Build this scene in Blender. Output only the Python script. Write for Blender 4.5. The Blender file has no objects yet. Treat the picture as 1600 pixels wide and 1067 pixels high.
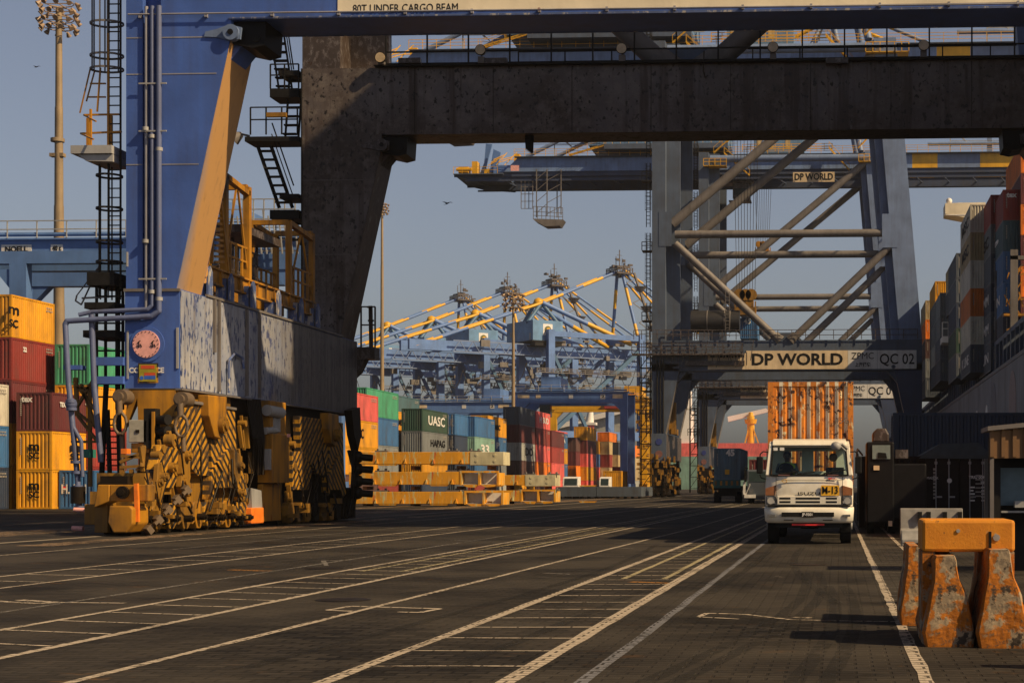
import bpy, math, random
from mathutils import Vector, Matrix
R = math.radians
SC = bpy.context.scene
COL = SC.collection
# ---------------- camera ----------------
F, TH, CXP, CYP, HC = 2554.0, R(2.9), 1180.0, 758.0, 1.6
cam = bpy.data.objects.new("camera", bpy.data.cameras.new("camera"))
COL.objects.link(cam)
cam.location = (0, 0, HC)
cam.rotation_euler = (R(90), 0, TH)
cam.data.sensor_width = 36.0
cam.data.lens = 36.0 * F / 1600.0
cam.data.shift_x = (800 - CXP) / 1600.0
cam.data.shift_y = (CYP - 533.5) / 1600.0
cam.data.clip_start = 0.2
cam.data.clip_end = 6000
SC.camera = cam
# ---------------- world, sun, exposure ----------------
SUNV = Vector((1.1, -0.435, 1.0)).normalized()
SUN_EL = math.asin(SUNV.z)
SUN_AZ = math.atan2(SUNV.x, SUNV.y)
world = bpy.data.worlds.new("World")
SC.world = world
world.use_nodes = True
wt = world.node_tree
for n in list(wt.nodes): wt.nodes.remove(n)
wo = wt.nodes.new("ShaderNodeOutputWorld")
bg = wt.nodes.new("ShaderNodeBackground")
sky = wt.nodes.new("ShaderNodeTexSky")
sky.sky_type = 'NISHITA'
sky.sun_disc = False
sky.sun_elevation = SUN_EL
sky.sun_rotation = SUN_AZ
sky.altitude = 0
sky.air_density = 1.0
sky.dust_density = 3.0
sky.ozone_density = 3.0
hs = wt.nodes.new("ShaderNodeHueSaturation")
hs.inputs['Saturation'].default_value = 0.75
hs.inputs['Value'].default_value = 1.0
tint = wt.nodes.new("ShaderNodeMix"); tint.data_type = 'RGBA'; tint.blend_type = 'MULTIPLY'
tint.inputs[0].default_value = 1.0
tint.inputs[7].default_value = (1.03, 0.96, 0.94, 1)
bg.inputs['Strength'].default_value = 0.088
wt.links.new(sky.outputs[0], hs.inputs['Color'])
wt.links.new(hs.outputs[0], tint.inputs[6])
stc = wt.nodes.new("ShaderNodeTexCoord"); ssx = wt.nodes.new("ShaderNodeSeparateXYZ"); wt.links.new(stc.outputs['Generated'], ssx.inputs[0])
sr = wt.nodes.new("ShaderNodeValToRGB"); el = sr.color_ramp.elements          # dusty bright horizon band, deeper sky overhead
el[0].position = 0.0; el[0].color = (1, 1, 1, 1); el[1].position = 1.0; el[1].color = (.22, .22, .24, 1)
e1 = el.new(.30); e1.color = (.86, .87, .90, 1)
e2 = el.new(.60); e2.color = (.30, .30, .33, 1)
wt.links.new(ssx.outputs[2], sr.inputs[0])
dim_ = wt.nodes.new("ShaderNodeMix"); dim_.data_type = 'RGBA'; dim_.blend_type = 'MULTIPLY'; dim_.inputs[0].default_value = 1.0
wt.links.new(tint.outputs[2], dim_.inputs[6]); wt.links.new(sr.outputs[0], dim_.inputs[7])
wt.links.new(dim_.outputs[2], bg.inputs['Color'])
wt.links.new(bg.outputs[0], wo.inputs['Surface'])
sl = bpy.data.lights.new("sun", 'SUN')
sl.energy = 5.0
sl.angle = R(0.5)
sl.color = (1.0, 0.74, 0.42)
so = bpy.data.objects.new("sun", sl)
COL.objects.link(so)
so.location = (60, -30, 80)
so.rotation_euler = SUNV.to_track_quat('Z', 'Y').to_euler()
vs = SC.view_settings
SC.display_settings.display_device = 'sRGB'
vs.view_transform = 'Standard'
vs.look = 'None'
vs.exposure = 0.2
vs.gamma = 1.0
vs.use_curve_mapping = False
SC.cycles.max_bounces = 5
SC.cycles.use_denoising = True

# ---------------- helpers ----------------
def at(px, py, Y):
    u = (px - CXP) / F
    t = Y / (math.cos(TH) + math.sin(TH) * u)
    return Vector((t * (-math.sin(TH) + math.cos(TH) * u), Y, HC + t * (CYP - py) / F))
def xa(px, Y): return at(px, 0, Y).x
def za(px, py, Y): return at(px, py, Y).z
def gp(px, py):
    t = HC * F / (py - CYP); u = (px - CXP) / F
    return Vector((t * (-math.sin(TH) + math.cos(TH) * u), t * (math.cos(TH) + math.sin(TH) * u), 0))

MATS = {}
def mat(name):
    m = bpy.data.materials.new(name); m.use_nodes = True
    MATS[name] = m
    nt = m.node_tree
    b = nt.nodes['Principled BSDF']
    return m, nt, b
def noise(nt, co, scale, detail=4, rough=.55, mapping=None):
    n = nt.nodes.new('ShaderNodeTexNoise'); n.inputs['Scale'].default_value = scale
    n.inputs['Detail'].default_value = detail; n.inputs['Roughness'].default_value = rough
    if mapping:
        mp = nt.nodes.new('ShaderNodeMapping'); mp.inputs['Scale'].default_value = mapping
        nt.links.new(co, mp.inputs['Vector']); co = mp.outputs[0]
    nt.links.new(co, n.inputs['Vector'])
    return n.outputs['Fac']
def ramp(nt, fac, a, b, ca=(0,0,0,1), cb=(1,1,1,1)):
    r = nt.nodes.new('ShaderNodeValToRGB')
    r.color_ramp.elements[0].position = a; r.color_ramp.elements[0].color = ca
    r.color_ramp.elements[1].position = b; r.color_ramp.elements[1].color = cb
    nt.links.new(fac, r.inputs[0]); return r.outputs[0]
def mix(nt, fac, a, b, mode='MIX'):
    n = nt.nodes.new('ShaderNodeMix'); n.data_type = 'RGBA'; n.blend_type = mode
    for i, v in ((0, fac), (6, a), (7, b)):
        if isinstance(v, (int, float)): n.inputs[i].default_value = v
        elif isinstance(v, tuple): n.inputs[i].default_value = v if len(v) == 4 else (*v, 1)
        else: nt.links.new(v, n.inputs[i])
    return n.outputs[2]
def math_(nt, op, a, b=0.0, c=0.0):
    n = nt.nodes.new('ShaderNodeMath'); n.operation = op
    for i, v in enumerate((a, b, c)):
        if isinstance(v, (int, float)): n.inputs[i].default_value = v
        else: nt.links.new(v, n.inputs[i])
    return n.outputs[0]
def paint(name, col, rust=0.25, dirt=0.4, rough=0.5, rcol=(0.16, 0.055, 0.018), dcol=(0.05, 0.04, 0.032),
          sc=1.0, worn=0.0, wcol=(0.35, 0.36, 0.38), rs=1.0, rstretch=0.45, vary=0.0, metal=0.0):
    """painted steel: chalky tone changes, vertical dirt runs, rust blooms, bare/worn patches"""
    m, nt, b = mat(name)
    tc = nt.nodes.new('ShaderNodeTexCoord'); co = tc.outputs['Object']
    big = noise(nt, co, 0.35 * sc, 3)
    c = mix(nt, ramp(nt, big, .3, .7), tuple(x * .78 for x in col), tuple(min(1, x * 1.14) for x in col))
    if vary:
        oi = nt.nodes.new('ShaderNodeObjectInfo')
        v = math_(nt, 'MULTIPLY_ADD', oi.outputs['Random'], vary, 1 - vary / 2)
        hv = nt.nodes.new('ShaderNodeHueSaturation'); nt.links.new(v, hv.inputs['Value']); nt.links.new(c, hv.inputs['Color'])
        c = hv.outputs[0]
    if worn:
        w = noise(nt, co, 3.2 * sc, 9, .72, (1, 1, rstretch))
        c = mix(nt, ramp(nt, w, .62 - worn * .25, .66 - worn * .2), c, wcol)
    if dirt:
        d = noise(nt, co, 2.2 * sc, 5, .6, (1, 1, .09))
        d2 = noise(nt, co, .8 * sc, 4)
        dm = math_(nt, 'MULTIPLY', math_(nt, 'MULTIPLY', ramp(nt, d, .38, .75), ramp(nt, d2, .25, .7)), dirt * 1.5)
        c = mix(nt, dm, c, dcol)
    if rust:
        r1 = noise(nt, co, 2.6 * sc * rs, 8, .7, (1, 1, rstretch))
        rm = ramp(nt, r1, .72 - rust * .26, .76 - rust * .18)
        r2 = noise(nt, co, 9 * sc, 3)
        rc = mix(nt, r2, rcol, tuple(x * 2.0 for x in rcol))
        c = mix(nt, rm, c, rc)
        rr = mix(nt, rm, (rough,) * 3, (.9,) * 3)
        nt.links.new(rr, b.inputs['Roughness'])
    else:
        b.inputs['Roughness'].default_value = rough
    b.inputs['Metallic'].default_value = metal
    nt.links.new(c, b.inputs['Base Color'])
    bp = nt.nodes.new('ShaderNodeBump'); bp.inputs['Strength'].default_value = .25; bp.inputs['Distance'].default_value = .02
    hgt = noise(nt, co, 6 * sc, 5)
    if vary: hgt = math_(nt, 'ADD', math_(nt, 'MULTIPLY', noise(nt, co, 1.1, 2), 5.0), hgt)
    nt.links.new(hgt, bp.inputs['Height']); nt.links.new(bp.outputs[0], b.inputs['Normal'])
    return m
def plain(name, col, rough=.6, metal=0.0, emit=None):
    m, nt, b = mat(name)
    if max(col) < .06: b.inputs['Specular IOR Level'].default_value = .15
    tc = nt.nodes.new('ShaderNodeTexCoord')
    n = noise(nt, tc.outputs['Object'], 4, 5)
    nt.links.new(mix(nt, ramp(nt, n, .3, .75), tuple(x * .75 for x in col), tuple(min(1, x * 1.15) for x in col)), b.inputs['Base Color'])
    b.inputs['Roughness'].default_value = rough; b.inputs['Metallic'].default_value = metal
    return m

SPLIT = {'back_panel', 'sill_rib', 'support_post', 'link_plate', 'hydraulic_hose', 'girder_gear', 'side_post', 'bracket_plate', 'boom_segment', 'pipe_clamp', 'twist_lock', 'knee_gusset', 'weld_seam', 'control_panel', 'bogie_end', 'permit_sticker', 'inspection_tag', 'foot', 'hull_seam', 'house_panel', 'air_intake', 'headlight', 'edge_guard', 'cross_beam', 'fender_recess', 'tail_lamp', 'window_row', 'wiper_cowl', 'hoist_rope', 'leg_pipe'}
class MB:
    def __init__(s): s.v = []; s.f = []; s.sm = []; s.mi = []; s.cur = 0
    def add(s, vs, fs, sm=False):
        o = len(s.v); s.v += [tuple(v) for v in vs]
        for f in fs: s.f.append(tuple(o + i for i in f)); s.sm.append(sm); s.mi.append(s.cur)
        return s
    def box(s, x0, x1, y0, y1, z0, z1):
        x0, x1 = min(x0, x1), max(x0, x1); y0, y1 = min(y0, y1), max(y0, y1); z0, z1 = min(z0, z1), max(z0, z1)
        return s.add([(x0,y0,z0),(x1,y0,z0),(x1,y1,z0),(x0,y1,z0),(x0,y0,z1),(x1,y0,z1),(x1,y1,z1),(x0,y1,z1)],
              [(0,3,2,1),(4,5,6,7),(0,1,5,4),(1,2,6,5),(2,3,7,6),(3,0,4,7)])
    def _fr(s, p, q, up=None):
        p, q = Vector(p), Vector(q); d = (q - p).normalized()
        u = Vector(up) if up else (Vector((0, 0, 1)) if abs(d.z) < .95 else Vector((0, 1, 0)))
        a = d.cross(u).normalized(); b = a.cross(d).normalized()
        return p, q, a, b
    def bar(s, p, q, w, h=None, up=None):
        h = h or w; p, q, a, b = s._fr(p, q, up)
        vs = [c + a * (sx * w / 2) + b * (sy * h / 2) for c in (p, q) for sx, sy in ((-1,-1),(1,-1),(1,1),(-1,1))]
        return s.add(vs, [(0,1,2,3),(7,6,5,4),(4,5,1,0),(5,6,2,1),(6,7,3,2),(7,4,0,3)])
    def tube(s, p, q, r, n=8, r2=None, caps=True):
        r2 = r if r2 is None else r2; p, q, a, b = s._fr(p, q)
        A = [p + (a * math.cos(t) + b * math.sin(t)) * r for t in (2 * math.pi * i / n for i in range(n))]
        B = [q + (a * math.cos(t) + b * math.sin(t)) * r2 for t in (2 * math.pi * i / n for i in range(n))]
        s.add(A + B, [(i, (i + 1) % n, n + (i + 1) % n, n + i) for i in range(n)], True)
        if caps:
            s.add(A, [tuple(reversed(range(n)))]); s.add(B, [tuple(range(n))])
        return s
    def path(s, pts, r, n=8, close=False):
        pts = [Vector(p) for p in pts]
        if close: pts.append(pts[0])
        for i in range(len(pts) - 1):
            s.tube(pts[i], pts[i + 1], r, n)
            if i and r > .04: s.ball(pts[i], r * 1.01, n)
        return s
    def ball(s, c, r, n=8, sz=1.0):
        c = Vector(c); m = max(4, n // 2); vs = [c + Vector((0, 0, r * sz))]
        for j in range(1, m):
            ph = math.pi * j / m
            for i in range(n):
                th = 2 * math.pi * i / n
                vs.append(c + Vector((math.sin(ph) * math.cos(th) * r, math.sin(ph) * math.sin(th) * r, math.cos(ph) * r * sz)))
        vs.append(c - Vector((0, 0, r * sz))); fs = []
        for i in range(n): fs.append((0, 1 + i, 1 + (i + 1) % n))
        for j in range(m - 2):
            for i in range(n):
                a = 1 + j * n + i; b = 1 + j * n + (i + 1) % n
                fs.append((a, a + n, b + n, b))
        L = len(vs) - 1; o = 1 + (m - 2) * n
        for i in range(n): fs.append((L, o + (i + 1) % n, o + i))
        return s.add(vs, fs, True)
    def prism(s, poly, axis, a, b):
        """poly in the two other axes, (y,z) for x, (x,z) for y, (x,y) for z"""
        def P(u, v, w): return {'x': (w, u, v), 'y': (u, w, v), 'z': (u, v, w)}[axis]
        n = len(poly)
        vs = [P(u, v, a) for u, v in poly] + [P(u, v, b) for u, v in poly]
        ar = sum(poly[i][0] * poly[(i + 1) % n][1] - poly[(i + 1) % n][0] * poly[i][1] for i in range(n))
        fs = [tuple(reversed(range(n))), tuple(range(n, 2 * n))] + [(i, (i + 1) % n, n + (i + 1) % n, n + i) for i in range(n)]
        flip = (ar < 0) ^ (axis == 'y') ^ (b < a)
        if flip: fs = [tuple(reversed(f)) for f in fs]
        return s.add(vs, fs)
    def pieces(s):
        key = {}; par = list(range(len(s.v)))
        def fd(i):
            while par[i] != i: par[i] = par[par[i]]; i = par[i]
            return i
        for i, v in enumerate(s.v):
            k = tuple(round(c, 3) for c in v)
            if k in key: par[fd(i)] = fd(key[k])
            else: key[k] = i
        for f in s.f:
            for i in f[1:]: par[fd(i)] = fd(f[0])
        out = {}
        for f, sm, mi in zip(s.f, s.sm, s.mi):
            o = out.setdefault(fd(f[0]), (MB(), {})); b, mp = o; g = []
            for i in f:
                if i not in mp: mp[i] = len(b.v); b.v.append(s.v[i])
                g.append(mp[i])
            b.f.append(tuple(g)); b.sm.append(sm); b.mi.append(mi)
        return [b for b, _ in out.values()]
    def build(s, name, m, parent=None, loc=None, local=False, bevel=0, split=None):
        if (split if split is not None else name in SPLIT) and parent is not None:
            os_ = [b.build(name, m, parent, loc, local, bevel, False) for b in s.pieces()]
            return os_[0]
        """world coordinates unless local; with a parent the vertices are stored relative to it"""
        if loc is None: loc = (0, 0, 0)
        me = bpy.data.meshes.new(name)
        off = Vector((0, 0, 0)) if local else (Vector(loc) if parent is None else absloc(parent))
        me.from_pydata([tuple(Vector(v) - off) for v in s.v], [], s.f)
        me.polygons.foreach_set('use_smooth', s.sm)
        ms = m if isinstance(m, (list, tuple)) else [m]
        for x in ms: me.materials.append(x if not isinstance(x, str) else MATS[x])
        if len(ms) > 1: me.polygons.foreach_set('material_index', s.mi)
        me.update()
        o = bpy.data.objects.new(name, me); COL.objects.link(o)
        if parent is not None: o.parent = parent
        else: o.location = loc
        if bevel:
            bv = o.modifiers.new('bevel', 'BEVEL'); bv.width = bevel; bv.segments = 2; bv.limit_method = 'ANGLE'
        return o
def absloc(o):
    v = Vector((0, 0, 0))
    while o is not None: v += o.location; o = o.parent
    return v
def tag(o, label=None, cat=None, group=None, kind=None):
    if label: o['label'] = label
    if cat: o['category'] = cat
    if group: o['group'] = group
    if kind: o['kind'] = kind
    return o
def empty(name, loc, label=None, cat=None, group=None, rz=0):
    o = bpy.data.objects.new(name, None); COL.objects.link(o); o.location = loc; o.rotation_euler = (0, 0, rz)
    o.empty_display_size = .3
    return tag(o, label, cat, group)
def copy_tree(o, parent=None):
    c = o.copy(); COL.objects.link(c)
    if parent is not None: c.parent = parent
    for ch in list(o.children): copy_tree(ch, c)
    return c
FACE = {'-y': (R(90), 0, 0), '+x': (R(90), 0, R(90)), '-x': (R(90), 0, R(-90)), 'up': (0, 0, 0)}
def text(s, parent, loc, h, m, face='-y', w=None, name='lettering', align='CENTER', ext=.004, bold=0.0, local=False):
    """h = cap height; w = total width to squeeze to; loc = centre of the line"""
    cu = bpy.data.curves.new(name, 'FONT'); cu.body = s; cu.align_x = align; cu.align_y = 'CENTER'
    cu.size = h / .70; cu.extrude = ext; cu.offset = bold
    cu.resolution_u = 3
    cu.materials.append(MATS[m] if isinstance(m, str) else m)
    tmp = bpy.data.objects.new(name, cu); COL.objects.link(tmp)
    bpy.context.view_layer.update()
    me = bpy.data.meshes.new_from_object(tmp.evaluated_get(bpy.context.evaluated_depsgraph_get()))
    bpy.data.objects.remove(tmp)
    me.name = name
    o = bpy.data.objects.new(name, me); COL.objects.link(o); o.parent = parent
    if not len(me.materials): me.materials.append(MATS[m] if isinstance(m, str) else m)
    o.rotation_euler = FACE[face]
    o.location = Vector(loc) - (Vector((0, 0, 0)) if local else absloc(parent))
    if w:
        d = max(v.co.x for v in me.vertices) - min(v.co.x for v in me.vertices)
        if d > 0: o.scale.x = w / d
    return o
def railing(mb, pts, h=1.1, sp=1.6, r=.03, mids=(.55,), toe=False):
    for a, b in zip(pts[:-1], pts[1:]):
        a, b = Vector(a), Vector(b); L = (b - a).length; n = max(1, round(L / sp))
        for i in range(n + 1):
            p = a.lerp(b, i / n); mb.bar(p, p + Vector((0, 0, h)), r * 2)
        for k in (h,) + tuple(m * h for m in mids): mb.bar(a + Vector((0, 0, k)), b + Vector((0, 0, k)), r * 1.8)
        if toe: mb.bar(a + Vector((0, 0, .08)), b + Vector((0, 0, .08)), .03, .16)
def ladder(mb, x, y, z0, z1, w=.5, r=.03, step=.35, cage=True, cr=.45, ang=0.0, side=-1, hoop=1.0):
    """caged vertical ladder; rungs along the direction ang; hoops bulge to side"""
    dx, dy = math.cos(ang), math.sin(ang); nx, ny = -dy * side, dx * side
    for s_ in (-1, 1): mb.bar((x + dx * w / 2 * s_, y + dy * w / 2 * s_, z0), (x + dx * w / 2 * s_, y + dy * w / 2 * s_, z1), r * 2)
    z = z0 + step
    while z < z1:
        mb.bar((x - dx * w / 2, y - dy * w / 2, z), (x + dx * w / 2, y + dy * w / 2, z), r * 1.4); z += step
    if cage:
        N = 7; z = z0 + 2.2; ring = []
        for i in range(N):
            t = math.pi * (i / (N - 1)); a = math.cos(t) * cr; b = math.sin(t) * cr * 1.7
            ring.append((x + dx * a + nx * b, y + dy * a + ny * b))
        while z < z1:
            for a, b in zip(ring[:-1], ring[1:]): mb.bar((*a, z), (*b, z), .02, .06)
            z += hoop
        for i in range(0, N, 1): mb.bar((*ring[i], z0 + 2.2), (*ring[i], z1), .03)
def stair(mb, p, q, w=.8, n=10, wdir=(1, 0, 0), rail=True):
    p, q, W = Vector(p), Vector(q), Vector(wdir).normalized() * w / 2
    for s_ in (-1, 1):
        mb.bar(p + W * s_, q + W * s_, .05, .2)
        if rail:
            mb.bar(p + W * s_ + Vector((0,0,1)), q + W * s_ + Vector((0,0,1)), .05)
            for i in (0, .5, 1):
                c = p.lerp(q, i) + W * s_; mb.bar(c, c + Vector((0,0,1)), .045)
    for i in range(n):
        c = p.lerp(q, (i + .5) / n); mb.box(*sorted((c.x - abs(W.x) - .02, c.x + abs(W.x) + .02)), c.y - abs(W.y) - .12, c.y + abs(W.y) + .12, c.z - .02, c.z + .03)
ORD = ['zeroth', 'first', 'second', 'third', 'fourth', 'fifth', 'sixth', 'seventh', 'eighth', 'ninth', 'tenth']

# ---------------- materials ----------------
BLUE = (0.055, 0.105, 0.30)
paint('crane_blue', (0.06, 0.13, 0.44), rust=.06, dirt=.35, rough=.45)
paint('crane_blue_worn', (0.085, 0.13, 0.30), rust=.12, dirt=.5, worn=.35, wcol=(.42, .40, .38), sc=1.3)
paint('leg_tan', (0.52, 0.27, 0.07), rust=.12, dirt=.45, rough=.5, dcol=(.16, .15, .17))
paint('dark_steel', (0.062, 0.048, 0.042), rust=.50, dirt=.75, rough=.42, rcol=(.030, .012, .005), dcol=(.035, .018, .008), sc=1.5, worn=.42, wcol=(.15, .13, .13), rs=1.6, rstretch=.6)
paint('crane_grey', (0.070, 0.098, 0.155), rust=.10, dirt=.55, rough=.6, dcol=(.05, .045, .04))
paint('crane_grey_light', (0.15, 0.215, 0.37), rust=.08, dirt=.35, rough=.55)
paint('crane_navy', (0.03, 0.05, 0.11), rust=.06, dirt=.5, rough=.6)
paint('tube_tan', (0.165, 0.148, 0.14), rust=.2, dirt=.5, rough=.6)
paint('yellow', (0.46, 0.205, 0.009), rust=.42, dirt=1.1, rough=.5, dcol=(.05, .035, .02))
paint('yellow_grimy', (0.30, 0.145, 0.010), rust=.36, dirt=.95, rough=.6, dcol=(.03, .022, .014), rcol=(.09, .04, .012))
paint('yellow_clean', (0.72, 0.38, 0.012), rust=.05, dirt=.2, rough=.45)
paint('orange_rust', (0.80, 0.36, 0.015), rust=.58, dirt=.35, rough=.7, rcol=(.34, .075, .012), sc=.9, worn=.35, wcol=(.55, .54, .28), rstretch=.16)
paint('beam_white', (0.84, 0.74, 0.55), rust=.02, dirt=.12, rough=.5, dcol=(.35, .25, .14))
paint('sign_beige', (0.74, 0.58, 0.38), rust=.05, dirt=.35, rough=.6, dcol=(.25, .17, .09))
paint('sign_white', (0.72, 0.70, 0.66), rust=.05, dirt=.35, rough=.6, dcol=(.22, .18, .14))
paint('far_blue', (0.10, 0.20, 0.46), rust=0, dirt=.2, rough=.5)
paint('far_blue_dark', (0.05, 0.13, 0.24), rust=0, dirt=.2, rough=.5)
paint('far_house', (0.12, 0.26, 0.46), rust=0, dirt=.15, rough=.5)
paint('pipe_grey', (0.30, 0.30, 0.34), rust=.2, dirt=.4, rough=.5)
paint('galv', (0.36, 0.36, 0.36), rust=.15, dirt=.4, rough=.55)
paint('mast', (0.30, 0.22, 0.13), rust=.2, dirt=.4, rough=.6)
paint('tank_black', (0.02, 0.02, 0.022), rust=.1, dirt=.3, rough=.5)
plain('black_metal', (0.016, 0.015, 0.015), .6)
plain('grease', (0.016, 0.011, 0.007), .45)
plain('near_black', (0.010, 0.010, 0.012), .5)
plain('letter_black', (0.014, 0.013, 0.013), .6)
plain('letter_white', (0.75, 0.73, 0.70), .6)
plain('letter_blue', (0.03, 0.05, 0.22), .6)
plain('rubber', (0.012, 0.012, 0.012), .8)
plain('pink', (0.85, 0.42, 0.38), .6)
plain('orange_fluo', (0.9, 0.22, 0.02), .5)
plain('red_strip', (0.75, 0.03, 0.03), .4)
plain('concrete', (0.28, 0.27, 0.26), .9)
plain('wire', (0.04, 0.035, 0.03), .6)
plain('lamp_glass', (0.55, 0.42, 0.26), .25)
plain('brass', (0.50, 0.30, 0.08), .4)
plain('bird', (0.02, 0.02, 0.025), .8)
plain('skin', (0.20, 0.10, 0.06), .6)
plain('grey_cloth', (0.25, 0.27, 0.28), .9)
plain('hivis', (0.75, 0.75, 0.03), .7)
plain('chrome', (0.6, 0.6, 0.6), .15, 1.0)
plain('tarp', (0.035, 0.05, 0.06), .7)
plain('wood', (0.17, 0.085, 0.035), .8)
def stripes(name, slope, k=5.6, ca=(0.50, 0.24, .012), cb=(0.022, 0.018, 0.014)):
    m, nt, b = mat(name)
    tc = nt.nodes.new('ShaderNodeTexCoord'); sx = nt.nodes.new('ShaderNodeSeparateXYZ'); nt.links.new(tc.outputs['Object'], sx.inputs[0])
    v = math_(nt, 'FRACT', math_(nt, 'MULTIPLY', math_(nt, 'ADD', math_(nt, 'MULTIPLY', sx.outputs['Y'], slope), sx.outputs['Z']), k / 2))
    st = math_(nt, 'GREATER_THAN', v, .48)
    n = noise(nt, tc.outputs['Object'], 3.5, 6, .65, (1, 1, .4))
    c = mix(nt, st, cb, ca)
    c = mix(nt, ramp(nt, n, .46, .62), c, (.05, .030, .016))
    nt.links.new(c, b.inputs['Base Color']); b.inputs['Roughness'].default_value = .6
stripes('stripe_a', -.78)
stripes('stripe_b', .78)
# inner flange of the front leg: blue grey at the outer edge turning to tan inwards, warm sunlight put into the colour
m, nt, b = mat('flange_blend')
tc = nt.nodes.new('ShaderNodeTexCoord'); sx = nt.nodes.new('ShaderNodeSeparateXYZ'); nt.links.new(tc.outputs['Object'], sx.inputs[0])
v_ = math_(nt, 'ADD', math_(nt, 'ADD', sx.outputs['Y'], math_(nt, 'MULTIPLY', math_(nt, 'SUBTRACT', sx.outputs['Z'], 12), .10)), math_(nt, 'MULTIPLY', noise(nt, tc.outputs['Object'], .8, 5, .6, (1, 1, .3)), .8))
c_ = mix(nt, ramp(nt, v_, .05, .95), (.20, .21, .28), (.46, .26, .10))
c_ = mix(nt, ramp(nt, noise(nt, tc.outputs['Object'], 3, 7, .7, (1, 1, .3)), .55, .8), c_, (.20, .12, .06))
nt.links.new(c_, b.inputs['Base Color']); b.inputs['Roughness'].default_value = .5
# containers: own paints with an individual shade each
CC = dict(red=(0.30, 0.035, 0.028), maroon=(0.13, 0.022, 0.026), pink=(0.78, 0.13, 0.12), yellow=(0.72, 0.33, 0.008), orange=(0.80, 0.20, 0.01),
          blue=(0.035, 0.14, 0.34), navy=(0.018, 0.035, 0.075), teal=(0.05, 0.12, 0.15), green=(0.05, 0.30, 0.17), dgreen=(0.022, 0.06, 0.042),
          grey=(0.20, 0.22, 0.23), lgrey=(0.42, 0.43, 0.40), white=(0.66, 0.62, 0.52), tan=(0.50, 0.38, 0.20), sea=(0.20, 0.36, 0.30), slate=(0.08, 0.10, 0.13), brown=(0.10, 0.045, 0.04), dusty=(0.13, 0.22, 0.30))
for k_, c_ in CC.items():
    paint('cont_' + k_, c_, rust=.22, dirt=.55, rough=.55, vary=.35, sc=.9)
CNAME = dict(red='rust red', maroon='dark maroon', pink='bright pink red', yellow='yellow', orange='orange', blue='blue', navy='navy', teal='dark teal', green='light green',
             dgreen='dark green', grey='grey', lgrey='light grey', white='off white', tan='tan', sea='pale sea green', slate='slate', brown='brown', dusty='dusty blue')
paint('cont_rusty', (0.80, 0.27, 0.015), rust=.46, dirt=.3, rough=.65, rcol=(.12, .028, .008), worn=.42, wcol=(.74, .62, .36), sc=1.5, rs=.8)
paint('cont_rusty_end', (0.62, 0.20, 0.016), rust=.52, dirt=.3, rough=.65, rcol=(.10, .022, .007), worn=.15, wcol=(.72,.62,.38), sc=1.5, rs=.8)
plain('cont_black', (.018, .012, .011), .6)
paint('cont_rusty_white', (0.66, 0.62, 0.50), rust=.44, dirt=.4, rough=.65, rcol=(.22, .06, .01), sc=1.3)

# the rusted end of the box on the truck: cream ribs between orange ones
m_ = MATS['cont_rusty_end']; nt_ = m_.node_tree; b_ = nt_.nodes['Principled BSDF']
lk = [l for l in nt_.links if l.to_socket == b_.inputs['Base Color']][0].from_socket
tc_ = nt_.nodes.new('ShaderNodeTexCoord'); sx_ = nt_.nodes.new('ShaderNodeSeparateXYZ'); nt_.links.new(tc_.outputs['Object'], sx_.inputs[0])
pt_ = 2.12 / 8
fr_ = math_(nt_, 'FRACT', math_(nt_, 'DIVIDE', math_(nt_, 'ADD', sx_.outputs['X'], 1.06 + pt_ * 4), pt_))
bd_ = math_(nt_, 'MULTIPLY', math_(nt_, 'GREATER_THAN', fr_, .62), math_(nt_, 'LESS_THAN', math_(nt_, 'ABSOLUTE', sx_.outputs['X']), 1.06))
ns_ = noise(nt_, tc_.outputs['Object'], 2.2, 6, .7, (1, 1, .35))
bd_ = math_(nt_, 'MULTIPLY', bd_, ramp(nt_, ns_, .52, .56, (1,1,1,1), (0,0,0,1)))
sp_ = noise(nt_, tc_.outputs['Object'], 5.0, 5, .62)
bf_ = noise(nt_, tc_.outputs['Object'], .9, 2)
cc_ = mix(nt_, bd_, lk, (.70, .64, .50))
cc_ = mix(nt_, math_(nt_, 'MULTIPLY', ramp(nt_, sp_, .53, .57), ramp(nt_, bf_, .42, .52)), cc_, (.045, .016, .010))
nt_.links.new(cc_, b_.inputs['Base Color'])

def old_plate():
    m, nt, b = mat('old_plate')
    tc = nt.nodes.new('ShaderNodeTexCoord'); co = tc.outputs['Object']
    big = noise(nt, co, .22, 4, .6); mid = noise(nt, co, 1.6, 9, .72); pit = noise(nt, co, 5.5, 6, .6, (1, 1, .7)); run = noise(nt, co, 1.7, 6, .65, (1, 1, .05)); fine = noise(nt, co, 16, 5, .7)
    c = mix(nt, ramp(nt, big, .40, .62), (.055, .036, .025), (.125, .108, .108))
    c = mix(nt, math_(nt, 'MULTIPLY', ramp(nt, mid, .47, .62), .6), c, (.19, .165, .155))
    c = mix(nt, math_(nt, 'MULTIPLY', ramp(nt, run, .52, .64), .75), c, (.035, .017, .009))
    c = mix(nt, ramp(nt, pit, .58, .63), c, (.012, .008, .006))
    c = mix(nt, math_(nt, 'MULTIPLY', ramp(nt, fine, .55, .7), .5), c, (.03, .02, .015))
    nt.links.new(c, b.inputs['Base Color'])
    nt.links.new(ramp(nt, mid, .3, .7, (.35,) * 3 + (1,), (.7,) * 3 + (1,)), b.inputs['Roughness'])
    bp = nt.nodes.new('ShaderNodeBump'); bp.inputs['Strength'].default_value = .5; bp.inputs['Distance'].default_value = .03
    nt.links.new(math_(nt, 'ADD', math_(nt, 'MULTIPLY', pit, -1.0), noise(nt, co, .6, 2)), bp.inputs['Height']); nt.links.new(bp.outputs[0], b.inputs['Normal'])
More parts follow.
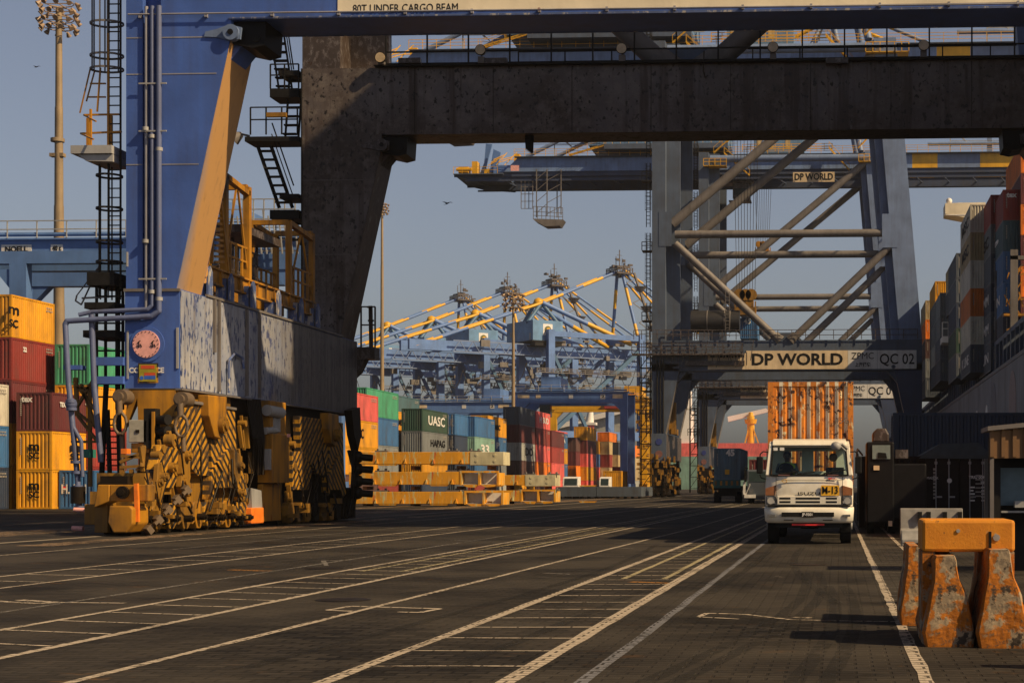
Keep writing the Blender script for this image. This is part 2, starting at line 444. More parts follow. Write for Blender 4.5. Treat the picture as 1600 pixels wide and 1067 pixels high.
def sill_mat():
    m, nt, b = mat('sill_patchy')
    tc = nt.nodes.new('ShaderNodeTexCoord'); co = tc.outputs['Object']; sx = nt.nodes.new('ShaderNodeSeparateXYZ'); nt.links.new(co, sx.inputs[0])
    chip = noise(nt, co, 6.0, 5, .55, (1, 1, .38)); big = noise(nt, co, .45, 5, .6); scr = noise(nt, co, 1.5, 9, .7, (1, 1, .6)); run = noise(nt, co, 3.2, 6, .65, (1, 1, .05))
    c = mix(nt, ramp(nt, big, .35, .65), (.20, .235, .34), (.40, .41, .44))
    c = mix(nt, math_(nt, 'MULTIPLY', ramp(nt, run, .50, .66), .55), c, (.16, .13, .11))
    c = mix(nt, ramp(nt, chip, .565, .60), c, (.035, .055, .15))
    c = mix(nt, ramp(nt, scr, .60, .63), c, (.055, .085, .24))
    c = mix(nt, ramp(nt, scr, .70, .73), c, (.18, .09, .04))
    far_ = math_(nt, 'MULTIPLY', ramp(nt, math_(nt, 'ADD', math_(nt, 'DIVIDE', sx.outputs['Y'], 21.0), math_(nt, 'MULTIPLY', math_(nt, 'SUBTRACT', big, .5), .5)), .36, .60), .8)
    c = mix(nt, far_, c, mix(nt, ramp(nt, run, .4, .6), (.13, .105, .075), (.05, .04, .035)))      # darker brown towards the far end
    nt.links.new(c, b.inputs['Base Color']); b.inputs['Roughness'].default_value = .42
    bp = nt.nodes.new('ShaderNodeBump'); bp.inputs['Strength'].default_value = .4; bp.inputs['Distance'].default_value = .02
    nt.links.new(math_(nt, 'ADD', chip, noise(nt, co, .7, 2)), bp.inputs['Height']); nt.links.new(bp.outputs[0], b.inputs['Normal'])
old_plate(); sill_mat()
# ================= the ground =================
def ground_mat():
    m, nt, b = mat('paving')
    tc = nt.nodes.new('ShaderNodeTexCoord'); co = tc.outputs['Object']
    br = nt.nodes.new('ShaderNodeTexBrick'); br.inputs['Scale'].default_value = 1.0
    mp = nt.nodes.new('ShaderNodeMapping'); mp.inputs['Rotation'].default_value = (0, 0, R(0)); nt.links.new(co, mp.inputs['Vector'])
    wv = nt.nodes.new('ShaderNodeTexNoise'); wv.inputs['Scale'].default_value = 1.5
    nt.links.new(mp.outputs[0], br.inputs['Vector'])
    br.inputs['Brick Width'].default_value = .30; br.inputs['Row Height'].default_value = .17
    br.inputs['Mortar Size'].default_value = .018; br.inputs['Mortar Smooth'].default_value = .4; br.inputs['Bias'].default_value = 0
    br.inputs['Color1'].default_value = (.044, .038, .033, 1); br.inputs['Color2'].default_value = (.010, .009, .009, 1)
    br.inputs['Mortar'].default_value = (.004, .0035, .003, 1)
    c = br.outputs['Color']
    n1 = noise(nt, co, .12, 5, .6); n2 = noise(nt, co, 1.3, 6, .7); n3 = noise(nt, co, .5, 6, .65, (1, .08, 1))
    c = mix(nt, ramp(nt, n1, .42, .58), c, mix(nt, .5, c, (.040, .034, .028)))
    c = mix(nt, math_(nt, 'MULTIPLY', ramp(nt, n3, .5, .72), .55), c, (.016, .014, .013))       # tyre rubber laid along the lanes
    c = mix(nt, math_(nt, 'MULTIPLY', ramp(nt, n2, .60, .75), .45), c, (.085, .068, .045))
    n4 = noise(nt, co, 2.0, 7, .75, (.6, 1, 1))
    n5 = noise(nt, co, .09, 2)
    c = mix(nt, math_(nt, 'MULTIPLY', math_(nt, 'MULTIPLY', ramp(nt, n4, .60, .66), ramp(nt, n5, .45, .6)), .8), c, (.19, .085, .018))  # rust coloured spill
    n8 = noise(nt, co, 1.0, 5, .75, (4.5, 16, 1)); n9 = noise(nt, co, .3, 3)
    c = mix(nt, math_(nt, 'MULTIPLY', ramp(nt, n8, .46, .62), .55), c, (.007, .006, .005))     # worn joints and darker setts along the courses
    c = mix(nt, math_(nt, 'MULTIPLY', math_(nt, 'MULTIPLY', ramp(nt, n8, .40, .30), ramp(nt, n9, .4, .6)), .55), c, (.070, .060, .048))
    n6 = noise(nt, co, .35, 6, .6); n7 = noise(nt, co, 22, 4, .7)
    c = mix(nt, math_(nt, 'MULTIPLY', ramp(nt, n6, .58, .68), .7), c, (.010, .009, .008))      # oil and grease patches
    c = mix(nt, math_(nt, 'MULTIPLY', ramp(nt, n7, .62, .74), .5), c, (.10, .085, .065))      # grit
    nt.links.new(c, b.inputs['Base Color'])
    b.inputs['Specular IOR Level'].default_value = .12
    b.inputs['Roughness'].default_value = .78
    bp = nt.nodes.new('ShaderNodeBump'); bp.inputs['Strength'].default_value = .7; bp.inputs['Distance'].default_value = .022
    h = math_(nt, 'ADD', math_(nt, 'MULTIPLY', br.outputs['Fac'], -1.0), math_(nt, 'MULTIPLY', n2, 1.2))
    nt.links.new(h, bp.inputs['Height']); nt.links.new(bp.outputs[0], b.inputs['Normal'])
ground_mat()
mb = MB(); mb.box(-2500, 13.0, -60, 3500, -4, 0)
tag(mb.build('ground', 'paving', loc=(0, 0, 0)), kind='structure')
m, nt, b = mat('water')
b.inputs['Base Color'].default_value = (.02, .035, .04, 1); b.inputs['Roughness'].default_value = .12
tc = nt.nodes.new('ShaderNodeTexCoord'); bp = nt.nodes.new('ShaderNodeBump'); bp.inputs['Strength'].default_value = .4
nt.links.new(noise(nt, tc.outputs['Object'], .6, 5), bp.inputs['Height']); nt.links.new(bp.outputs[0], b.inputs['Normal'])
mb = MB(); mb.add([(13.0, -60, -2.5), (2500, -60, -2.5), (2500, 3500, -2.5), (13.0, 3500, -2.5)], [(0, 1, 2, 3)])
tag(mb.build('water', 'water'), kind='structure')
plain('kerb', (.22, .19, .15), .9)
mb = MB(); mb.box(12.72, 13.05, -60, 600, 0.0, .28)
tag(mb.build('quay_edge_kerb', 'kerb', bevel=.03), kind='structure')

def paint_line_mat(name, col, lo, hi, sc=1.0, op=1.0):
    m, nt, b = mat(name)
    out = nt.nodes['Material Output']
    tc = nt.nodes.new('ShaderNodeTexCoord'); co = tc.outputs['Object']
    n = noise(nt, co, 9 * sc, 6, .75); n2 = noise(nt, co, .8 * sc, 3)
    n = math_(nt, 'ADD', n, math_(nt, 'MULTIPLY', math_(nt, 'SUBTRACT', n2, .5), .5))
    br = nt.nodes.new('ShaderNodeTexBrick'); nt.links.new(co, br.inputs['Vector']); br.inputs['Scale'].default_value = 1
    br.inputs['Brick Width'].default_value = .30; br.inputs['Row Height'].default_value = .17; br.inputs['Mortar Size'].default_value = .014
    fac = math_(nt, 'MULTIPLY', math_(nt, 'MULTIPLY', ramp(nt, n, lo, hi, (1,1,1,1), (0,0,0,1)), op), math_(nt, 'SUBTRACT', 1.0, math_(nt, 'MULTIPLY', br.outputs['Fac'], .75)))
    tr = nt.nodes.new('ShaderNodeBsdfTransparent'); mx = nt.nodes.new('ShaderNodeMixShader')
    nt.links.new(fac, mx.inputs[0]); nt.links.new(tr.outputs[0], mx.inputs[1]); nt.links.new(b.outputs[0], mx.inputs[2]); nt.links.new(mx.outputs[0], out.inputs[0])
    nt.links.new(mix(nt, n2, tuple(x * .7 for x in col), col), b.inputs['Base Color']); b.inputs['Roughness'].default_value = .85
paint_line_mat('line_white', (.50, .42, .33), .50, .70)
paint_line_mat('line_yellowish', (.40, .34, .20), .50, .72)
paint_line_mat('line_faint', (.22, .20, .18), .44, .66)
paint_line_mat('line_grey', (.17, .17, .19), .50, .72)
ML = [0]
def zlev(): ML[0] += 1; return .004 + .0003 * (ML[0] % 9)
def strip(mb, x0, y0, x1, y1, w, wob=.012):
    """a hand painted strip with slightly wavering edges"""
    z = zlev(); p, q = Vector((x0, y0, 0)), Vector((x1, y1, 0)); L = (q - p).length; n = max(2, min(140, int(L / .5)))
    d = (q - p).normalized(); s_ = Vector((-d.y, d.x, 0)); vs = []; fs = []
    for i in range(n + 1):
        c = p.lerp(q, i / n)
        for k in (-1, 1):
            v = c + s_ * (k * w / 2 + random.uniform(-wob, wob)); vs.append((v.x, v.y, z))
    for i in range(n): fs.append((2*i, 2*i+1, 2*i+3, 2*i+2) if False else (2*i+1, 2*i, 2*i+2, 2*i+3))
    mb.add(vs, fs)
random.seed(5)
LN, LF, LG, LY = MB(), MB(), MB(), MB()
def lane(mb, x, y0, y1, w, dx=0.0): strip(mb, x, y0, x + dx, y1, w * .84)
lane(LN, -4.19, 9, 210, .16, .5); lane(LN, -2.70, 9, 120, .20, .1); lane(LG, -2.08, 9, 140, .13, .1)
lane(LN, .73, 9, 56, .14, -.05); lane(LN, .68, 56, 210, .14); lane(LN, 1.64, 26, 200, .12)
lane(LY, -3.66, 27.8, 120, .12, .1); lane(LY, -2.96, 27.8, 120, .13, .1)
lane(LN, -6.3, 9, 60, .12, .9); lane(LN, -5.4, 60, 200, .12)
lane(LN, -7.75, 9, 200, .15); lane(LN, -9.24, 12, 200, .13); lane(LY, -8.1, 30, 200, .12); lane(LY, -8.85, 30, 200, .10)
lane(LF, -10.5, 14, 200, .12); lane(LN, -13.0, 18, 200, .14); lane(LN, -14.65, 18, 220, .13)
lane(LN, -19.1, 26, 240, .12); lane(LF, -16.6, 40, 200, .1)
y = 10.4
while y < 60:
    strip(LN, -4.1, y - .08 + random.uniform(-.04, .04), -2.75, y + random.uniform(-.04, .04), .07); y += 1.32
y = 12.2
while y < 70:
    strip(LN, -9.2, y + .3, -7.8, y - .12 + random.uniform(-.05, .05), .07); y += 1.28
y = 19.0
while y < 80:
    strip(LN, -14.6, y + .2, -13.1, y - .2, .08); y += 1.9
y = 17.5
while y < 60:
    strip(LF, .75, y, 1.6, y, .06); y += .9
def poly_marks(mb, pts, w):
    P = [gp(*p) for p in pts]
    for a, b in zip(P[:-1], P[1:]): strip(mb, a.x, a.y, b.x, b.y, w, .01)
poly_marks(LN, [(1155, 967), (1092, 964), (1105, 958), (1165, 960), (1235, 968), (1440, 972)], .075)
poly_marks(LN, [(1240, 964), (1268, 965)], .16)
poly_marks(LN, [(555, 955), (512, 953), (548, 947), (688, 951), (655, 957), (622, 956)], .09)
poly_marks(LN, [(-10, 939), (60, 943), (90, 941), (30, 937)], .16); poly_marks(LN, [(90, 941), (195, 942)], .12)
poly_marks(LF, [(430, 839), (512, 840)], .14); poly_marks(LF, [(700, 843), (745, 845)], .12)
poly_marks(LF, [(470, 884), (510, 884), (505, 876), (540, 875)], .1)
poly_marks(LF, [(918, 868), (975, 869)], .10); poly_marks(LF, [(950, 848), (1020, 849)], .12); poly_marks(LF, [(850, 895), (892, 897)], .12)
poly_marks(LF, [(965, 856), (990, 857)], .14); poly_marks(LF, [(1050, 865), (1075, 866)], .12)
poly_marks(LF, [(1210, 900), (1225, 902)], .06)
plain('rust_stain', (.34, .15, .02), .9)
paint_line_mat('stain_orange', (.42, .18, .02), .50, .62)
LS = MB()
poly_marks(LS, [(985, 909), (1045, 911)], .22); poly_marks(LS, [(360, 890), (420, 892)], .25)
paint_line_mat('dust_stain', (.30, .20, .12), .42, .62, .4)
LD = MB(); strip(LD, -27.5, 44, -27.5, 260, 2.6, .3); strip(LD, -21.2, 42, -21.2, 110, 1.0, .2); strip(LD, -33, 60, -33, 130, 1.2, .3)
for nm, b_, m_ in (('lane_line_markings', LN, 'line_white'), ('faint_lane_markings', LF, 'line_faint'), ('grey_lane_marking', LG, 'line_grey'),
                   ('yellowish_lane_markings', LY, 'line_yellowish'), ('rust_stain_markings', LS, 'stain_orange'), ('dust_stain_markings', LD, 'dust_stain')):
    tag(b_.build(nm, m_), kind='structure')
for (mx, my) in ((-9.9, 31), (-6.9, 22.5), (-.6, 33), (-16, 45)):
    b = MB(); b.tube((mx, my, .001), (mx, my, .006), .38, 24); b.tube((mx, my, .006), (mx, my, .008), .32, 24); tag(b.build('manhole_cover', 'grease', loc=(mx, my, 0)), kind='structure')
# tyre scrub marks
plain('tyre_rubber', (.008, .007, .006), .9)
paint_line_mat('tyre_marks_m', (.008, .007, .006), .50, .66, .5, .35)
TM = MB(); random.seed(9)
for (x0, y0, x1, y1, bow) in ((-1.6, 13, -.6, 30, .5), (-1.35, 13, -.35, 30, .5), (-.2, 12, .1, 26, .25), (-.45, 12, -.15, 26, .25), (-5.2, 14, -4.9, 44, .6), (-3.4, 14, -3.2, 44, .4), (-12, 30, -10.8, 60, .9), (-10, 30, -8.9, 60, .9), (.0, 22, -.9, 42, -.4), (-1.9, 24, -1.7, 44, .1)):
    pr = None
    for k in range(13):
        t = k / 12; q = (x0 + (x1 - x0) * t + bow * math.sin(math.pi * t), y0 + (y1 - y0) * t)
        if pr: strip(TM, pr[0], pr[1], q[0], q[1], .16, .01)
        pr = q
tag(TM.build('tyre_marks', 'tyre_marks_m'), kind='structure')
# crane rail let into the paving
mb = MB(); mb.box(-23.62, -23.02, 20, 420, .002, .012); tag(mb.build('rail_bed', 'kerb'), kind='structure')
mb = MB(); mb.box(-23.38, -23.26, 20, 420, .012, .03); tag(mb.build('crane_rail', 'grease'), kind='structure')
# ================= the quay cranes beside the lane =================
XL, XR = -24.43, 10.95           # outer faces of the landside and waterside legs
def sgn_x(side, d):               # d metres inward from the outer face of a leg
    return XL + d if side < 0 else XR - d
def leg_taper(mb, side, y0, y1, recess=False, zt=17.55, zb=8.33, w0=1.75, w1=3.62):
    """front plate narrow at the sill, wide at the knee"""
    zk = 16.8
    if recess and side < 0:
        # outer strip, recessed channel for the pipes, main plate
        mb.box(XL, XL + .58, y0, y1, 4.97, zt); mb.box(XL + .58, XL + 1.22, y0 + .42, y1, 4.97, zt)
        poly = [(XL + 1.22, 4.97), (XL + w0, 4.97), (XL + w0, zb), (XL + w1, zk), (XL + w1 + .05, zt), (XL + 1.22, zt)]
    else:
        poly = [(sgn_x(side, 0), 4.97), (sgn_x(side, w0), 4.97), (sgn_x(side, w0), zb), (sgn_x(side, w1), zk), (sgn_x(side, w1 + .05), zt), (sgn_x(side, 0), zt)]
    mb.prism(poly, 'y', y0, y1)
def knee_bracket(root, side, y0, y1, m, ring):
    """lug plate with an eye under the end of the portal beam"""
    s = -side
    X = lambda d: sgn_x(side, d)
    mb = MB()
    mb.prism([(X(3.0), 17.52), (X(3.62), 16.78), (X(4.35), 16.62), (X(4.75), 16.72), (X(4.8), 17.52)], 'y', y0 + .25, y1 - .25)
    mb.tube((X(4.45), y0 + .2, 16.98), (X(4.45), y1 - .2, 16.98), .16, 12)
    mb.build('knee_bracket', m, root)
    mb = MB()
    cx = X(3.72)
    mb.prism([(X(2.75), 16.95), (X(3.2), 16.92), (X(3.6), 16.8), (X(4.0), 16.85), (X(4.05), 17.25), (X(3.6), 17.35), (X(3.2), 17.2), (X(2.8), 17.12)], 'y', y0 - .06, y0 + .05)
    mb.tube((cx, y0 - .2, 17.06), (cx, y0 + .1, 17.06), .27, 20)
    lug = mb.build('hinge_lug', ring, root)
    mb = MB(); mb.tube((cx, y0 - .23, 17.06), (cx, y0 - .15, 17.06), .1, 12); mb.build('pin_hole', 'near_black', lug)

def bogie_tree(root, yc, xf, my, full=True, half_x=.62):
    """equaliser beam, two rockers and four wheel bogies; xf = outermost face towards the lane"""
    x0, x1 = xf - 2 * half_x - .5, xf
    for (xa_, xb_) in ((x1 - .35, x1), (x0, x0 + .35)):
        a = MB()
        a.prism([(yc - 2.45, 4.55), (yc - .35, 4.62), (yc - .1, 3.4), (yc + .1, 1.95), (yc - .75, 1.95), (yc - 2.45, 3.25)], 'x', xa_, xb_)
        b = MB()
        b.prism([(yc + .45, 4.62), (yc + 2.45, 4.55), (yc + 2.45, 3.0), (yc + 2.5, 1.3), (yc + .25, 1.3), (yc + .12, 3.4)], 'x', xa_ + .004, xb_ + .004)
        ea = a.build('equalizer_beam', 'stripe_a' if my else 'grease', root, bevel=.02)
        eb = b.build('equalizer_beam', 'stripe_b' if my else 'grease', root, bevel=.02)
    g = MB(); g.box(x0 + .36, x1 - .36, yc - 2.3, yc + 2.3, 2.1, 4.5); g.build('equalizer_core', 'yellow_grimy' if my else 'grease', root)
    h = MB(); h.prism([(yc - .75, 5.0), (yc + .75, 5.0), (yc + .72, 4.0), (yc + .55, 3.35), (yc + .2, 3.0), (yc - .15, 3.1), (yc - .45, 3.5), (yc - .7, 4.1)], 'x', x1 - .1, x1 + .28)
    hg = h.build('hanger_plate', 'yellow' if my else 'grease', root, bevel=.03)
    p = MB(); p.tube((x1 + .2, yc + .12, 3.75), (x1 + .42, yc + .12, 3.75), .36, 18); p.tube((x1 + .3, yc + .12, 3.75), (x1 + .52, yc + .12, 3.75), .2, 14)
    for k in range(6):
        t = k * math.pi / 3; p.tube((x1 + .4, yc + .12 + .28 * math.cos(t), 3.75 + .28 * math.sin(t)), (x1 + .46, yc + .12 + .28 * math.cos(t), 3.75 + .28 * math.sin(t)), .035, 6)
    p.build('pivot_pin', 'yellow_grimy' if my else 'grease', hg)
    for c in (yc - 2.0, yc + 1.75):
        for (xa_, xb_) in ((x1 - .22, x1 + .12), (x0 - .1, x0 + .22)):
            a = MB(); a.prism([(c - 1.25, 1.35), (c - 1.2, 2.0), (c - .35, 3.15), (c + .1, 3.1), (c + 1.0, 2.15), (c + 1.2, 1.3), (c + .9, .95), (c + .75, 1.45), (c - .8, 1.45), (c - 1.0, 1.0)], 'x', xa_, xb_)
            r_ = a.build('rocker_plate', ('stripe_b' if c > yc else 'stripe_a') if my else 'grease', root, bevel=.02)
        p = MB(); p.tube((x1 + .1, c, 2.45), (x1 + .3, c, 2.45), .24, 14); p.tube((x1 + .1, c + .95, 1.6), (x1 + .26, c + .95, 1.6), .2, 12); p.tube((x1 + .1, c - .95, 1.6), (x1 + .26, c - .95, 1.6), .2, 12)
        p.prism([(c + .75, 2.4), (c + 1.05, 2.4), (c + 1.15, 1.2), (c + 1.05, .9), (c + .8, 1.3)], 'x', x1 + .12, x1 + .3)
        p.build('link_plate', 'yellow_grimy' if my else 'grease', root, bevel=.015)
        for s in (-1, 1):
            wheel_bogie(root, c + s * .95, x0, x1, my)
def wheel_bogie(root, yb, x0, x1, my):
    h = MB()
    for (xa_, xb_) in ((x1 - .3, x1 + .02), (x0, x0 + .3)):
        h.prism([(yb - .85, .28), (yb - .88, .95), (yb - .6, 1.22), (yb - .2, 1.3), (yb + .2, 1.3), (yb + .6, 1.22), (yb + .88, .95), (yb + .85, .28), (yb + .62, .22), (yb + .55, .62), (yb + .3, .72), (yb + .1, .3), (yb - .1, .3), (yb - .3, .72), (yb - .55, .62), (yb - .62, .22)], 'x', xa_, xb_)
    h.box(x0 + .3, x1 - .3, yb - .15, yb + .15, .5, 1.2)
    hb = h.build('bogie_housing', ('stripe_b' if int(yb * 3) % 3 else 'yellow') if my else 'grease', root, bevel=.02)
    w = MB()
    for s in (-1, 1):
        xm = (x0 + x1) / 2
        w.tube((xm - .2, yb + s * .43, .34), (xm + .2, yb + s * .43, .34), .34, 18)
        w.tube((xm + .2, yb + s * .43, .34), (x1 + .16, yb + s * .43, .34), .12, 10)
    w.build('wheel', 'grease', hb)
    if my:
        q = MB()
        for s in (-1, 1):
            q.tube((x1 + .05, yb + s * .4, .42), (x1 + .42, yb + s * .4, .46), .14, 12); q.tube((x1 + .42, yb + s * .4, .46), (x1 + .5, yb + s * .4, .46), .09, 10)
            q.box(x1 + .03, x1 + .12, yb + s * .72, yb + s * .82, .1, .95)
        q.box(x1 + .05, x1 + .3, yb - .12, yb + .12, .62, .95); q.tube((x1 + .1, yb - .3, .9), (x1 + .3, yb + .35, 1.02), .07, 8)
        q.path([(x1 + .3, yb - .5, 1.25), (x1 + .42, yb - .3, .8), (x1 + .36, yb, .62), (x1 + .3, yb + .2, .3)], .022, 5)
        q.build('drive_motor', 'grease' if int(yb) % 2 else 'yellow_grimy', hb)

def quay_crane(Y0, near, label, tint, sign=None):
    global XR
    XR = 12.15 if near else 10.95
    D = 18.5                                    # spacing of the two frames
    root = empty('quay_crane', (-7, Y0, 0), label, 'quay crane', 'quay cranes spanning the lane')
    yf = [(Y0, Y0 + 2.2), (Y0 + D, Y0 + D + 2.1)]
    if near: mleg = ['crane_blue', 'old_plate']; mbeam = ['crane_blue', 'old_plate']
    else: mleg = ['crane_grey', 'crane_grey']; mbeam = ['crane_grey', 'crane_grey']
    # portal legs up to the knee, then straight legs to the top of the crane
    for i, (y0, y1) in enumerate(yf):
        for side in (-1, 1):
            mb = MB(); leg_taper(mb, side, y0, y1, recess=(near and i == 0))
            mats = [mleg[i]] if side < 0 or near else ['crane_navy']  # waterside legs in darker navy: the ship's shade painted into them
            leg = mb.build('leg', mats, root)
            # inner flange of the taper; the front one has warm sunlight in its colour
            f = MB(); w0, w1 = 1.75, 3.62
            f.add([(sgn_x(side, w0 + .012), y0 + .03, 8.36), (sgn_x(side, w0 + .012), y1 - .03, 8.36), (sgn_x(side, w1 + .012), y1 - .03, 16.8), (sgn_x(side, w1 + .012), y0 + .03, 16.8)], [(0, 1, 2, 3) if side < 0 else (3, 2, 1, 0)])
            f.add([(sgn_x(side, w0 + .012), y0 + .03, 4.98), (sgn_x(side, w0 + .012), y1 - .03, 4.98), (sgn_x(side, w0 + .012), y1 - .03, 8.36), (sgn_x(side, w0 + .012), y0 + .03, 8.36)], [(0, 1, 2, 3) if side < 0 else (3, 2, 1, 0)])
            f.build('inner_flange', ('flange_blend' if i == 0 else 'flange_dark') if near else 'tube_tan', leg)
            u = MB()
            zt = 60.0
            if side < 0:
                u.box(XL, XL + 1.75, y0, y1, 20.6, zt); u.box(XL + 1.75, XL + 3.55, y0 + 1.6, y1, 20.6, zt)
                u.box(XL + .9, XL + 2.6, y0 - .05, y0, 33.0, 37.5)
            else:                                   # the waterside leg leans inward
                top = 3.4
                u.add([(XR - 2.9, y0, 20.6), (XR, y0, 20.6), (XR, y1, 20.6), (XR - 2.9, y1, 20.6), (XR - 2.9 - top, y0, zt), (XR - top, y0, zt), (XR - top, y1, zt), (XR - 2.9 - top, y1, zt)],
                      [(0,3,2,1),(4,5,6,7),(0,1,5,4),(1,2,6,5),(2,3,7,6),(3,0,4,7)])
                k_ = top / 39.4
                v = MB(); a_ = 20.6; 
                v.add([(XR - 3.9, y0 + 1.2, a_), (XR - 2.91, y0 + 1.2, a_), (XR - 2.91, y1, a_), (XR - 3.9, y1, a_), (XR - 3.9 - top, y0 + 1.2, zt), (XR - 2.91 - top, y0 + 1.2, zt), (XR - 2.91 - top, y1, zt), (XR - 3.9 - top, y1, zt)],
                      [(0,3,2,1),(4,5,6,7),(0,1,5,4),(1,2,6,5),(2,3,7,6),(3,0,4,7)])
                v.box(XR - 3.9 - 1.3, XR - 1.9 - 1.3, y0 - .05, y0, 32.6, 37.0)
                v.build('leg_stiffener', 'crane_grey_light', root)
            u.build('upper_leg', ('crane_grey' if not near else 'dark_steel') if side < 0 else 'crane_grey_light', root)
            if near or i == 0: knee_bracket(root, side, y0, y1, mleg[i] if not near else ('near_black'), 'dark_steel' if i else ('crane_grey_light' if near else 'crane_grey'))  # near crane's brackets coloured almost black to stand for their shade
    # portal beams
    for i, (y0, y1) in enumerate(yf):
        zb = 17.55 if near else 16.6
        mb = MB()
        if near and i == 0:
            mb.box(XL, XL + .58, y0, y1, 17.55, 20.6); mb.box(XL + .58, XL + 1.22, y0 + .42, y1, 17.55, 20.6)
            mb.box(XL + 1.22, XR, y0, y1, 17.55, 20.6)
        else: mb.box(XL, XR, y0, y1, zb, 20.6)
        beam = mb.build('portal_beam', mbeam[i], root)
        if near and i == 1:
            s_ = MB()
            x = XL + 5.2
            while x < XR - 3: s_.box(x - .012, x + .012, y0 - .012, y0, 17.62, 20.55); x += 3.6
            s_.build('weld_seam', 'grease', beam)
        # gussets at the knee
        g = MB()
        for side in (-1, 1):
            g.prism([(sgn_x(side, 3.0), zb), (sgn_x(side, 3.0), zb - 1.9), (sgn_x(side, 3.5), zb - 1.3), (sgn_x(side, 4.6), zb)], 'y', y0 + .4, y1 - .4)
        g.build('knee_gusset', mleg[i], beam)
    # sill beams joining front and back legs
    for side in (-1, 1):
        mb = MB(); mb.box(sgn_x(side, -.03), sgn_x(side, 1.88), Y0 - .03, Y0 + D + 2.2, 4.93, 8.33)
        sill = mb.build('sill_beam', 'crane_blue' if near else ('crane_grey' if side < 0 else 'crane_navy'), root)  # waterside sill darkened likewise, shade put into its paint
        f = MB(); xs = sgn_x(side, 1.895)
        f.add([(xs, Y0 + .02, 4.95), (xs, Y0 + D + 2.15, 4.95), (xs, Y0 + D + 2.15, 8.3), (xs, Y0 + .02, 8.3)], [(0, 1, 2, 3) if side < 0 else (3, 2, 1, 0)])
        f.build('side_plate', 'sill_patchy' if near else 'dark_steel', sill)
    # tubes of the two frames
    for i, (y0, y1) in enumerate(yf):
        ym = y0 + .55 if i == 0 else y1 - .6
        mt = 'tube_tan'
        zt, cx = 34.6, -6.9
        for nm, p, q, r in (('horizontal_tube', (XL + 3.0, ym, zt), (XR - 3.6, ym, zt), .52),
                            ('lower_brace', (XL + 3.0, ym, zt - 1.2), (cx - .9, ym, 20.7), .5),
                            ('lower_brace', (XR - 3.6, ym, zt - 1.2), (cx + .9, ym, 20.7), .5),
                            ('upper_brace', (XL + 2.6, ym, zt + 1.4), (XR - 5.6, ym, 58.5), .62),
                            ('top_tube', (XL + 2, ym, 58.9), (XR - 5, ym, 58.9), .62)):
            mb = MB(); mb.tube(p, q, r, 16)
            if nm == 'lower_brace':
                d = (Vector(q) - Vector(p)).normalized(); mb.tube(Vector(q) - d * .8, Vector(q) + d * .3, r * 1.35, 16, r * 1.6)
            mb.build(nm, 'crane_grey_light' if nm == 'top_tube' else mt, root)
        g = MB(); g.prism([(cx - 2.2, 20.6), (cx + 2.2, 20.6), (cx + 1.2, 21.6), (cx - 1.2, 21.6)], 'y', ym - .25, ym + .25); g.build('brace_gusset', 'crane_grey', root)
    # side (depth) ties between the frames
    for side in (-1, 1):
        xm = sgn_x(side, 1.2)
        mb = MB(); mb.box(xm - .5 - (0 if side < 0 else 3.2), xm + .5 - (0 if side < 0 else 3.2), Y0 + 2.2, Y0 + D, 58, 60); mb.build('tie_beam', 'crane_grey', root)
    # boom with trolley rails, walkway, machinery house and stays
    yb0, yb1 = Y0 + 5.2, Y0 + 15.4
    XB0, XB1 = -69.0, 88.0
    segs = [('crane_grey', XB0 + 9, XR + 2.2), ('yellow_clean', XR + 2.2, XR + 6.7), ('crane_grey_light', XR + 6.7, XR + 14.2), ('yellow_clean', XR + 14.2, XR + 30), ('far_blue', XR + 30, XR + 45), ('yellow_clean', XR + 45, XB1)]
    bm = MB(); bm.prism([(XB0 + 9, 57.9), (XR + 2.2, 57.9), (XR + 2.2, 60.4), (XB0 + 11.5, 60.4)], 'y', yb0, yb0 + .9)
    boom = bm.build('boom', 'boom_blue', root)
    b2 = MB(); b2.box(XB0 + 9, XR + 2.2, yb1 - .9, yb1, 57.9, 60.4); b2.build('boom_girder', 'crane_grey', boom)
    for nm, xa_, xb_ in segs[1:]:
        s_ = MB(); s_.box(xa_, xb_ - .02, yb0, yb0 + .9, 57.9, 60.4); s_.box(xa_, xb_ - .02, yb1 - .9, yb1, 57.9, 60.4); s_.build('boom_segment', nm, boom)
    u = MB()
    for yy in (yb0 - .15, yb1 + .1): u.box(XB0, XB1, yy, yy + .25, 57.0, 57.35); u.box(XB0 + 2, XB1, yy, yy + .1, 56.2, 56.5)
    u.box(XB0 + 8, XB1, yb0 + .2, yb0 + .7, 56.3, 57.9); u.box(XB0 + 8, XB1, yb1 - .7, yb1 - .2, 56.3, 57.9)
    x = XB0 + 2
    while x < XB1: u.bar((x, yb0, 57.1), (x + 2.5, yb1, 57.1), .18); x += 5
    u.prism([(XB0, 57.3), (XB0 + 11, 57.3), (XB0 + 9, 56.0), (XB0 + 3.5, 56.4)], 'y', yb0, yb0 + .4)
    u.prism([(XB0, 57.3), (XB0 + 11, 57.3), (XB0 + 9, 56.0), (XB0 + 3.5, 56.4)], 'y', yb1 - .4, yb1)
    u.build('trolley_rail', 'crane_navy', boom)
    w = MB()
    railing(w, [(XB0, yb0 - .7, 57.5), (XB0 + 8, yb0 - .7, 57.5)], 1.2, 1.5, .035)
    railing(w, [(XB0 + 11, yb0 - .7, 60.5), (XB1, yb0 - .7, 60.5)], 1.3, 1.9, .035, (.35, .68))
    w.build('boom_railing', 'yellow_clean', boom)
    d = MB(); d.box(XB0 + 11, XB1, yb0 - .8, yb0 + .5, 60.42, 60.5); d.box(XB0, XB0 + 9, yb0 - .8, yb1, 57.35, 57.5); d.build('walkway_deck', 'crane_grey', boom)
    t = MB()                                     # end machinery
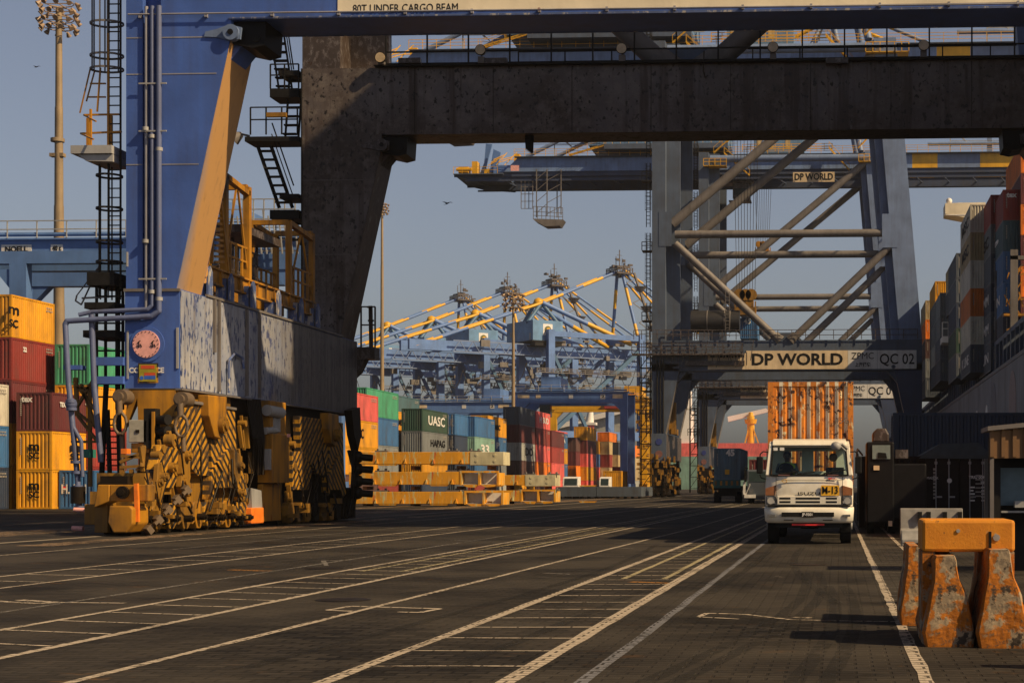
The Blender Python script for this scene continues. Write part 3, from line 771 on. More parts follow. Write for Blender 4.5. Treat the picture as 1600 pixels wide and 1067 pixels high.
    for k, (xa_, xb_, za_, zb_) in enumerate(((.6, 2.4, 57.9, 59.0), (3.0, 4.0, 57.6, 60.0), (5.2, 7.2, 57.6, 58.7), (8.0, 9.5, 58.3, 59.4), (10.5, 11.5, 59.6, 61.4))):
        t.box(XB0 + xa_, XB0 + xb_, yb0 + .5 + k * .3, yb0 + 2.5 + k * .4, za_, zb_)
    for k in range(9): t.bar((XB0 + 6 + k * .5, yb0 + .6, 59.2 + (k % 3) * .5), (XB0 + 8 + k * .45, yb0 + 1.2, 60.4 + (k % 4) * .4), .13)
    t.tube((XB0 + .4, yb0, 58.4), (XB0 + 3.2, yb0, 58.4), .3, 10); t.build('end_winch', 'yellow_clean', boom)
    t = MB(); t.prism([(XB0 + 4.2, 58.0), (XB0 + 5.0, 58.0), (XB0 + 6.4, 63.3), (XB0 + 5.3, 63.4), (XB0 + 5.0, 60)], 'y', yb0 + 2, yb0 + 2.5)
    t.prism([(XB0 + 6.2, 58.0), (XB0 + 7.4, 58.0), (XB0 + 8.2, 61.6), (XB0 + 6.9, 62.2)], 'y', yb0 + 1, yb0 + 1.4); t.box(XB0 + 7, XB0 + 10.4, yb0 + .6, yb0 + 3.5, 57.6, 59.2); t.build('end_bracket', 'far_blue', boom)
    t = MB(); t.box(XB0 + 10.4, XB0 + 11.9, yb0 - .75, yb0 - .72, 57.9, 58.9) ; t.build('notice_board', 'pink', boom)
    for (xx, zz) in ((XB0 + 18, 60.5), (XB0 + 30, 60.5), (XB0 + 42, 60.5), (XR + 9, 60.5), (XR + 19, 60.5)):   # festoon posts leaning over the boom
        t = MB(); t.bar((xx, yb0 + 1, zz), (xx, yb0 + 1, zz + 4.6), .16); t.bar((xx, yb0 + 1, zz + 4.6), (xx + 3, yb0 + 1, zz + 2.0), .14); t.bar((xx + .8, yb0 + 1.4, zz + 4.2), (xx + 3.6, yb0 + 1.4, zz + 1.6), .14)
        t.bar((xx, yb0 + 1, zz + 2.3), (xx + 9, yb0 + 1, zz + 2.3), .1); t.build('festoon_post', 'galv', boom)
    t = MB(); t.bar((XB0 + 11, yb0 + 2, 64.6), (XB0 + 36, yb0 + 2, 64.6), .16); t.bar((XB0 + 14, yb0 + 2, 63.2), (XB0 + 36, yb0 + 2, 63.2), .1); t.build('overhead_rail', 'crane_grey_light', boom)
    t = MB(); t.prism([(XR + 15.5, 60.5), (XR + 16.4, 60.5), (XR + 16.3, 65.8), (XR + 15.9, 66.3), (XR + 15.6, 65.5)], 'y', yb0 + 1, yb0 + 1.5)
    t.tube((XR + 5, yb0 + 1, 62.3), (XR + 31, yb0 + 1, 62.3), .32, 10); t.build('stay_anchor', 'crane_grey_light', boom)
    # machinery house
    hx0, hx1 = -44.5, -19.5
    hm = MB()
    N = int((hx1 - hx0) / .5)
    for k in range(N): hm.box(hx0 + k * .5, hx0 + k * .5 + .44, yb0 - 1.2, yb0 - 1.1, 62.2, 68.5)
    hm.box(hx0, hx1, yb0 - 1.1, yb1 + 1, 62.2, 68.5)
    house = hm.build('machinery_house', 'house_blue', boom)
    hp = MB()
    for xx in (hx0 + 9, hx0 + 14.5, hx0 + 17, hx0 + 22): hp.box(xx, xx + 1.6, yb0 - 1.23, yb0 - 1.2, 64.6, 66.2)
    hp.build('house_panel', 'yellow_clean', house)
    hb = MB(); hb.box(hx0 + 3, hx1, yb0 - 2.6, yb1, 61.3, 62.2); hb.box(hx0 + 6, hx1 - 2, yb0 + .4, yb1 - 1, 60.5, 61.3); hb.build('house_platform', 'crane_grey', house)
    hr = MB(); railing(hr, [(hx0 + 3, yb0 - 2.6, 62.2), (hx1, yb0 - 2.6, 62.2)], 1.2, 1.5, .045); hr.build('platform_railing', 'yellow_clean', house)
    st = MB(); stair(st, (hx0 - 3.5, yb0 - 1.2, 60.5), (hx0 + 3.2, yb0 - 1.9, 62.2), .8, 9, (0, 1, 0)); st.build('house_stair', 'yellow_clean', house)
    e = MB(); e.box(-15, -6, yb0 + 1, yb1 - 1, 61.0, 67.5); eh = e.build('electrical_house', 'house_blue', boom)
    e = MB()
    for xx in (-14.5, -12.4, -9.4): e.box(xx, xx + .9, yb0 + .96, yb0 + 1, 61.8, 67)
    e.build('house_panel', 'cont_tan', eh)
    s_ = MB(); railing(s_, [(-17, yb0 - .3, 61.0), (-1, yb0 - .3, 61.0)], 1.3, 1.4, .05, (.3, .6)); s_.build('platform_railing', 'yellow_clean', eh)
    # gantry stairs and ladders near the waterside leg top
    s_ = MB()
    for (p, q) in (((-20, Y0 + 1, 60), (-15.5, Y0 + 1, 56)), ((-19, Y0 + 3, 63), (-22, Y0 + 3, 60.4)), ((2, Y0 + 2, 57), (-1.6, Y0 + 2, 61)), ((3.5, Y0 + 1, 60.5), (6.2, Y0 + 1, 63.6))):
        stair(s_, p, q, .8, 9, (0, 1, 0))
    s_.box(-23.5, -19.5, Y0 - .9, Y0 + 1.5, 57.4, 57.5); railing(s_, [(-23.5, Y0 - .9, 57.5), (-19.5, Y0 - .9, 57.5)], 1.2, .9, .05)
    s_.box(3.6, 9.2, Y0 - .9, Y0 + 1.5, 57.9, 58.0); railing(s_, [(3.6, Y0 - .9, 58.0), (9.2, Y0 - .9, 58.0)], 1.2, .9, .05)
    s_.build('access_stair', 'yellow_clean', root)
    # tower of the apex and stays
    a = MB()
    for yy in (Y0 + .9, Y0 + D + 1): a.tube((4.0, yy, 60), (-1.5, Y0 + D / 2 + 1, 88), .5, 10); a.tube((-14, yy, 60), (-1.5, Y0 + D / 2 + 1, 88), .35, 10)
    a.build('apex_frame', 'crane_grey_light', root)
    for yy in (yb0 + .4, yb1 - .4):
        for k in range(6):
            p, q = Vector((-56, yy, 60.6)), Vector((-2, yy + .3, 87)); A, B = p.lerp(q, k / 6), p.lerp(q, (k + 1) / 6)
            t = MB(); t.tube(A, B, .34, 10); t.build('back_stay', 'yellow_clean' if k % 2 else 'crane_grey_light', root)
        for k in range(6):
            p, q = Vector((0, yy, 87)), Vector((60, yy, 61)); A, B = p.lerp(q, k / 6), p.lerp(q, (k + 1) / 6)
            t = MB(); t.tube(A, B, .34, 10); t.build('fore_stay', 'yellow_clean' if k % 2 == 0 else 'crane_grey_light', root)
    # operator's cab and maintenance basket under the boom
    t = MB(); t.box(-18.9, -15.8, yb0 + 2, yb0 + 4.4, 53.2, 55.8); t.box(-20.5, -15.2, yb0 + 1.4, yb0 + 5, 55.8, 56.2); t.box(-19.6, -15.6, yb0 + 1.8, yb0 + 4.6, 52.6, 52.75)
    cab = t.build('operator_cab', 'dark_steel', root)
    t = MB(); t.box(-18.7, -16.0, yb0 + 1.97, yb0 + 2.0, 53.7, 54.9); t.build('cab_window', 'glass_dark', cab)
    t = MB()
    bx = -54.0 if not near else -40
    for (xx, yy) in ((bx, yb0 - .4), (bx + 1.9, yb0 - .4), (bx + 3.3, yb0 + 2), (bx + 4.4, yb0 - .2)): t.bar((xx, yy, 49.6 + (xx - bx) * .1), (xx, yy, 58.2), .17)
    for k in range(4): t.bar((bx, yb0 - .4, 50.4 + k * 2), (bx + 1.9, yb0 - .4, 52.0 + k * 2), .09); t.bar((bx + 1.9, yb0 - .4, 50.2 + k * 2), (bx + 4.4, yb0 - .2, 51.6 + k * 2), .09)
    railing(t, [(bx - .5, yb0 - .8, 49.2), (bx + 4.8, yb0 - .8, 48.9)], 2.3, .75, .05, (.3, .6))
    t.prism([(bx - .6, 49.3), (bx + 4.9, 49.1), (bx + 4.2, 48.0), (bx + 1.6, 47.9), (bx - .2, 48.9)], 'y', yb0 - .9, yb0 + 2.2)
    for xx in (-2.9, -2.2, -1.5, -.8): t.bar((bx + xx, yb0 + .2, 51.3), (bx + xx, yb0 + .2, 56.5), .12)
    for zz in (51.3, 52.6, 53.9, 55.2): t.bar((bx - 2.9, yb0 + .2, zz), (bx - .6, yb0 + .2, zz), .1)
    t.build('maintenance_basket', 'tube_tan', root)
    # ---- walkway with railing on the back portal beam / front portal beam
    yk = [Y0 - .0, Y0 + D]
    return root
paint('chain_brown', (.13, .09, .055), rust=.3, dirt=.6, rough=.6)
paint('pipe_blue', (.11, .14, .27), rust=.2, dirt=.5, rough=.45)
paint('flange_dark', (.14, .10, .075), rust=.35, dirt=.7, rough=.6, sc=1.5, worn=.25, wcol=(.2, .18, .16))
paint('boom_blue', (0.16, 0.25, 0.46), rust=.05, dirt=.45, rough=.55, dcol=(.05, .045, .04))
paint('house_blue', (0.13, 0.25, 0.44), rust=.04, dirt=.35, rough=.5)
plain('glass_dark', (0.03, 0.045, 0.05), .12)

# ---------- the near crane ----------
NC = quay_crane(55.0, True, 'nearest blue quay crane with yellow striped wheel bogies and a load notice on its beam', 0)
mb = MB(); mb.box(-17.05, XR + .02, 54.975, 54.998, 17.72, 20.58); band = mb.build('white_band', 'beam_white', NC)
text('80T UNDER CARGO BEAM', band, (xa(634, 55), 54.97, za(634, 14.0, 55)), .27, 'letter_black', w=3.62, bold=.0)
mb = MB(); mb.tube((-24.3, 54.86, 17.72), (XR, 54.86, 17.62), .03, 6)
x = -23.9
while x < XR: mb.box(x - .04, x + .04, 54.85, 55.0, 17.6, 17.74); x += 2.3
mb.build('conduit', 'pipe_grey', NC)
mb = MB(); mb.box(XL + 3.6, XR, 54.95, 55.0, 17.53, 17.6); mb.box(XL + 3.6, XR, 57.2, 57.25, 17.53, 17.6); mb.build('beam_lip', 'crane_blue_worn', NC)
# pipes on the front leg
cyl = MB()
X1, X2, X3 = (xa(230, 55), xa(240, 55), xa(251, 55))
zz = lambda py: za(220, py, 55)
cyl.path([(X1, 54.93, 18), (X1, 54.93, zz(482))], .065, 8); cyl.build('drain_pipe', 'pipe_grey', NC)
cyl = MB(); cyl.path([(X2, 54.88, 18), (X2, 54.88, zz(478)), (X2 - .15, 54.86, zz(484)), (xa(143, 54.8), 54.8, zz(488)), (xa(125, 54.8), 54.7, zz(493))], .075, 8)
cyl.path([(xa(143, 54.8), 54.8, zz(492)), (xa(147, 54.8), 54.8, zz(600)), (xa(160, 54.8), 54.7, zz(722))], .10, 10); cyl.build('water_pipe', 'pipe_blue', NC)
cyl = MB(); cyl.path([(X3, 54.86, 18), (X3, 54.86, zz(487)), (X3 - .25, 54.84, zz(495)), (xa(105, 54.6), 54.6, zz(503)), (xa(102, 54.6), 54.6, zz(508)), (xa(107, 54.6), 54.6, zz(600)), (xa(113, 54.5), 54.5, zz(660)), (xa(121, 54.4), 54.4, zz(745)), (xa(125, 54.3), 54.3, zz(800))], .095, 10)
cyl.path([(xa(113, 54.5), 54.5, zz(665)), (xa(127, 54.4), 54.4, zz(690)), (xa(129, 54.3), 54.3, zz(745))], .07, 8)
for py in (628, 640, 722, 738, 760, 776, 792): cyl.tube((xa(112 + (py - 628) * .08, 54.4), 54.35, zz(py) - .05), (xa(112 + (py - 628) * .08, 54.4), 54.35, zz(py) + .05), .17, 12)
cyl.ball((xa(111, 54.4), 54.4, zz(632)), .2, 12); cyl.build('water_pipe', 'pipe_blue', NC)
cl = MB()
for py in (133, 207, 437): cl.box(X1 - .22, X3 + .28, 54.80, 54.84, zz(py) - .025, zz(py) + .025)
for (xx, py) in ((X1, 203), (X2, 215), (X3, 235), (X1, 378), (X2, 457), (X3, 468)): cl.tube((xx, 54.88, zz(py) - .06), (xx, 54.88, zz(py) + .06), .12, 10)
cl.build('pipe_clamp', 'galv', NC)
cv = MB(); cv.tube((xa(92+22,54.3), 54.3, zz(770)), (xa(128, 54.3), 54.3, zz(773)), .12, 10); cv.tube((xa(122, 54.3), 54.3, zz(760)), (xa(122, 54.3), 54.3, zz(786)), .24, 12); cv.build('gate_valve', 'grease', NC)
cv = MB(); cv.tube((xa(113, 54), 54, za(113, 825, 54)), (xa(130, 54), 54, za(130, 826, 54)), .09, 10); cv.tube((xa(116, 54), 54, za(113, 796, 54)), (xa(134, 54), 54, za(130, 797, 54)), .08, 10); cv.build('hose_coupling', 'pink', NC)
# weld line and details of the leg front
sm = MB()
for z_ in (8.22, 12.6, 15.7, 16.95): sm.box(XL + .01, XL + .57, 54.988, 54.999, z_ - .02, z_ + .02); sm.box(XL + 1.24, XL + 1.7 + max(0, (z_ - 8.4) * .2), 54.988, 54.999, z_ - .02, z_ + .02)
sm.build('weld_seam', 'pipe_grey', NC)
# round hatch with its bolts, lettering and placard
hc = Vector((xa(231, 55), 54.96, zz(538)))
h = MB(); h.tube((hc.x, 54.99, hc.z), (hc.x, 54.93, hc.z), .60, 40); ho = h.build('hatch_ring', 'crane_blue', NC)
h = MB(); h.tube((hc.x - .02, 54.93, hc.z), (hc.x - .02, 54.89, hc.z), .47, 40); hp = h.build('round_hatch', 'pink', NC)
h = MB()
for k in range(20):
    t = k * math.pi / 10; h.tube((hc.x - .02 + .43 * math.cos(t), 54.87, hc.z + .43 * math.sin(t)), (hc.x - .02 + .43 * math.cos(t), 54.9, hc.z + .43 * math.sin(t)), .016, 6)
for s in (-1, 1):
    for (a_, b_) in (((-.06, .02), (.05, .12)), ((.0, .1), (.0, -.12)), ((0, -.12), (-.08, -.05)), ((.05, 0), (.1, -.1))):
        h.bar((hc.x - .02 + s * .24 + a_[0], 54.88, hc.z + a_[1]), (hc.x - .02 + s * .24 + b_[0], 54.88, hc.z + b_[1]), .022)
h.build('hatch_bolt', 'letter_black', hp)
pc = Vector((xa(233, 55), 54.95, zz(583)))
text('COR', NC, (pc.x - .42, 54.93, zz(579)), .17, 'letter_white', bold=.01); text('CE', NC, (pc.x + .40, 54.93, zz(579)), .17, 'letter_white', bold=.01)
p = MB(); p.box(pc.x - .35, pc.x + .35, 54.90, 54.93, pc.z - .34, pc.z + .34); pl = p.build('warning_placard', 'stripe_sign', NC) if 'stripe_sign' in MATS else p.build('warning_placard', 'stripe_a', NC)
p = MB(); p.box(pc.x - .30, pc.x + .30, 54.885, 54.90, pc.z - .29, pc.z + .29); p.build('placard_face', plain('placard_olive', (.36, .30, .02)), pl)
p = MB(); p.box(pc.x - .24, pc.x + .24, 54.88, 54.885, pc.z + .14, pc.z + .26); p.box(pc.x - .12, pc.x + .27, 54.88, 54.885, pc.z - .09, pc.z + .01); p.build('placard_header', plain('placard_red', (.6, .08, .02)), pl)
p = MB(); p.box(pc.x - .12, pc.x + .27, 54.88, 54.885, pc.z - .22, pc.z - .09); p.tube((pc.x - .21, 54.885, pc.z - .17), (pc.x - .21, 54.878, pc.z - .17), .07, 14); p.build('placard_panel', plain('placard_blue', (.03, .12, .5)), pl)
# vents at the foot of the leg, flange between leg and sill
v = MB(); v.box(XL + .05, XL + .11, 54.93, 54.96, 5.25, 6.9); v.box(XL + 1.78, XL + 1.86, 54.93, 54.96, 5.6, 7.0); v.box(XL + .04, XL + .09, 54.92, 54.97, 9.1, 9.6); v.build('edge_guard', 'galv', NC)
v = MB(); v.box(XL - .05, XL + 1.92, 54.9, 54.97, 8.24, 8.34); v.box(XL - .05, XL + 2.0, 54.9, 75.8, 4.86, 4.92); v.box(XL + 1.86, XL + 1.95, 57.3, 73.4, 8.33, 8.42); v.build('sill_flange', 'tube_tan', NC)
v = MB()
for px in (340, 347, 391, 411): 
    Yq = 22.5 * 2500 / (1310 - px); v.box(XL + 1.9, XL + 1.99, Yq - .07, Yq + .07, 5.0 if px != 340 else 6.4, 8.3)
v.build('sill_rib', 'tube_tan', NC)
v = MB(); v.path([(XL + 2.0, 59.2, 5.0), (XL + 2.0, 59.2, 6.2), (XL + 2.0, 59.8, 6.5), (XL + 2.0, 60.6, 6.4), (XL + 2.0, 60.7, 6.0)], .05); v.build('goose_neck_pipe', 'crane_blue_worn', NC)

# ---- caged ladder tower beside the leg
lt = MB(); ladder(lt, xa(187, 56), 55.6, za(190, 455, 56), 19.5, .42, .028, .32, False)
lt.build('leg_ladder', 'wire', NC)
cg = MB()
xa0, xa1 = xa(146, 56), xa(190, 56)
def hoops(mb, pxl, pxr, pys, Y=56, ry=.45):
    xl_, xr_ = xa(pxl, Y), xa(pxr, Y); cx = (xl_ + xr_) / 2; rx = (xr_ - xl_) / 2
    for py in pys:
        z = za((pxl + pxr) / 2, py, Y); N = 16
        pts = [(cx + rx * math.cos(t), Y - .2 + ry * math.sin(t)) for t in (2 * math.pi * i / N for i in range(N))]
        for a, b in zip(pts, pts[1:] + pts[:1]): mb.bar((*a, z), (*b, z), .03, .07)
def vert(mb, px, py0, py1, dy=0, w=.04, px1=None, Y=56):
    mb.bar(at(px, py0, Y) + Vector((0, dy, 0)), at(px1 or px, py1, Y) + Vector((0, dy, 0)), w)
hoops(cg, 146, 196, (-15, 40, 90, 111))
for px, dy in ((147, 0), (150, -.3), (160, .2), (167, -.55), (180, -.6), (183, .1)): vert(cg, px, -20, 112, dy)
cg.build('ladder_cage', 'tube_tan', NC)
cg = MB(); vert(cg, 147, 112, 180, -.3, .04, 131); vert(cg, 167, 112, 180, -.5, .05, 162); vert(cg, 181, 60, 245, -.6, .06); vert(cg, 150, 112, 160, -.1, .04, 137)
for py in (131, 152): cg.bar(at(141 - (py - 131) * .15, py, 55.7), at(165, py, 55.5), .05)
cg.bar(at(131, 180, 55.5), at(186, 179, 55.5), .06); cg.bar(at(131, 180, 55.5), at(150, 190, 55.0), .05)
cg.bar(at(126, 209, 55.5), at(190, 206, 55.4), .06); cg.bar(at(126, 209, 55.5), at(146, 218, 54.8), .05); vert(cg, 156, 178, 250, -.7, .07); vert(cg, 148, 190, 235, -.5, .1); vert(cg, 172, 180, 235, .1, .08)
cg.build('ladder_guard', 'yellow', NC)
pf = MB(); a_, b_ = at(131, 250, 56), at(194, 236, 56); pf.box(a_.x, b_.x, 55.0, 56.8, a_.z + .02, b_.z); pf.prism([(a_.x + .2, a_.z), (b_.x, a_.z), (b_.x, a_.z - .25), (a_.x + .5, a_.z - .22)], 'y', 55.1, 56.6); pf.build('ladder_platform', 'galv', NC)
cg = MB(); hoops(cg, 156, 194, (277, 328, 380, 411)); 
for px, dy in ((157, 0), (161, -.3), (171, .2), (179, -.5), (188, 0)): vert(cg, px, 252, 468, dy)
cg.build('ladder_cage', 'wire', NC)
tw = MB()
for (px0, px1, py0, py1) in ((152, 194, 430, 450), (148, 196, 476, 486), (146, 196, 519, 530)):
    A, B = at(px0, py1, 56), at(px1, py0, 56); tw.box(A.x, B.x, 55.2, 57, A.z, B.z)
for px in (151, 165, 184, 192): vert(tw, px, 430, 640, 0, .13 if px in (184,) else .08)
for py in (440, 463, 505, 548, 600, 620): tw.bar(at(150, py, 55.6), at(194, py, 55.6), .06)
for k in range(9): tw.bar(at(166, 655 + k * 9, 56), at(186, 655 + k * 9, 56), .05)
vert(tw, 168, 640, 755, 0, .12, 172); vert(tw, 184, 600, 755, 0, .14, 188); vert(tw, 158, 600, 760, .4, .14, 150)
tw.build('access_tower', 'black_metal', NC)
tw = MB()
A, B = at(103, 578, 54.9), at(130, 571, 54.9); tw.box(A.x, B.x, 54.7, 55.1, A.z, B.z); A, B = at(148, 571, 54.9), at(194, 558, 54.9); tw.box(A.x, B.x, 54.8, 55.1, A.z, B.z); A, B = at(148, 600, 54.9), at(194, 588, 54.9); tw.box(A.x, B.x, 54.8, 55.1, A.z, B.z)
tw.build('pipe_bracket', 'crane_blue', NC)
tw = MB()
for (a_, b_) in (((116, 596), (148, 640)), ((148, 590), (118, 640)), ((116, 640), (150, 668)), ((117, 606), (148, 606)), ((112, 690), (150, 690)), ((140, 600), (141, 760)), ((118, 590), (121, 650)), ((150, 668), (127, 600)), ((122, 650), (160, 700))):
    tw.bar(at(*a_, 55.9), at(*b_, 55.9), .14, .08)
tw.build('cable_reel_frame', 'yellow_grimy', NC)
tw = MB(); A, B = at(132, 715, 55), at(146, 702, 55); tw.box(A.x, B.x, 54.7, 55.2, A.z, B.z); tw.build('junction_box', plain('teal_box', (.03, .20, .17)), NC)
tw = MB(); tw.path([at(120, 462, 55.6), at(118, 470, 55.6), at(127, 476, 55.5), at(131, 468, 55.6)], .03); tw.bar(at(119, 463, 55.6), at(152, 420, 56), .04); tw.bar(at(130, 470, 55.6), at(155, 416, 56.4), .04)
tw.bar(at(128, 466, 55.6), at(180, 463, 55.6), .06); tw.bar(at(138, 436, 55.6), at(176, 438, 55.6), .06); tw.build('guard_rail', 'tube_tan', NC)

# ---- bogies under the landside sill
XF = xa(300, 55.5) - .05     # lane side face of the equalisers
def yz(px, py, X=None):
    X = XF if X is None else X
    u = (px - CXP) / F; t = X / (math.cos(TH) * u - math.sin(TH))
    return (t * (math.cos(TH) + math.sin(TH) * u), max(.06, HC + t * (CYP - py) / F))
def plate(name, pts, m, d0=-.3, d1=.0, bevel=.015, par=None):
    b = MB(); b.prism([yz(*p) for p in pts], 'x', XF + d0, XF + d1); return b.build(name, m, par or NC, bevel=bevel)
def pins(par, spots, r=.2, d=.0):
    b = MB()
    for (px, py) in spots:
        y_, z_ = yz(px, py); b.tube((XF + d, y_, z_), (XF + d + .18, y_, z_), r, 16); b.tube((XF + d + .16, y_, z_), (XF + d + .26, y_, z_), r * .55, 12)
        for k in range(6): t = k * math.pi / 3; b.tube((XF + d + .17, y_ + r * .78 * math.cos(t), z_ + r * .78 * math.sin(t)), (XF + d + .21, y_ + r * .78 * math.cos(t), z_ + r * .78 * math.sin(t)), .022, 6)
    b.build('pivot_pin', 'yellow_grimy', par)
# front set, outermost plates
e1 = plate('equalizer_beam', [(291, 629), (313, 631), (327, 687), (326, 743), (309, 743), (272, 700), (272, 678), (286, 640)], 'stripe_a')
e2 = plate('equalizer_beam', [(339, 636), (366, 641), (369, 712), (375, 761), (327, 761), (331, 742), (328, 687)], 'stripe_b', -.28, .03)
h1 = plate('hanger_plate', [(313, 617), (342, 620), (341, 662), (334, 686), (323, 682), (314, 650)], 'yellow', -.1, .3, .03); pins(h1, [(332, 664)], .3, .3)
plate('top_flange', [(292, 625), (366, 637), (366, 641), (292, 630)], 'tube_tan', -.4, .1)
r1 = plate('rocker_plate', [(249, 695), (274, 700), (285, 716), (281, 735), (268, 762), (234, 762)], 'stripe_a', -.26, .06); pins(r1, [(262, 730), (240, 752), (278, 752)], .17, .06)
plate('rocker_plate', [(352, 700), (366, 715), (377, 742), (381, 775), (372, 782), (368, 762), (330, 762), (330, 780), (324, 780), (326, 735)], 'stripe_b', -.2, .12); 
l1 = plate('link_arm', [(354, 702), (362, 708), (366, 740), (360, 760), (355, 740)], 'yellow_grimy', .1, .28); pins(l1, [(361, 728), (362, 770)], .16, .24)
l2 = plate('link_arm', [(276, 700), (284, 705), (287, 745), (280, 780), (272, 760), (274, 730)], 'yellow_grimy', .05, .25); pins(l2, [(280, 712), (279, 768)], .17, .2)
l3 = plate('link_arm', [(238, 725), (246, 722), (250, 760), (243, 790), (235, 770)], 'yellow_grimy', .05, .2); pins(l3, [(243, 745)], .16, .18)
plate('lower_shadow_plate', [(281, 745), (325, 745), (325, 785), (281, 785)], 'grease', -.5, -.4)  # dark sheet behind the open gap, shade put in as colour
for nm, x0_, x1_, y0_, y1_, m_ in (('bogie_housing', 211, 232, 787, 829, 'stripe_a'), ('bogie_housing', 234, 251, 788, 827, 'yellow_grimy'), ('bogie_housing', 254, 272, 786, 826, 'stripe_a'), ('bogie_housing', 276, 294, 786, 826, 'yellow_grimy'), ('bogie_housing', 298, 313, 783, 825, 'yellow'),
        ('bogie_housing', 316, 328, 784, 823, 'stripe_a'), ('bogie_housing', 330, 343, 784, 822, 'stripe_b'), ('bogie_housing', 345, 358, 782, 826, 'yellow'), ('bogie_housing', 360, 371, 784, 821, 'stripe_b'), ('bogie_housing', 373, 384, 784, 820, 'stripe_b')):
    w_ = x1_ - x0_; bh = plate(nm, [(x0_, y0_ + 8), (x0_ + w_ * .2, y0_), (x0_ + w_ * .8, y0_), (x1_, y0_ + 8), (x1_, y1_ - 8), (x1_ - w_ * .2, y1_), (x0_ + w_ * .45, y1_), (x0_ + w_ * .3, y1_ - 12), (x0_, y1_ - 6)], m_, -.25, .08, .03)
    q = MB(); y_, z_ = yz((x0_ + x1_) / 2, y0_ + 24); q.tube((XF + .08, y_, z_), (XF + .34, y_, z_), .12, 12); q.tube((XF + .3, y_, z_), (XF + .42, y_, z_), .07, 8); q.build('axle_cap', 'grease', bh)
# back set
plate('equalizer_beam', [(468, 650), (503, 655), (513, 700), (510, 742), (498, 742), (470, 705)], 'stripe_a')
plate('equalizer_beam', [(519, 658), (535, 661), (536, 712), (538, 765), (511, 765), (512, 742), (514, 700)], 'stripe_b', -.28, .03)
h2 = plate('hanger_plate', [(503, 645), (519, 648), (520, 680), (515, 698), (507, 692), (503, 670)], 'yellow', -.1, .3, .03); pins(h2, [(513, 680)], .28, .3)
plate('rocker_plate', [(455, 705), (472, 705), (486, 735), (480, 765), (455, 765)], 'stripe_a', -.26, .06)
plate('rocker_plate', [(524, 712), (532, 722), (538, 770), (532, 778), (528, 765), (512, 765), (510, 775), (508, 745)], 'stripe_b', -.2, .12)
for (x0_, x1_, m_) in ((448, 458, 'yellow_grimy'), (461, 471, 'grease'), (474, 484, 'yellow_grimy'), (487, 497, 'grease'), (500, 509, 'yellow_grimy'), (512, 520, 'yellow'), (523, 531, 'grease'), (534, 543, 'grease')):
    plate('bogie_housing', [(x0_, 792), (x0_ + 3, 785), (x1_ - 3, 785), (x1_, 792), (x1_ - 1, 812), (x1_ - 4, 816), (x0_ + 2, 817), (x0_, 806)], m_, -.25, .08, .03)
g = MB(); g.box(XF - 1.9, XF - .42, 56.2, 73.2, .5, 4.86); g.box(XF - 1.6, XF - .5, 55.3, 56.2, .5, 4.86); g.box(XF - 1.5, XF - .5, 54.0, 55.3, .4, 2.0); g.box(XF - 1.4, XF - .5, 51.6, 54.0, .4, 1.9); g.build('bogie_shade_core', 'grease', NC)  # dark blocks behind the plates, coloured to read as shaded voids
for yw in (51.2, 52.2, 53.3, 54.3, 55.4, 56.4, 57.6, 58.6, 59.7, 60.6, 65.2, 66.2, 67.4, 68.4, 69.6, 70.6, 71.7, 72.6):
    g = MB(); g.tube((XF - 1.0, yw, .34), (XF - .25, yw, .34), .34, 18); g.tube((XF - .25, yw, .34), (XF - .2, yw, .34), .2, 12); g.build('wheel', 'grease', NC)
for yc in (57.5, 72.0): bogie_tree(NC, yc, XR - .15, False)
m_ = MB()                                           # storm anchor post between the bogie sets
m_.box(XF - .1, XF + .5, 62.3, 64.2, 1.7, 3.6); m_.box(XF - .5, XF + .3, 62.6, 64.4, 3.6, 4.9); m_.prism([(62.0, .2), (64.4, .2), (64.2, 1.65), (62.3, 1.65)], 'x', XF - .1, XF + .12)
po = m_.build('storm_anchor', 'yellow', NC, bevel=.02)
m_ = MB(); m_.box(XF + .3, XF + .36, 62.9, 63.6, 3.7, 4.6); m_.box(XF + .1, XF + .45, 62.0, 62.35, 2.2, 3.0); m_.build('control_panel', 'galv', po)
m_ = MB(); m_.tube((XF + .3, 62.2, 4.5), (XF + .45, 63.4, 4.45), .22, 12); m_.tube((XF + .3, 62.0, 3.7), (XF + .4, 62.9, 3.75), .14, 10); m_.build('hydraulic_cylinder', 'galv', po)
m_ = MB(); 
for k in range(9): m_.path([(XF - .2 + .04 * k, 61.4 + .07 * k, 4.9), (XF + .1 + .03 * k, 61.3 + .06 * k, 3.4), (XF + .05 * k, 61.5 + .08 * (k % 4), 2.0)], .035, 5)
m_.build('hose_bundle', 'grease', NC)
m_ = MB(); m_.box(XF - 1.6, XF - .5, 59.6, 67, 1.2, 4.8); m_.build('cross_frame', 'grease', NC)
m_ = MB(); m_.box(XF - .3, XF + .3, 60.6, 61.9, .15, .75); m_.build('rail_clamp', 'orange_fluo', NC, bevel=.04)
m_ = MB(); m_.prism([(60.9, .75), (62.0, .75), (61.9, 1.4), (60.8, 1.5)], 'x', XF - .1, XF + .2); m_.build('clamp_plate', 'galv', NC)
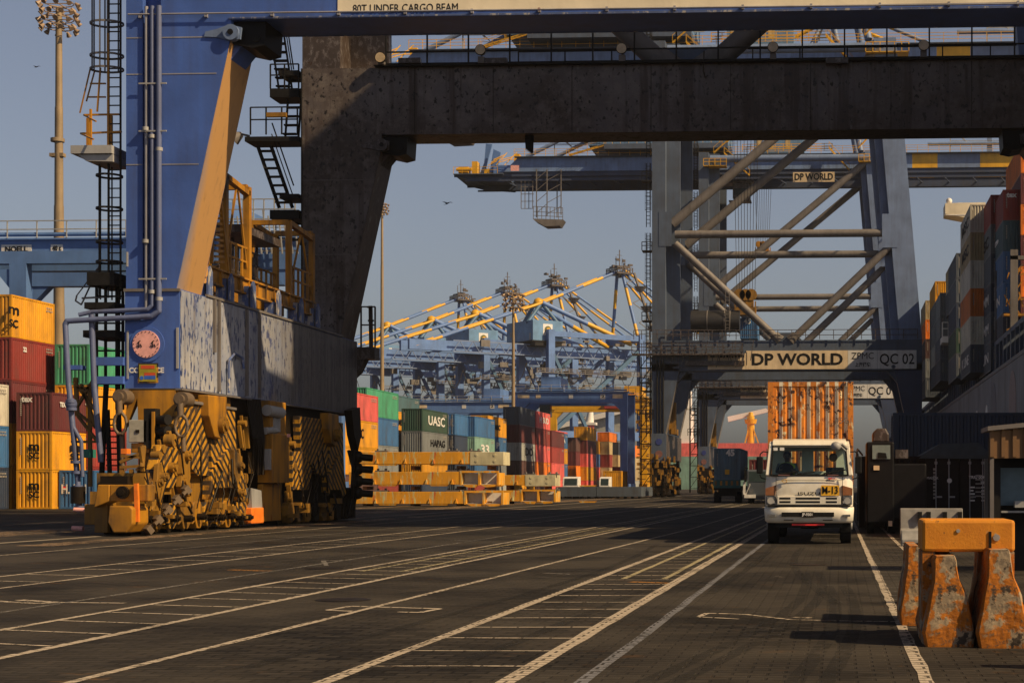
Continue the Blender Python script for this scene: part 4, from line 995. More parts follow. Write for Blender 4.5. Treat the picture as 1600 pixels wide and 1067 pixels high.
# end of the bogie train: buffer beam, wheel guard, cabinet
eb = MB(); y_ = 50.3
A, B = at(147, 783, y_), at(232, 757, y_); eb.box(A.x + .5, B.x, y_, y_ + .5, A.z, B.z); eb.prism([(A.x, A.z - .2), (A.x + .5, A.z), (A.x + .5, B.z), (A.x + .12, B.z)], 'y', y_ - .02, y_ + .7)
ebo = eb.build('buffer_beam', 'yellow', NC, bevel=.03)
eb = MB(); A = at(193, 769, y_); eb.tube((A.x, y_ - .12, A.z), (A.x, y_ + .1, A.z), .2, 14); eb.tube((A.x, y_ - .18, A.z), (A.x, y_ - .1, A.z), .1, 10); eb.build('buffer_pin', 'grease', ebo)
eb = MB(); g0, g1 = at(168, 838, 49.9), at(207, 790, 49.9); zb_, zt_ = .12, g1.z
eb.prism([(g0.x, .45), (g0.x + .18, zb_), (g1.x - .2, zb_), (g1.x, .4), (g1.x, zt_ - .1), (g1.x - .1, zt_), (g0.x + .05, zt_)], 'y', 49.9, 51.1); eb.build('wheel_guard', 'yellow', NC, bevel=.04)
eb = MB(); g0, g1 = at(145, 835, 50.6), at(166, 785, 50.6); eb.box(g0.x, g1.x, 50.7, 51.4, .1, g1.z); eb.box(at(127, 0, 50.8).x, g0.x, 51, 51.4, .35, 1.0); eb.build('end_plate', 'yellow_grimy', NC, bevel=.02)
eb = MB(); eb.bar(at(213, 755, 50.2), at(215, 815, 50.2), .12); eb.build('guard_bar', 'orange_fluo', NC)
eb = MB(); eb.box(XF - 1.7, XF - .1, 52, 55, 1.3, 2.0); eb.box(XF - 1.75, XF - .3, 55.3, 60, .4, 4.86); eb.box(XF - 1.6, XF - .2, 51.3, 53, .4, 1.4); eb.build('bogie_frame', 'yellow_grimy', NC)
eb = MB(); A, B = at(222, 700, 54.6), at(255, 612, 54.6); eb.prism([(B.x + .3, 4.9), (A.x - .6, 4.9), (A.x - .75, 3.6), (A.x - .3, 4.6), (A.x - .2, 2.0), (B.x + .3, 2.0)], 'y', 54.9, 55.2); eb.build('front_plate', 'yellow', NC)
eb = MB(); A, B = at(201, 691, 54), at(229, 656, 54); eb.box(A.x, B.x, 54.0, 54.5, A.z, B.z); cb = eb.build('electrical_cabinet', plain('cabinet_grey', (.36, .34, .28)), NC, bevel=.02)
eb = MB(); c_ = at(215, 674, 54); eb.box(c_.x - .06, c_.x + .06, 53.97, 54.0, c_.z - .05, c_.z + .06); A = at(232, 670, 54); eb.box(A.x, A.x + .09, 54.0, 54.3, A.z - .4, A.z + .35); eb.build('cabinet_label', 'grease', cb)
eb = MB(); A, B = at(203, 707, 54), at(231, 692, 54); eb.box(A.x, B.x, 54.1, 54.6, A.z, B.z); eb.build('cabinet_bracket', 'yellow', NC)
eb = MB(); A, B = at(193, 709, 53.8), at(202, 701, 53.8); eb.box(A.x, B.x, 53.6, 53.9, A.z, B.z); eb.build('warning_lamp', 'orange_fluo', NC)
eb = MB()
for (a_, b_) in (((221, 718), (227, 710)), ((237, 738), (244, 727)), ((449, 683), (454, 678))):
    A, B = at(*a_, 53 if a_[0] < 400 else 64), at(*b_, 53 if a_[0] < 400 else 64); eb.box(A.x, B.x, A.y - .05, A.y, A.z, B.z)
eb.build('inspection_tag', 'pink', NC)
eb = MB()
A = at(251, 650, 54.2)
for k in range(3): c_ = at(252, 656 + k * 18, 54.2); eb.tube((c_.x - .15, 54.2, c_.z), (c_.x + .25, 54.0, c_.z), .15, 12); eb.tube((c_.x + .25, 54.0, c_.z), (c_.x + .34, 53.96, c_.z), .18, 12)
eb.box(A.x - .5, A.x - .1, 54, 54.4, A.z - 1.1, A.z + .25); eb.build('horn_cluster', 'black_metal', NC)
eb = MB(); eb.bar(at(240, 643, 54), at(240, 735, 54), .1); eb.box(at(232, 0, 54).x, at(250, 0, 54).x, 54, 54.3, at(0, 738, 54).z, at(0, 733, 54).z); eb.build('guard_bar', 'yellow', NC)
# clutter of the step frame under the cabinet
eb = MB()
for (a_, b_) in (((190, 712), (236, 716)), ((188, 730), (232, 727)), ((190, 730), (192, 757)), ((205, 733), (207, 757)), ((214, 732), (236, 757)), ((198, 757), (228, 728)), ((188, 722), (220, 708)), ((230, 757), (240, 720))):
    eb.bar(at(*a_, 53), at(*b_, 53), .13, .09)
eb.build('step_frame', 'yellow_grimy', NC)
def chain(px, py0, py1, Y, n=3):
    c = MB(); p = at(px, py0, Y); c.tube((p.x, Y - .1, p.z), (p.x, Y + .5, p.z), .26, 14); c.tube((p.x, Y - .25, p.z), (p.x, Y - .1, p.z), .16, 12)
    c.tube(p + Vector((0, -.15, 0)), at(px + 1, py0 + 28, Y) + Vector((0, -.15, 0)), .11, 8)
    q = at(px + 2, py0 + 42, Y); N = 10
    c.path([(q.x + .22 * math.cos(t) + .02, Y - .2, q.z + .36 * math.sin(t)) for t in (2 * math.pi * i / N for i in range(N))], .055, 6, True)
    c.tube(at(px + 2, py0 + 55, Y), at(px + 3, py1, Y), .09, 8)
    c.build('hanging_shackle', 'chain_brown', NC)
chain(189, 620, 740, 54.3); chain(284, 624, 705, 54.3)
# a heavy chain slung diagonally in front of the first bogies
c = MB(); p, q = at(296, 762, 52.3), at(230, 832, 50.9)
for k in range(9):
    m0 = p.lerp(q, k / 9); m1 = p.lerp(q, (k + .8) / 9)
    if k % 2: c.bar(m0 + Vector((.1, -.1, .08)), m1 + Vector((.1, -.1, .08)), .08, .1); c.bar(m0 + Vector((-.1, -.1, -.08)), m1 + Vector((-.1, -.1, -.08)), .08, .1)
    else: c.bar(m0 + Vector((0, -.1, 0)), m1 + Vector((0, -.1, 0)), .2, .26)
c.build('slung_chain', 'chain_brown', NC)
# clutter of hoses along the bogies
random.seed(11)
c = MB()
for k in range(30):
    yy = random.uniform(51, 60.5) if k < 18 else random.uniform(65.5, 72.5); z0_ = random.uniform(1.1, 3.2)
    c.path([(XF + .25, yy, z0_), (XF + .4, yy + random.uniform(-.3, .3), z0_ - random.uniform(.3, .9)), (XF + .3, yy + random.uniform(-.8, .8), max(.3, z0_ - random.uniform(1, 1.8)))], random.choice((.02, .03, .045)), 5)
c.build('hydraulic_hose', 'grease', NC)
c = MB()
for k in range(22):
    yy = random.uniform(50.8, 60.8) if k < 14 else random.uniform(64.5, 73); z0_ = random.uniform(.2, .95); s_ = random.uniform(.08, .24)
    c.box(XF + .05, XF + .25 + s_, yy - s_, yy + s_ * .6, z0_, z0_ + s_)
c.build('bracket_plate', 'yellow_grimy', NC)
c = MB(); random.seed(31)
for k in range(34):
    yy = random.choice((random.uniform(59.6, 61.6), random.uniform(64.3, 66.5), random.uniform(51.5, 54.5))); z0_ = random.uniform(1.2, 4.3); l_ = random.uniform(.4, 1.3)
    c.bar((XF - .1, yy, z0_), (XF - .05, yy + random.uniform(-.3, .3), z0_ - l_), random.uniform(.06, .16)); 
    if k % 3 == 0: c.tube((XF - .2, yy, z0_ - .3), (XF + .1, yy, z0_ - .3), random.uniform(.1, .22), 12)
c.build('greasy_linkage', 'yellow_grimy', NC)
# far end of the sill: hook, black cluster of cables and lamps
c = MB(); X_ = XL + 2.1; Y_ = 73.6
c.prism([(Y_ - .3, 5.0), (Y_ + 1.0, 5.2), (Y_ + 1.2, 3.9), (Y_ + .7, 3.2), (Y_ + .1, 3.9)], 'x', X_ - .1, X_ + .25)
for k in range(4): c.ball((X_ + .3, Y_ + .4, 2.9 - k * .55), .3, 10); c.tube((X_ + .3, Y_ + .3, 2.9 - k * .55), (X_ + .95, Y_ + .6, 2.85 - k * .55), .16, 8)
for k in range(8): c.path([(X_ + .1 * (k % 3), Y_ + .1 * k, 3.2), (X_ + .3, Y_ + random.uniform(-.5, .6), 1.6), (X_ + .1, Y_ + random.uniform(-.6, .4), .15)], .07, 6)
c.box(X_ - 1.4, X_ + .1, Y_ - .6, Y_ + .8, .1, 1.5); c.build('end_clutter', 'grease', NC)
# bracket and small deck on the far end (outline against the sky)
c = MB(); A, B = at(546, 600, 76), at(582, 588, 76)
A, B = at(540, 562, 76), at(588, 543, 76); c.box(A.x, B.x, 75.7, 76.6, A.z, B.z); c.prism([(A.x, A.z), (B.x - .5, A.z), (B.x - .8, A.z - .6), (A.x, A.z - 1.2)], 'y', 75.8, 76.5)
railing(c, [(A.x + .8, 75.8, B.z), (B.x, 75.8, B.z)], 1.9, .6, .035); c.bar(at(579, 478, 76), at(580, 545, 76), .16); c.bar(at(574, 480, 76), at(582, 480, 76), .08); c.bar(at(575, 501, 76), at(584, 501, 76), .08); c.build('end_deck', 'dark_steel', NC)
# yellow gear on top of the sill
ys = lambda px: 23.0 * 2500 / (1310 - px) 
XS = XL + 1.45
c = MB(); c.box(XS - .12, XS + .12, 57.4, 70.6, 9.55, 9.62); c.box(XS - .12, XS + .12, 57.4, 70.6, 8.98, 9.05); c.box(XS - .02, XS + .02, 57.4, 70.6, 9.05, 9.55)
for k in range(14): c.box(XS - .1, XS + .1, 57.8 + k * .95, 57.85 + k * .95, 9.05, 9.55)
c.box(XS - 1.5, XS - 1.3, 57.4, 70.6, 9.0, 9.6); c.build('service_beam', 'yellow', NC)
c = MB()
for yy in (57.9, 60.0, 62.3, 65.2, 68.0, 70.2): c.box(XS - .2, XS + .2, yy - .15, yy + .15, 8.34, 9.0 if yy % 2 > 1 else 9.3); c.prism([(yy - .22, 8.34), (yy + .22, 8.34), (yy + .2, 9.3), (yy, 9.5), (yy - .2, 9.3)], 'x', XS + .3, XS + .38)
c.build('support_post', 'crane_blue_worn', NC)
def cage(ya, yb, zt, wd=.26):
    c = MB()
    for yy in (ya, yb):
        for xx in (XS, XS - 1.6): c.box(xx - wd / 2, xx + wd / 2, yy - wd / 2, yy + wd / 2, 9.6, zt)
    for xx in (XS, XS - 1.6): c.bar((xx, ya, zt), (xx, yb, zt - .25), wd, .2)
    for yy in (ya, yb): c.bar((XS - 1.6, yy, zt), (XS, yy, zt), .2, .2)
    c.bar((XS, ya, 9.7), (XS, (ya + yb) / 2, zt - .3), .07); c.bar((XS, yb, 9.7), (XS, (ya + yb) / 2 + .2, zt - .3), .07)
    railing(c, [(XS, ya, 9.6), (XS, yb, 9.6)], 1.2, .6, .04); railing(c, [(XS - 1.6, ya, 9.6), (XS - 1.6, yb, 9.6)], 1.2, .6, .04)
    c.build('cage_frame', 'yellow', NC)
cage(60.2, 62.6, 13.2, .25); cage(67.4, 70.4, 12.6, .22)
c = MB()
for k in range(15): z_ = 9.8 + k * .2; c.bar((XS + .1, 59.0 - k * .02, z_), (XS + .1, 59.9 - k * .01, z_ + .12), .05, .09)
c.bar((XS + .1, 58.7, 9.7), (XS + .1, 59.0, 12.8), .1); c.bar((XS + .1, 60.3, 9.6), (XS + .1, 59.3, 12.9), .12); c.build('slatted_guard', 'yellow', NC)
c = MB(); c.tube((XS + .15, 57.5, 9.25), (XS + .3, 57.5, 9.25), .42, 18); c.tube((XS + .28, 57.5, 9.25), (XS + .36, 57.5, 9.25), .2, 12); c.build('cable_sheave', 'leg_tan', NC)
c = MB(); c.box(XS - 1.7, XS - .2, 62.8, 67.0, 11.5, 11.8); c.box(XS - 1.8, XS - 1.2, 62.8, 67.0, 9.6, 10.2)
for k in range(10): yy = 62.9 + k * .45; c.bar((XS - 1.2, yy, 9.6), (XS - 1.2, yy + .1 * (k % 3), 11.2 + .3 * (k % 2)), .09)
for zz_ in (10.2, 10.7, 11.2): c.bar((XS - 1.2, 62.7, zz_), (XS - 1.2, 67.2, zz_), .06)
c.build('service_rack', 'dark_steel', NC)
# ---- zigzag stair on the back leg
st = MB(); Ys = 74.0
def flight(a, b, w=.62): 
    A, B = at(*a, Ys), at(*b, Ys); n = max(4, int(abs(A.z - B.z) / .36))
    for s_ in (-1, 1): st.bar(A + Vector((s_ * w / 2, 0, 0)), B + Vector((s_ * w / 2, .6, 0)), .05, .16)
    for i in range(n):
        c_ = A.lerp(B, (i + .5) / n) + Vector((0, .3, 0)); st.box(c_.x - w / 2, c_.x + w / 2, c_.y - .16, c_.y + .1, c_.z - .03, c_.z + .04)
    st.bar(A + Vector((w / 2 + .12, -.2, 1.0)), B + Vector((w / 2 + .12, .4, 1.0)), .05); st.bar(A + Vector((w / 2 + .1, -.2, .5)), B + Vector((w / 2 + .1, .4, .5)), .04)
def deck(px0, px1, py, h=.28): A, B = at(px0, py, Ys), at(px1, py, Ys); st.box(A.x, B.x, Ys - .3, Ys + 1.1, A.z - h, A.z)
flight((428, 20), (440, 140)); deck(425, 470, 141, .4); flight((463, 118), (449, 215)); deck(386, 470, 216, .22); flight((413, 228), (440, 322)); deck(425, 470, 330, .4); flight((470, 330), (452, 380))
deck(438, 470, 113, .22); deck(440, 470, 305, .2)
st.build('zigzag_stair', 'black_metal', NC)
st = MB(); A, B = at(395, 213, Ys), at(468, 213, Ys); railing(st, [(A.x, Ys - .3, A.z), (B.x, Ys - .3, A.z)], 1.25, .7, .03); A, B = at(426, 141, Ys), at(470, 141, Ys); railing(st, [(A.x, Ys - .3, A.z), (B.x, Ys - .3, A.z)], 1.1, .6, .03)
st.build('landing_railing', 'black_metal', NC)
st = MB(); A = at(437, 183, Ys); st.box(A.x - .45, A.x + .45, Ys - .5, Ys - .3, A.z - .1, A.z + .1); st.build('tube_lamp', 'yellow_grimy', NC)
st = MB(); A = at(372, 213, Ys); st.tube(at(378, 210, Ys), at(366, 216, Ys), .12, 12, .34); st.tube(at(378, 210, Ys), at(390, 213, Ys), .05, 8); st.build('floodlight', 'tube_tan', NC)
# ---- walkway on the back beam with floodlights
wk = MB(); zk = 20.62; yk = 73.4
wk.box(XL + 3.4, XR, 73.2, 75.6, 20.6, 20.66)
railing(wk, [(XL + 3.9, yk, zk), (XR - .5, yk, zk)], 1.45, 1.9, .035, (.45,)); wk.bar((XL + 3.6, yk, zk + .1), (XR, yk, zk + .1), .05, .1)
railing(wk, [(XL + 9.6, yk + 1.9, zk), (XR - 3, yk + 1.9, zk)], 1.1, 2.2, .03, (.5,))
wk.build('beam_railing', 'black_metal', NC)
for (px, py) in ((596, 92), (752, 80), (972, 78), (1208, 76), (1443, 73)):
    p = at(px, py, 73.2); c = MB(); c.tube((p.x, 73.0, p.z), (p.x, 73.35, p.z), .25, 18, .18); fl = c.build('floodlight', 'grease', NC)
    c = MB(); c.tube((p.x, 72.96, p.z), (p.x, 73.0, p.z), .22, 18); c.build('lens', 'lamp_glass', fl)
    c = MB(); c.bar((p.x, 73.3, 20.6), (p.x, 73.3, p.z), .06); c.box(p.x - .14, p.x + .14, 73.1, 73.4, 20.66, 20.95); c.build('lamp_bracket', 'tube_tan', fl)
for px in (640, 775, 1308): 
    p = at(px, 96, 73.2); c = MB(); c.box(p.x - .5, p.x + .5, 73.1, 73.4, p.z - .1, p.z + .13); c.build('tube_lamp', 'dark_steel', NC)
c = MB(); p = at(826, 227, 74)
for k in range(7): q = at(822 + k * 1.4, 230 + (k * 37 % 9), 74); c.prism([(q.x - .07, 17.6), (q.x + .07, 17.6), (q.x + .05, q.z), (q.x - .02, q.z - .15)], 'y', 74 + k * .03, 74.03 + k * .03)
c.build('hanging_rag', 'black_metal', NC)
c = MB(); p = at(1100, 100, 73.3); c.path([at(1100, 80, 73.3), at(1099, 112, 73.3), at(1102, 122, 73.3), at(1106, 118, 73.3)], .03); c.build('loose_cable', 'wire', NC)
st_ = MB()
for (px0, px1, py) in ((471, 588, 282), (471, 560, 398)):
    A, B = at(px0, py, 73.48), at(px1, py, 73.48); st_.box(A.x, B.x, 73.485, 73.5, A.z - .015, A.z + .015)
st_.build('weld_seam', 'tube_tan', NC)
st_ = MB(); st_.box(XL - .05, XL, 73.45, 75.6, 8.3, 20.6); st_.build('edge_plate', 'black_metal', NC)
for px in (590, 735, 903, 1100, 1330, 1510):
    st_ = MB(); x = xa(px, 73.5); st_.box(x - .05, x + .05, 73.47, 73.5, 17.58, 17.75); st_.box(x - .05, x + .05, 73.47, 73.5, 20.4, 20.58); st_.build('splice_plate', 'tube_tan', NC)
# V brace feet over the back beam are the lower braces of the frame (tubes built above)

# ---------- the two further cranes ----------
def far_portal_detail(root, Y0, number, tan_end):
    z0, z1 = za(1200, 577, 214), za(1200, 548, 214)
    xs0, xs1, xs2, xs3 = xa(1166, 214), xa(1325, 214), xa(1371, 214), xa(1432, 214)
    b = MB(); b.box(xs0, xs1 - .03, Y0 - .12, Y0 - .02, z0, z1); s1 = b.build('name_board', 'sign_beige', root)
    b = MB(); b.box(xa(1106, 214), xs0 - .04, Y0 - .11, Y0 - .02, z0, z1 - .3); s0 = b.build('notice_board', 'sign_beige', root)
    b = MB(); b.box(xs1, xs2 - .03, Y0 - .12, Y0 - .02, z0, z1); s2 = b.build('maker_board', 'sign_white', root)
    b = MB(); b.box(xs2, xs3, Y0 - .12, Y0 - .02, z0, z1); s3 = b.build('number_board', 'sign_white', root)
    zm = (z0 + z1) / 2
    text('DP WORLD', s1, ((xs0 + xs1) / 2, Y0 - .14, zm), 1.45, 'letter_black', w=11.9, bold=.06)
    text('ZPMC', s2, ((xs1 + xs2) / 2, Y0 - .14, zm + .45), .85, 'letter_black', w=2.9, bold=.0)
    text('上海振华', s2, ((xs1 + xs2) / 2, Y0 - .14, zm - .7), .42, 'letter_black', w=2.0, bold=.02)
    text('QC ' + number, s3, ((xs2 + xs3) / 2, Y0 - .14, zm), 1.35, 'letter_black', w=4.5, bold=.02)
    random.seed(3); b = MB()
    for r_ in range(2):
        x = xa(1110, 214)
        while x < xs0 - .5:
            w_ = random.uniform(.12, .4); b.box(x, x + w_, Y0 - .13, Y0 - .11, zm + .35 - r_ * .9, zm + .35 - r_ * .9 + random.uniform(.15, .4)); x += w_ + random.uniform(.08, .2)
    b.build('small_print', 'letter_black', s0)
    # platforms, railing along the portal beam
    w = MB(); railing(w, [(XL + 2, Y0 - .4, 20.65), (XR - .6, Y0 - .4, 20.65)], 1.25, 1.8, .045, (.45,)); w.box(XL - 2.5, XL + 12, Y0 - 1.4, Y0, 18.6, 18.8)
    railing(w, [(XL - 2.5, Y0 - 1.4, 18.8), (XL + 12, Y0 - 1.4, 18.8)], 1.3, 1.3, .045, (.3, .65)); railing(w, [(XL - 2.3, Y0 - .9, 20.7), (XL + 8, Y0 - .9, 20.7)], 1.2, 1.0, .045)
    for k in range(30):
        x = XL - 1.5 + k * .5; w.bar((x, Y0 - .6, 17 + (k * 7 % 5) * .3), (x + .4 * ((k % 3) - 1), Y0 - .6, 19 + (k * 3 % 4) * .5), .09)
    w.box(XL + 4.4, XL + 12.2, Y0 - .5, Y0 + .5, 17.3, 17.9)
    w.build('portal_walkway', 'dark_steel', root)
    # transformer tank on the landside end
    t = MB(); t.tube((xa(1079, 214), Y0 + 1.2, 23.2), (xa(1155, 214), Y0 + 1.2, 23.2), 1.45, 20); t.build('tank', 'tank_black', root)
    t = MB()
    for px in (1104, 1131, 1140): x = xa(px, 214); t.tube((x, Y0 + 1.2, 23.2), (x + .12, Y0 + 1.2, 23.2), 1.52, 20)
    for s_ in (0, .5): x = xa(1134, 214) + s_; t.bar((x, Y0 - .3, 21), (x, Y0 - .3, 27), .07)
    for k in range(12): x = xa(1134, 214); t.bar((x, Y0 - .3, 21.3 + k * .45), (x + .5, Y0 - .3, 21.3 + k * .45), .06)
    t.build('tank_band', 'tube_tan', root)
    # pipes and ladder on the landside leg
    p = MB()
    for d in (.7, 1.1, 1.5): p.tube((XL + d, Y0 - .12, 5), (XL + d, Y0 - .12, 18), .09, 6)
    p.build('leg_pipe', 'black_metal', root)
    l = MB()
    z = 8.0
    while z < 58:
        ladder(l, XL - .55, Y0 + .5, z, z + 8.4, .5, .05, .5, True, .42, 0, -1, .9); l.box(XL - 1.3, XL, Y0 - .3, Y0 + 1.3, z + 5.9, z + 6.05); railing(l, [(XL - 1.3, Y0 - .3, z + 6.05), (XL, Y0 - .3, z + 6.05)], 1.1, .6, .05); z += 9.2
    l.build('caged_ladder', 'black_metal', root)
    # lift shaft / stair lattice beside the leg foot
    for x0_ in (XL - 1.6,):
        s_ = MB()
        for xx in (x0_, x0_ + 1.4):
            for yy in (Y0 + .2, Y0 + 1.6): s_.bar((xx, yy, .3), (xx, yy, 18.6), .12)
        for k in range(9): z = 1 + k * 2.0; s_.box(x0_, x0_ + 1.4, Y0 + .2, Y0 + 1.6, z, z + .1); s_.bar((x0_, Y0 + .2, z), (x0_ + 1.4, Y0 + .2, z + 2), .09)
        railing(s_, [(x0_ - .3, Y0, 10.3), (x0_ + 1.8, Y0, 10.3)], 1.2, .5, .05); s_.build('stair_tower', 'black_metal', root)
    # round windows, bogies, clutter
    c = MB(); c.box(XL - .05, XL + 1.9, Y0 - .4, Y0 - .05, 4.3, 8.4); pn = c.build('end_cabinet', 'crane_grey', root)
    c = MB(); c.tube((XL + .95, Y0 - .45, 7.3), (XL + .95, Y0 - .4, 7.3), .42, 16); c.build('round_window', 'letter_blue', pn)
    c = MB(); c.tube((XL + .95, Y0 - .45, 5.7), (XL + .95, Y0 - .4, 5.7), .48, 16); c.build('round_hatch', plain('dull_red' if 'dull_red' not in MATS else 'dull_red2', (.20, .09, .08)), pn)
    XF_ = XL + 1.9
    for yc in (Y0 + 2, Y0 + 14.5): bogie_tree(root, yc, XF_, False); bogie_tree(root, yc, XR - .15, False)
    c = MB(); random.seed(int(Y0))
    for k in range(70):
        x = random.uniform(XL - .3, XL + 3.4); z = random.uniform(.2, 5.0); w_ = random.uniform(.1, .45)
        c.box(x, x + w_, Y0 - .9 + random.uniform(0, .6), Y0 + .2, z, z + random.uniform(.15, .9))
    c.build('bogie_clutter', 'yellow_grimy', root)
    c = MB(); c.box(XL, XL + 1.7, Y0 - .6, Y0 + .3, .1, 4.6); c.box(XR - 1.8, XR, Y0 - .6, Y0 + .3, .1, 4.9); c.build('bogie_end', 'grease', root)
    c = MB(); c.box(XF_ + .05, XF_ + 1.0, Y0 + 2.4, Y0 + 3.4, 8.4, 12.6); c.box(XF_ + .4, XF_ + .7, Y0 + 2.2, Y0 + 9, 8.4, 9.2); c.build('service_beam', 'yellow_grimy', root)
Q2 = quay_crane(214.0, False, 'grey blue quay crane number two straddling the lane beyond the white truck', 0)
far_portal_detail(Q2, 214.0, '02', True)
Q1 = quay_crane(286.0, False, 'grey blue quay crane number one, farther of the pair framed through the other portal', 0)
far_portal_detail(Q1, 286.0, '01', False)
def rope_falls(root, Y, x0, ztop, zbot, n, w):
    r_ = MB()
    for k in range(n):
        x = x0 + w * (k / (n - 1) - .5); r_.tube((x, Y, ztop), (x0 + w * .7 * (k / (n - 1) - .5), Y + .3, zbot), .035, 4)
    r_.build('hoist_rope', 'wire', root)
# boards on the boom of the farther crane
b = MB(); A, B = at(1239, 285, 291.1), at(1304, 269, 291.1); b.box(A.x, B.x, 291.0, 291.15, A.z, B.z); bo = b.build('name_board', 'sign_beige', Q1)
text('DP WORLD', bo, ((A.x + B.x) / 2, 290.97, (A.z + B.z) / 2), 1.15, 'letter_black', w=6.8, bold=.04)
def spreader(root, Y, px0, px1, py0, py1, m='yellow'):
    A, B = at(px0, py1, Y), at(px1, py0, Y); c = MB(); w, h = B.x - A.x, B.z - A.z
    c.box(A.x, B.x, Y - .2, Y + 1.6, A.z, A.z + h * .28); c.box(A.x + w * .12, B.x - w * .12, Y, Y + 1.4, A.z + h * .3, A.z + h * .55)
    for f in (.22, .5, .78): c.tube((A.x + w * f, Y - .1, A.z + h * .75), (A.x + w * f, Y + .3, A.z + h * .75), h * .22, 14)
    c.box(A.x + w * .2, B.x - w * .2, Y + .2, Y + 1, A.z + h * .55, B.z - h * .05)
    for f in (.02, .98): c.bar((A.x + w * f, Y, A.z - h * .12), (A.x + w * f, Y, A.z + h * .5), w * .06)
    return c.build('spreader', m, root)
spreader(Q2, 226, 1148, 1181, 450, 492, 'yellow_grimy'); rope_falls(Q2, 226.5, xa(1165, 226), 56.5, za(1165, 455, 226), 8, 3.6)
spreader(Q1, 300, 1180, 1204, 376, 398, 'yellow'); rope_falls(Q1, 300.5, xa(1192, 300), 56.5, za(1192, 378, 300), 8, 3.0)
# ================= containers =================
CW = 2.44
_cm = {}
def corr_wall(mb, a0, a1, z0, z1, axis, base, outd, pitch=.42, depth=.045):
    """trapezoid corrugated sheet along a horizontal axis; outd = +1/-1 outward"""
    n = max(2, round((a1 - a0) / pitch)); p = (a1 - a0) / n; prof = []
    for i in range(n):
        s = a0 + i * p
        prof += [(s, 0), (s + p * .28, 0), (s + p * .42, -depth), (s + p * .78, -depth), (s + p * .92, 0)]
    prof.append((a1, 0)); vs = []
    for (s, d) in prof:
        for z in (z0, z1): vs.append((s, base + outd * d, z) if axis == 'x' else (base + outd * d, s, z))
    m = len(prof); fl = (axis == 'x') ^ (outd < 0)
    fs = []
    for i in range(m - 1):
        f = (2*i, 2*i+2, 2*i+3, 2*i+1); fs.append(f if not fl else tuple(reversed(f)))
    mb.add(vs, fs)
def cont_mesh(L, H, end):
    key = (L, H, end)
    if key in _cm: return _cm[key]
    mb = MB(); w = CW / 2; t = .06
    for x in (-w, w - .16):
        for y in (0, L - .16): mb.box(x, x + .16, y, y + .16, 0, H)
    for z in (.0, H - .12):
        for x in (-w + .01, w - .11): mb.box(x, x + .10, .16, L - .16, z, z + .12)
        for y in (.01, L - .11): mb.box(-w + .16, w - .16, y, y + .1, z, z + .12)
    corr_wall(mb, .16, L - .16, .12, H - .12, 'y', w - .025, 1, .30 if L > 7 else .29); corr_wall(mb, .16, L - .16, .12, H - .12, 'y', -w + .025, -1, .30)
    if end == 'corr': corr_wall(mb, -w + .16, w - .16, .12, H - .12, 'x', .03, -1, .27, .05)
    else:
        mb.box(-w + .16, -.02, .03, .08, .12, H - .12); mb.box(.02, w - .16, .03, .08, .12, H - .12)
    mb.box(-w + .16, w - .16, L - .1, L - .05, .12, H - .12); mb.box(-w + .05, w - .05, .08, L - .08, H - .09, H - .03); mb.box(-w + .1, w - .1, .1, L - .1, .06, .12)
    me = bpy.data.meshes.new('container_body'); me.from_pydata(mb.v, [], mb.f); me.materials.append(MATS['cont_red']); me.update()
    dm = None
    if end == 'door':
        d = MB()
        for x in (-.85, -.38, .38, .85):
            d.tube((x, -.005, .1), (x, -.005, H - .1), .022, 6); d.box(x - .05, x + .05, -.02, .02, .15, .25); d.box(x - .05, x + .05, -.02, .02, H - .3, H - .2); d.box(x - .02, x + .22, -.02, .0, 1.1, 1.16)
        dm = bpy.data.meshes.new('lock_rods'); dm.from_pydata(d.v, [], d.f); dm.materials.append(MATS['galv']); dm.update()
    _cm[key] = (me, dm); return _cm[key]
NCONT = [0]
Y_CODES = True
plain('letter_dusty', (.34, .31, .28), .7)
def container(x, y, z, colour, label, group, L=12.19, H=2.59, end='corr', rz=0, m=None, name='shipping_container'):
    """x = centre of the end that faces the camera, y = that end, z = bottom"""
    me, dm = cont_mesh(L, H, end)
    o = bpy.data.objects.new(name, me); COL.objects.link(o); o.location = (x, y, z); o.rotation_euler = (0, 0, rz)
    o.material_slots[0].link = 'OBJECT'; o.material_slots[0].material = MATS[m or 'cont_' + colour]
    tag(o, label, 'container', group)
    if dm:
        d = bpy.data.objects.new('lock_rods', dm); COL.objects.link(d); d.parent = o
    if name == 'shipping_container' and Y_CODES:
        key = ('codes', L, H, end)
        if key not in _cm:
            q = MB(); rg = random.Random(4); w = CW / 2
            for r_ in range(2):
                u = L * .80
                while u < L * .95: k_ = rg.uniform(.06, .16); q.box(w + .004, w + .008, u, u + k_, H * .84 - r_ * .2, H * .84 - r_ * .2 + .11); u += k_ + .07
            for r_ in range(6):
                if end == 'door': q.box(w * .48, w * .48 + rg.uniform(.2, .45), -.012, -.004, H * .72 - r_ * .15, H * .72 - r_ * .15 + .045)
            for r_ in range(9): q.box(-w * .78, -w * .70, -.016, -.006, H * .80 - r_ * .13, H * .80 - r_ * .13 + .08)
            me2 = bpy.data.meshes.new('lettering'); me2.from_pydata(q.v, [], q.f); me2.materials.append(MATS['letter_dusty']); me2.update(); _cm[key] = me2
        d = bpy.data.objects.new('lettering', _cm[key]); COL.objects.link(d); d.parent = o
    NCONT[0] += 1
    return o
def side_text(o, s, h, L, face='+x', f=.5, zf=.55, m='letter_white', w=None, bold=.02, H=2.59):
    if face == '+x': loc = (CW / 2 + .012, L * f, H * zf)
    elif face == '-x': loc = (-CW / 2 - .012, L * f, H * zf)
    else: loc = ((f - .5) * CW, -.03, H * zf)
    return text(s, o, loc, h, m, face, w, bold=bold, local=True)
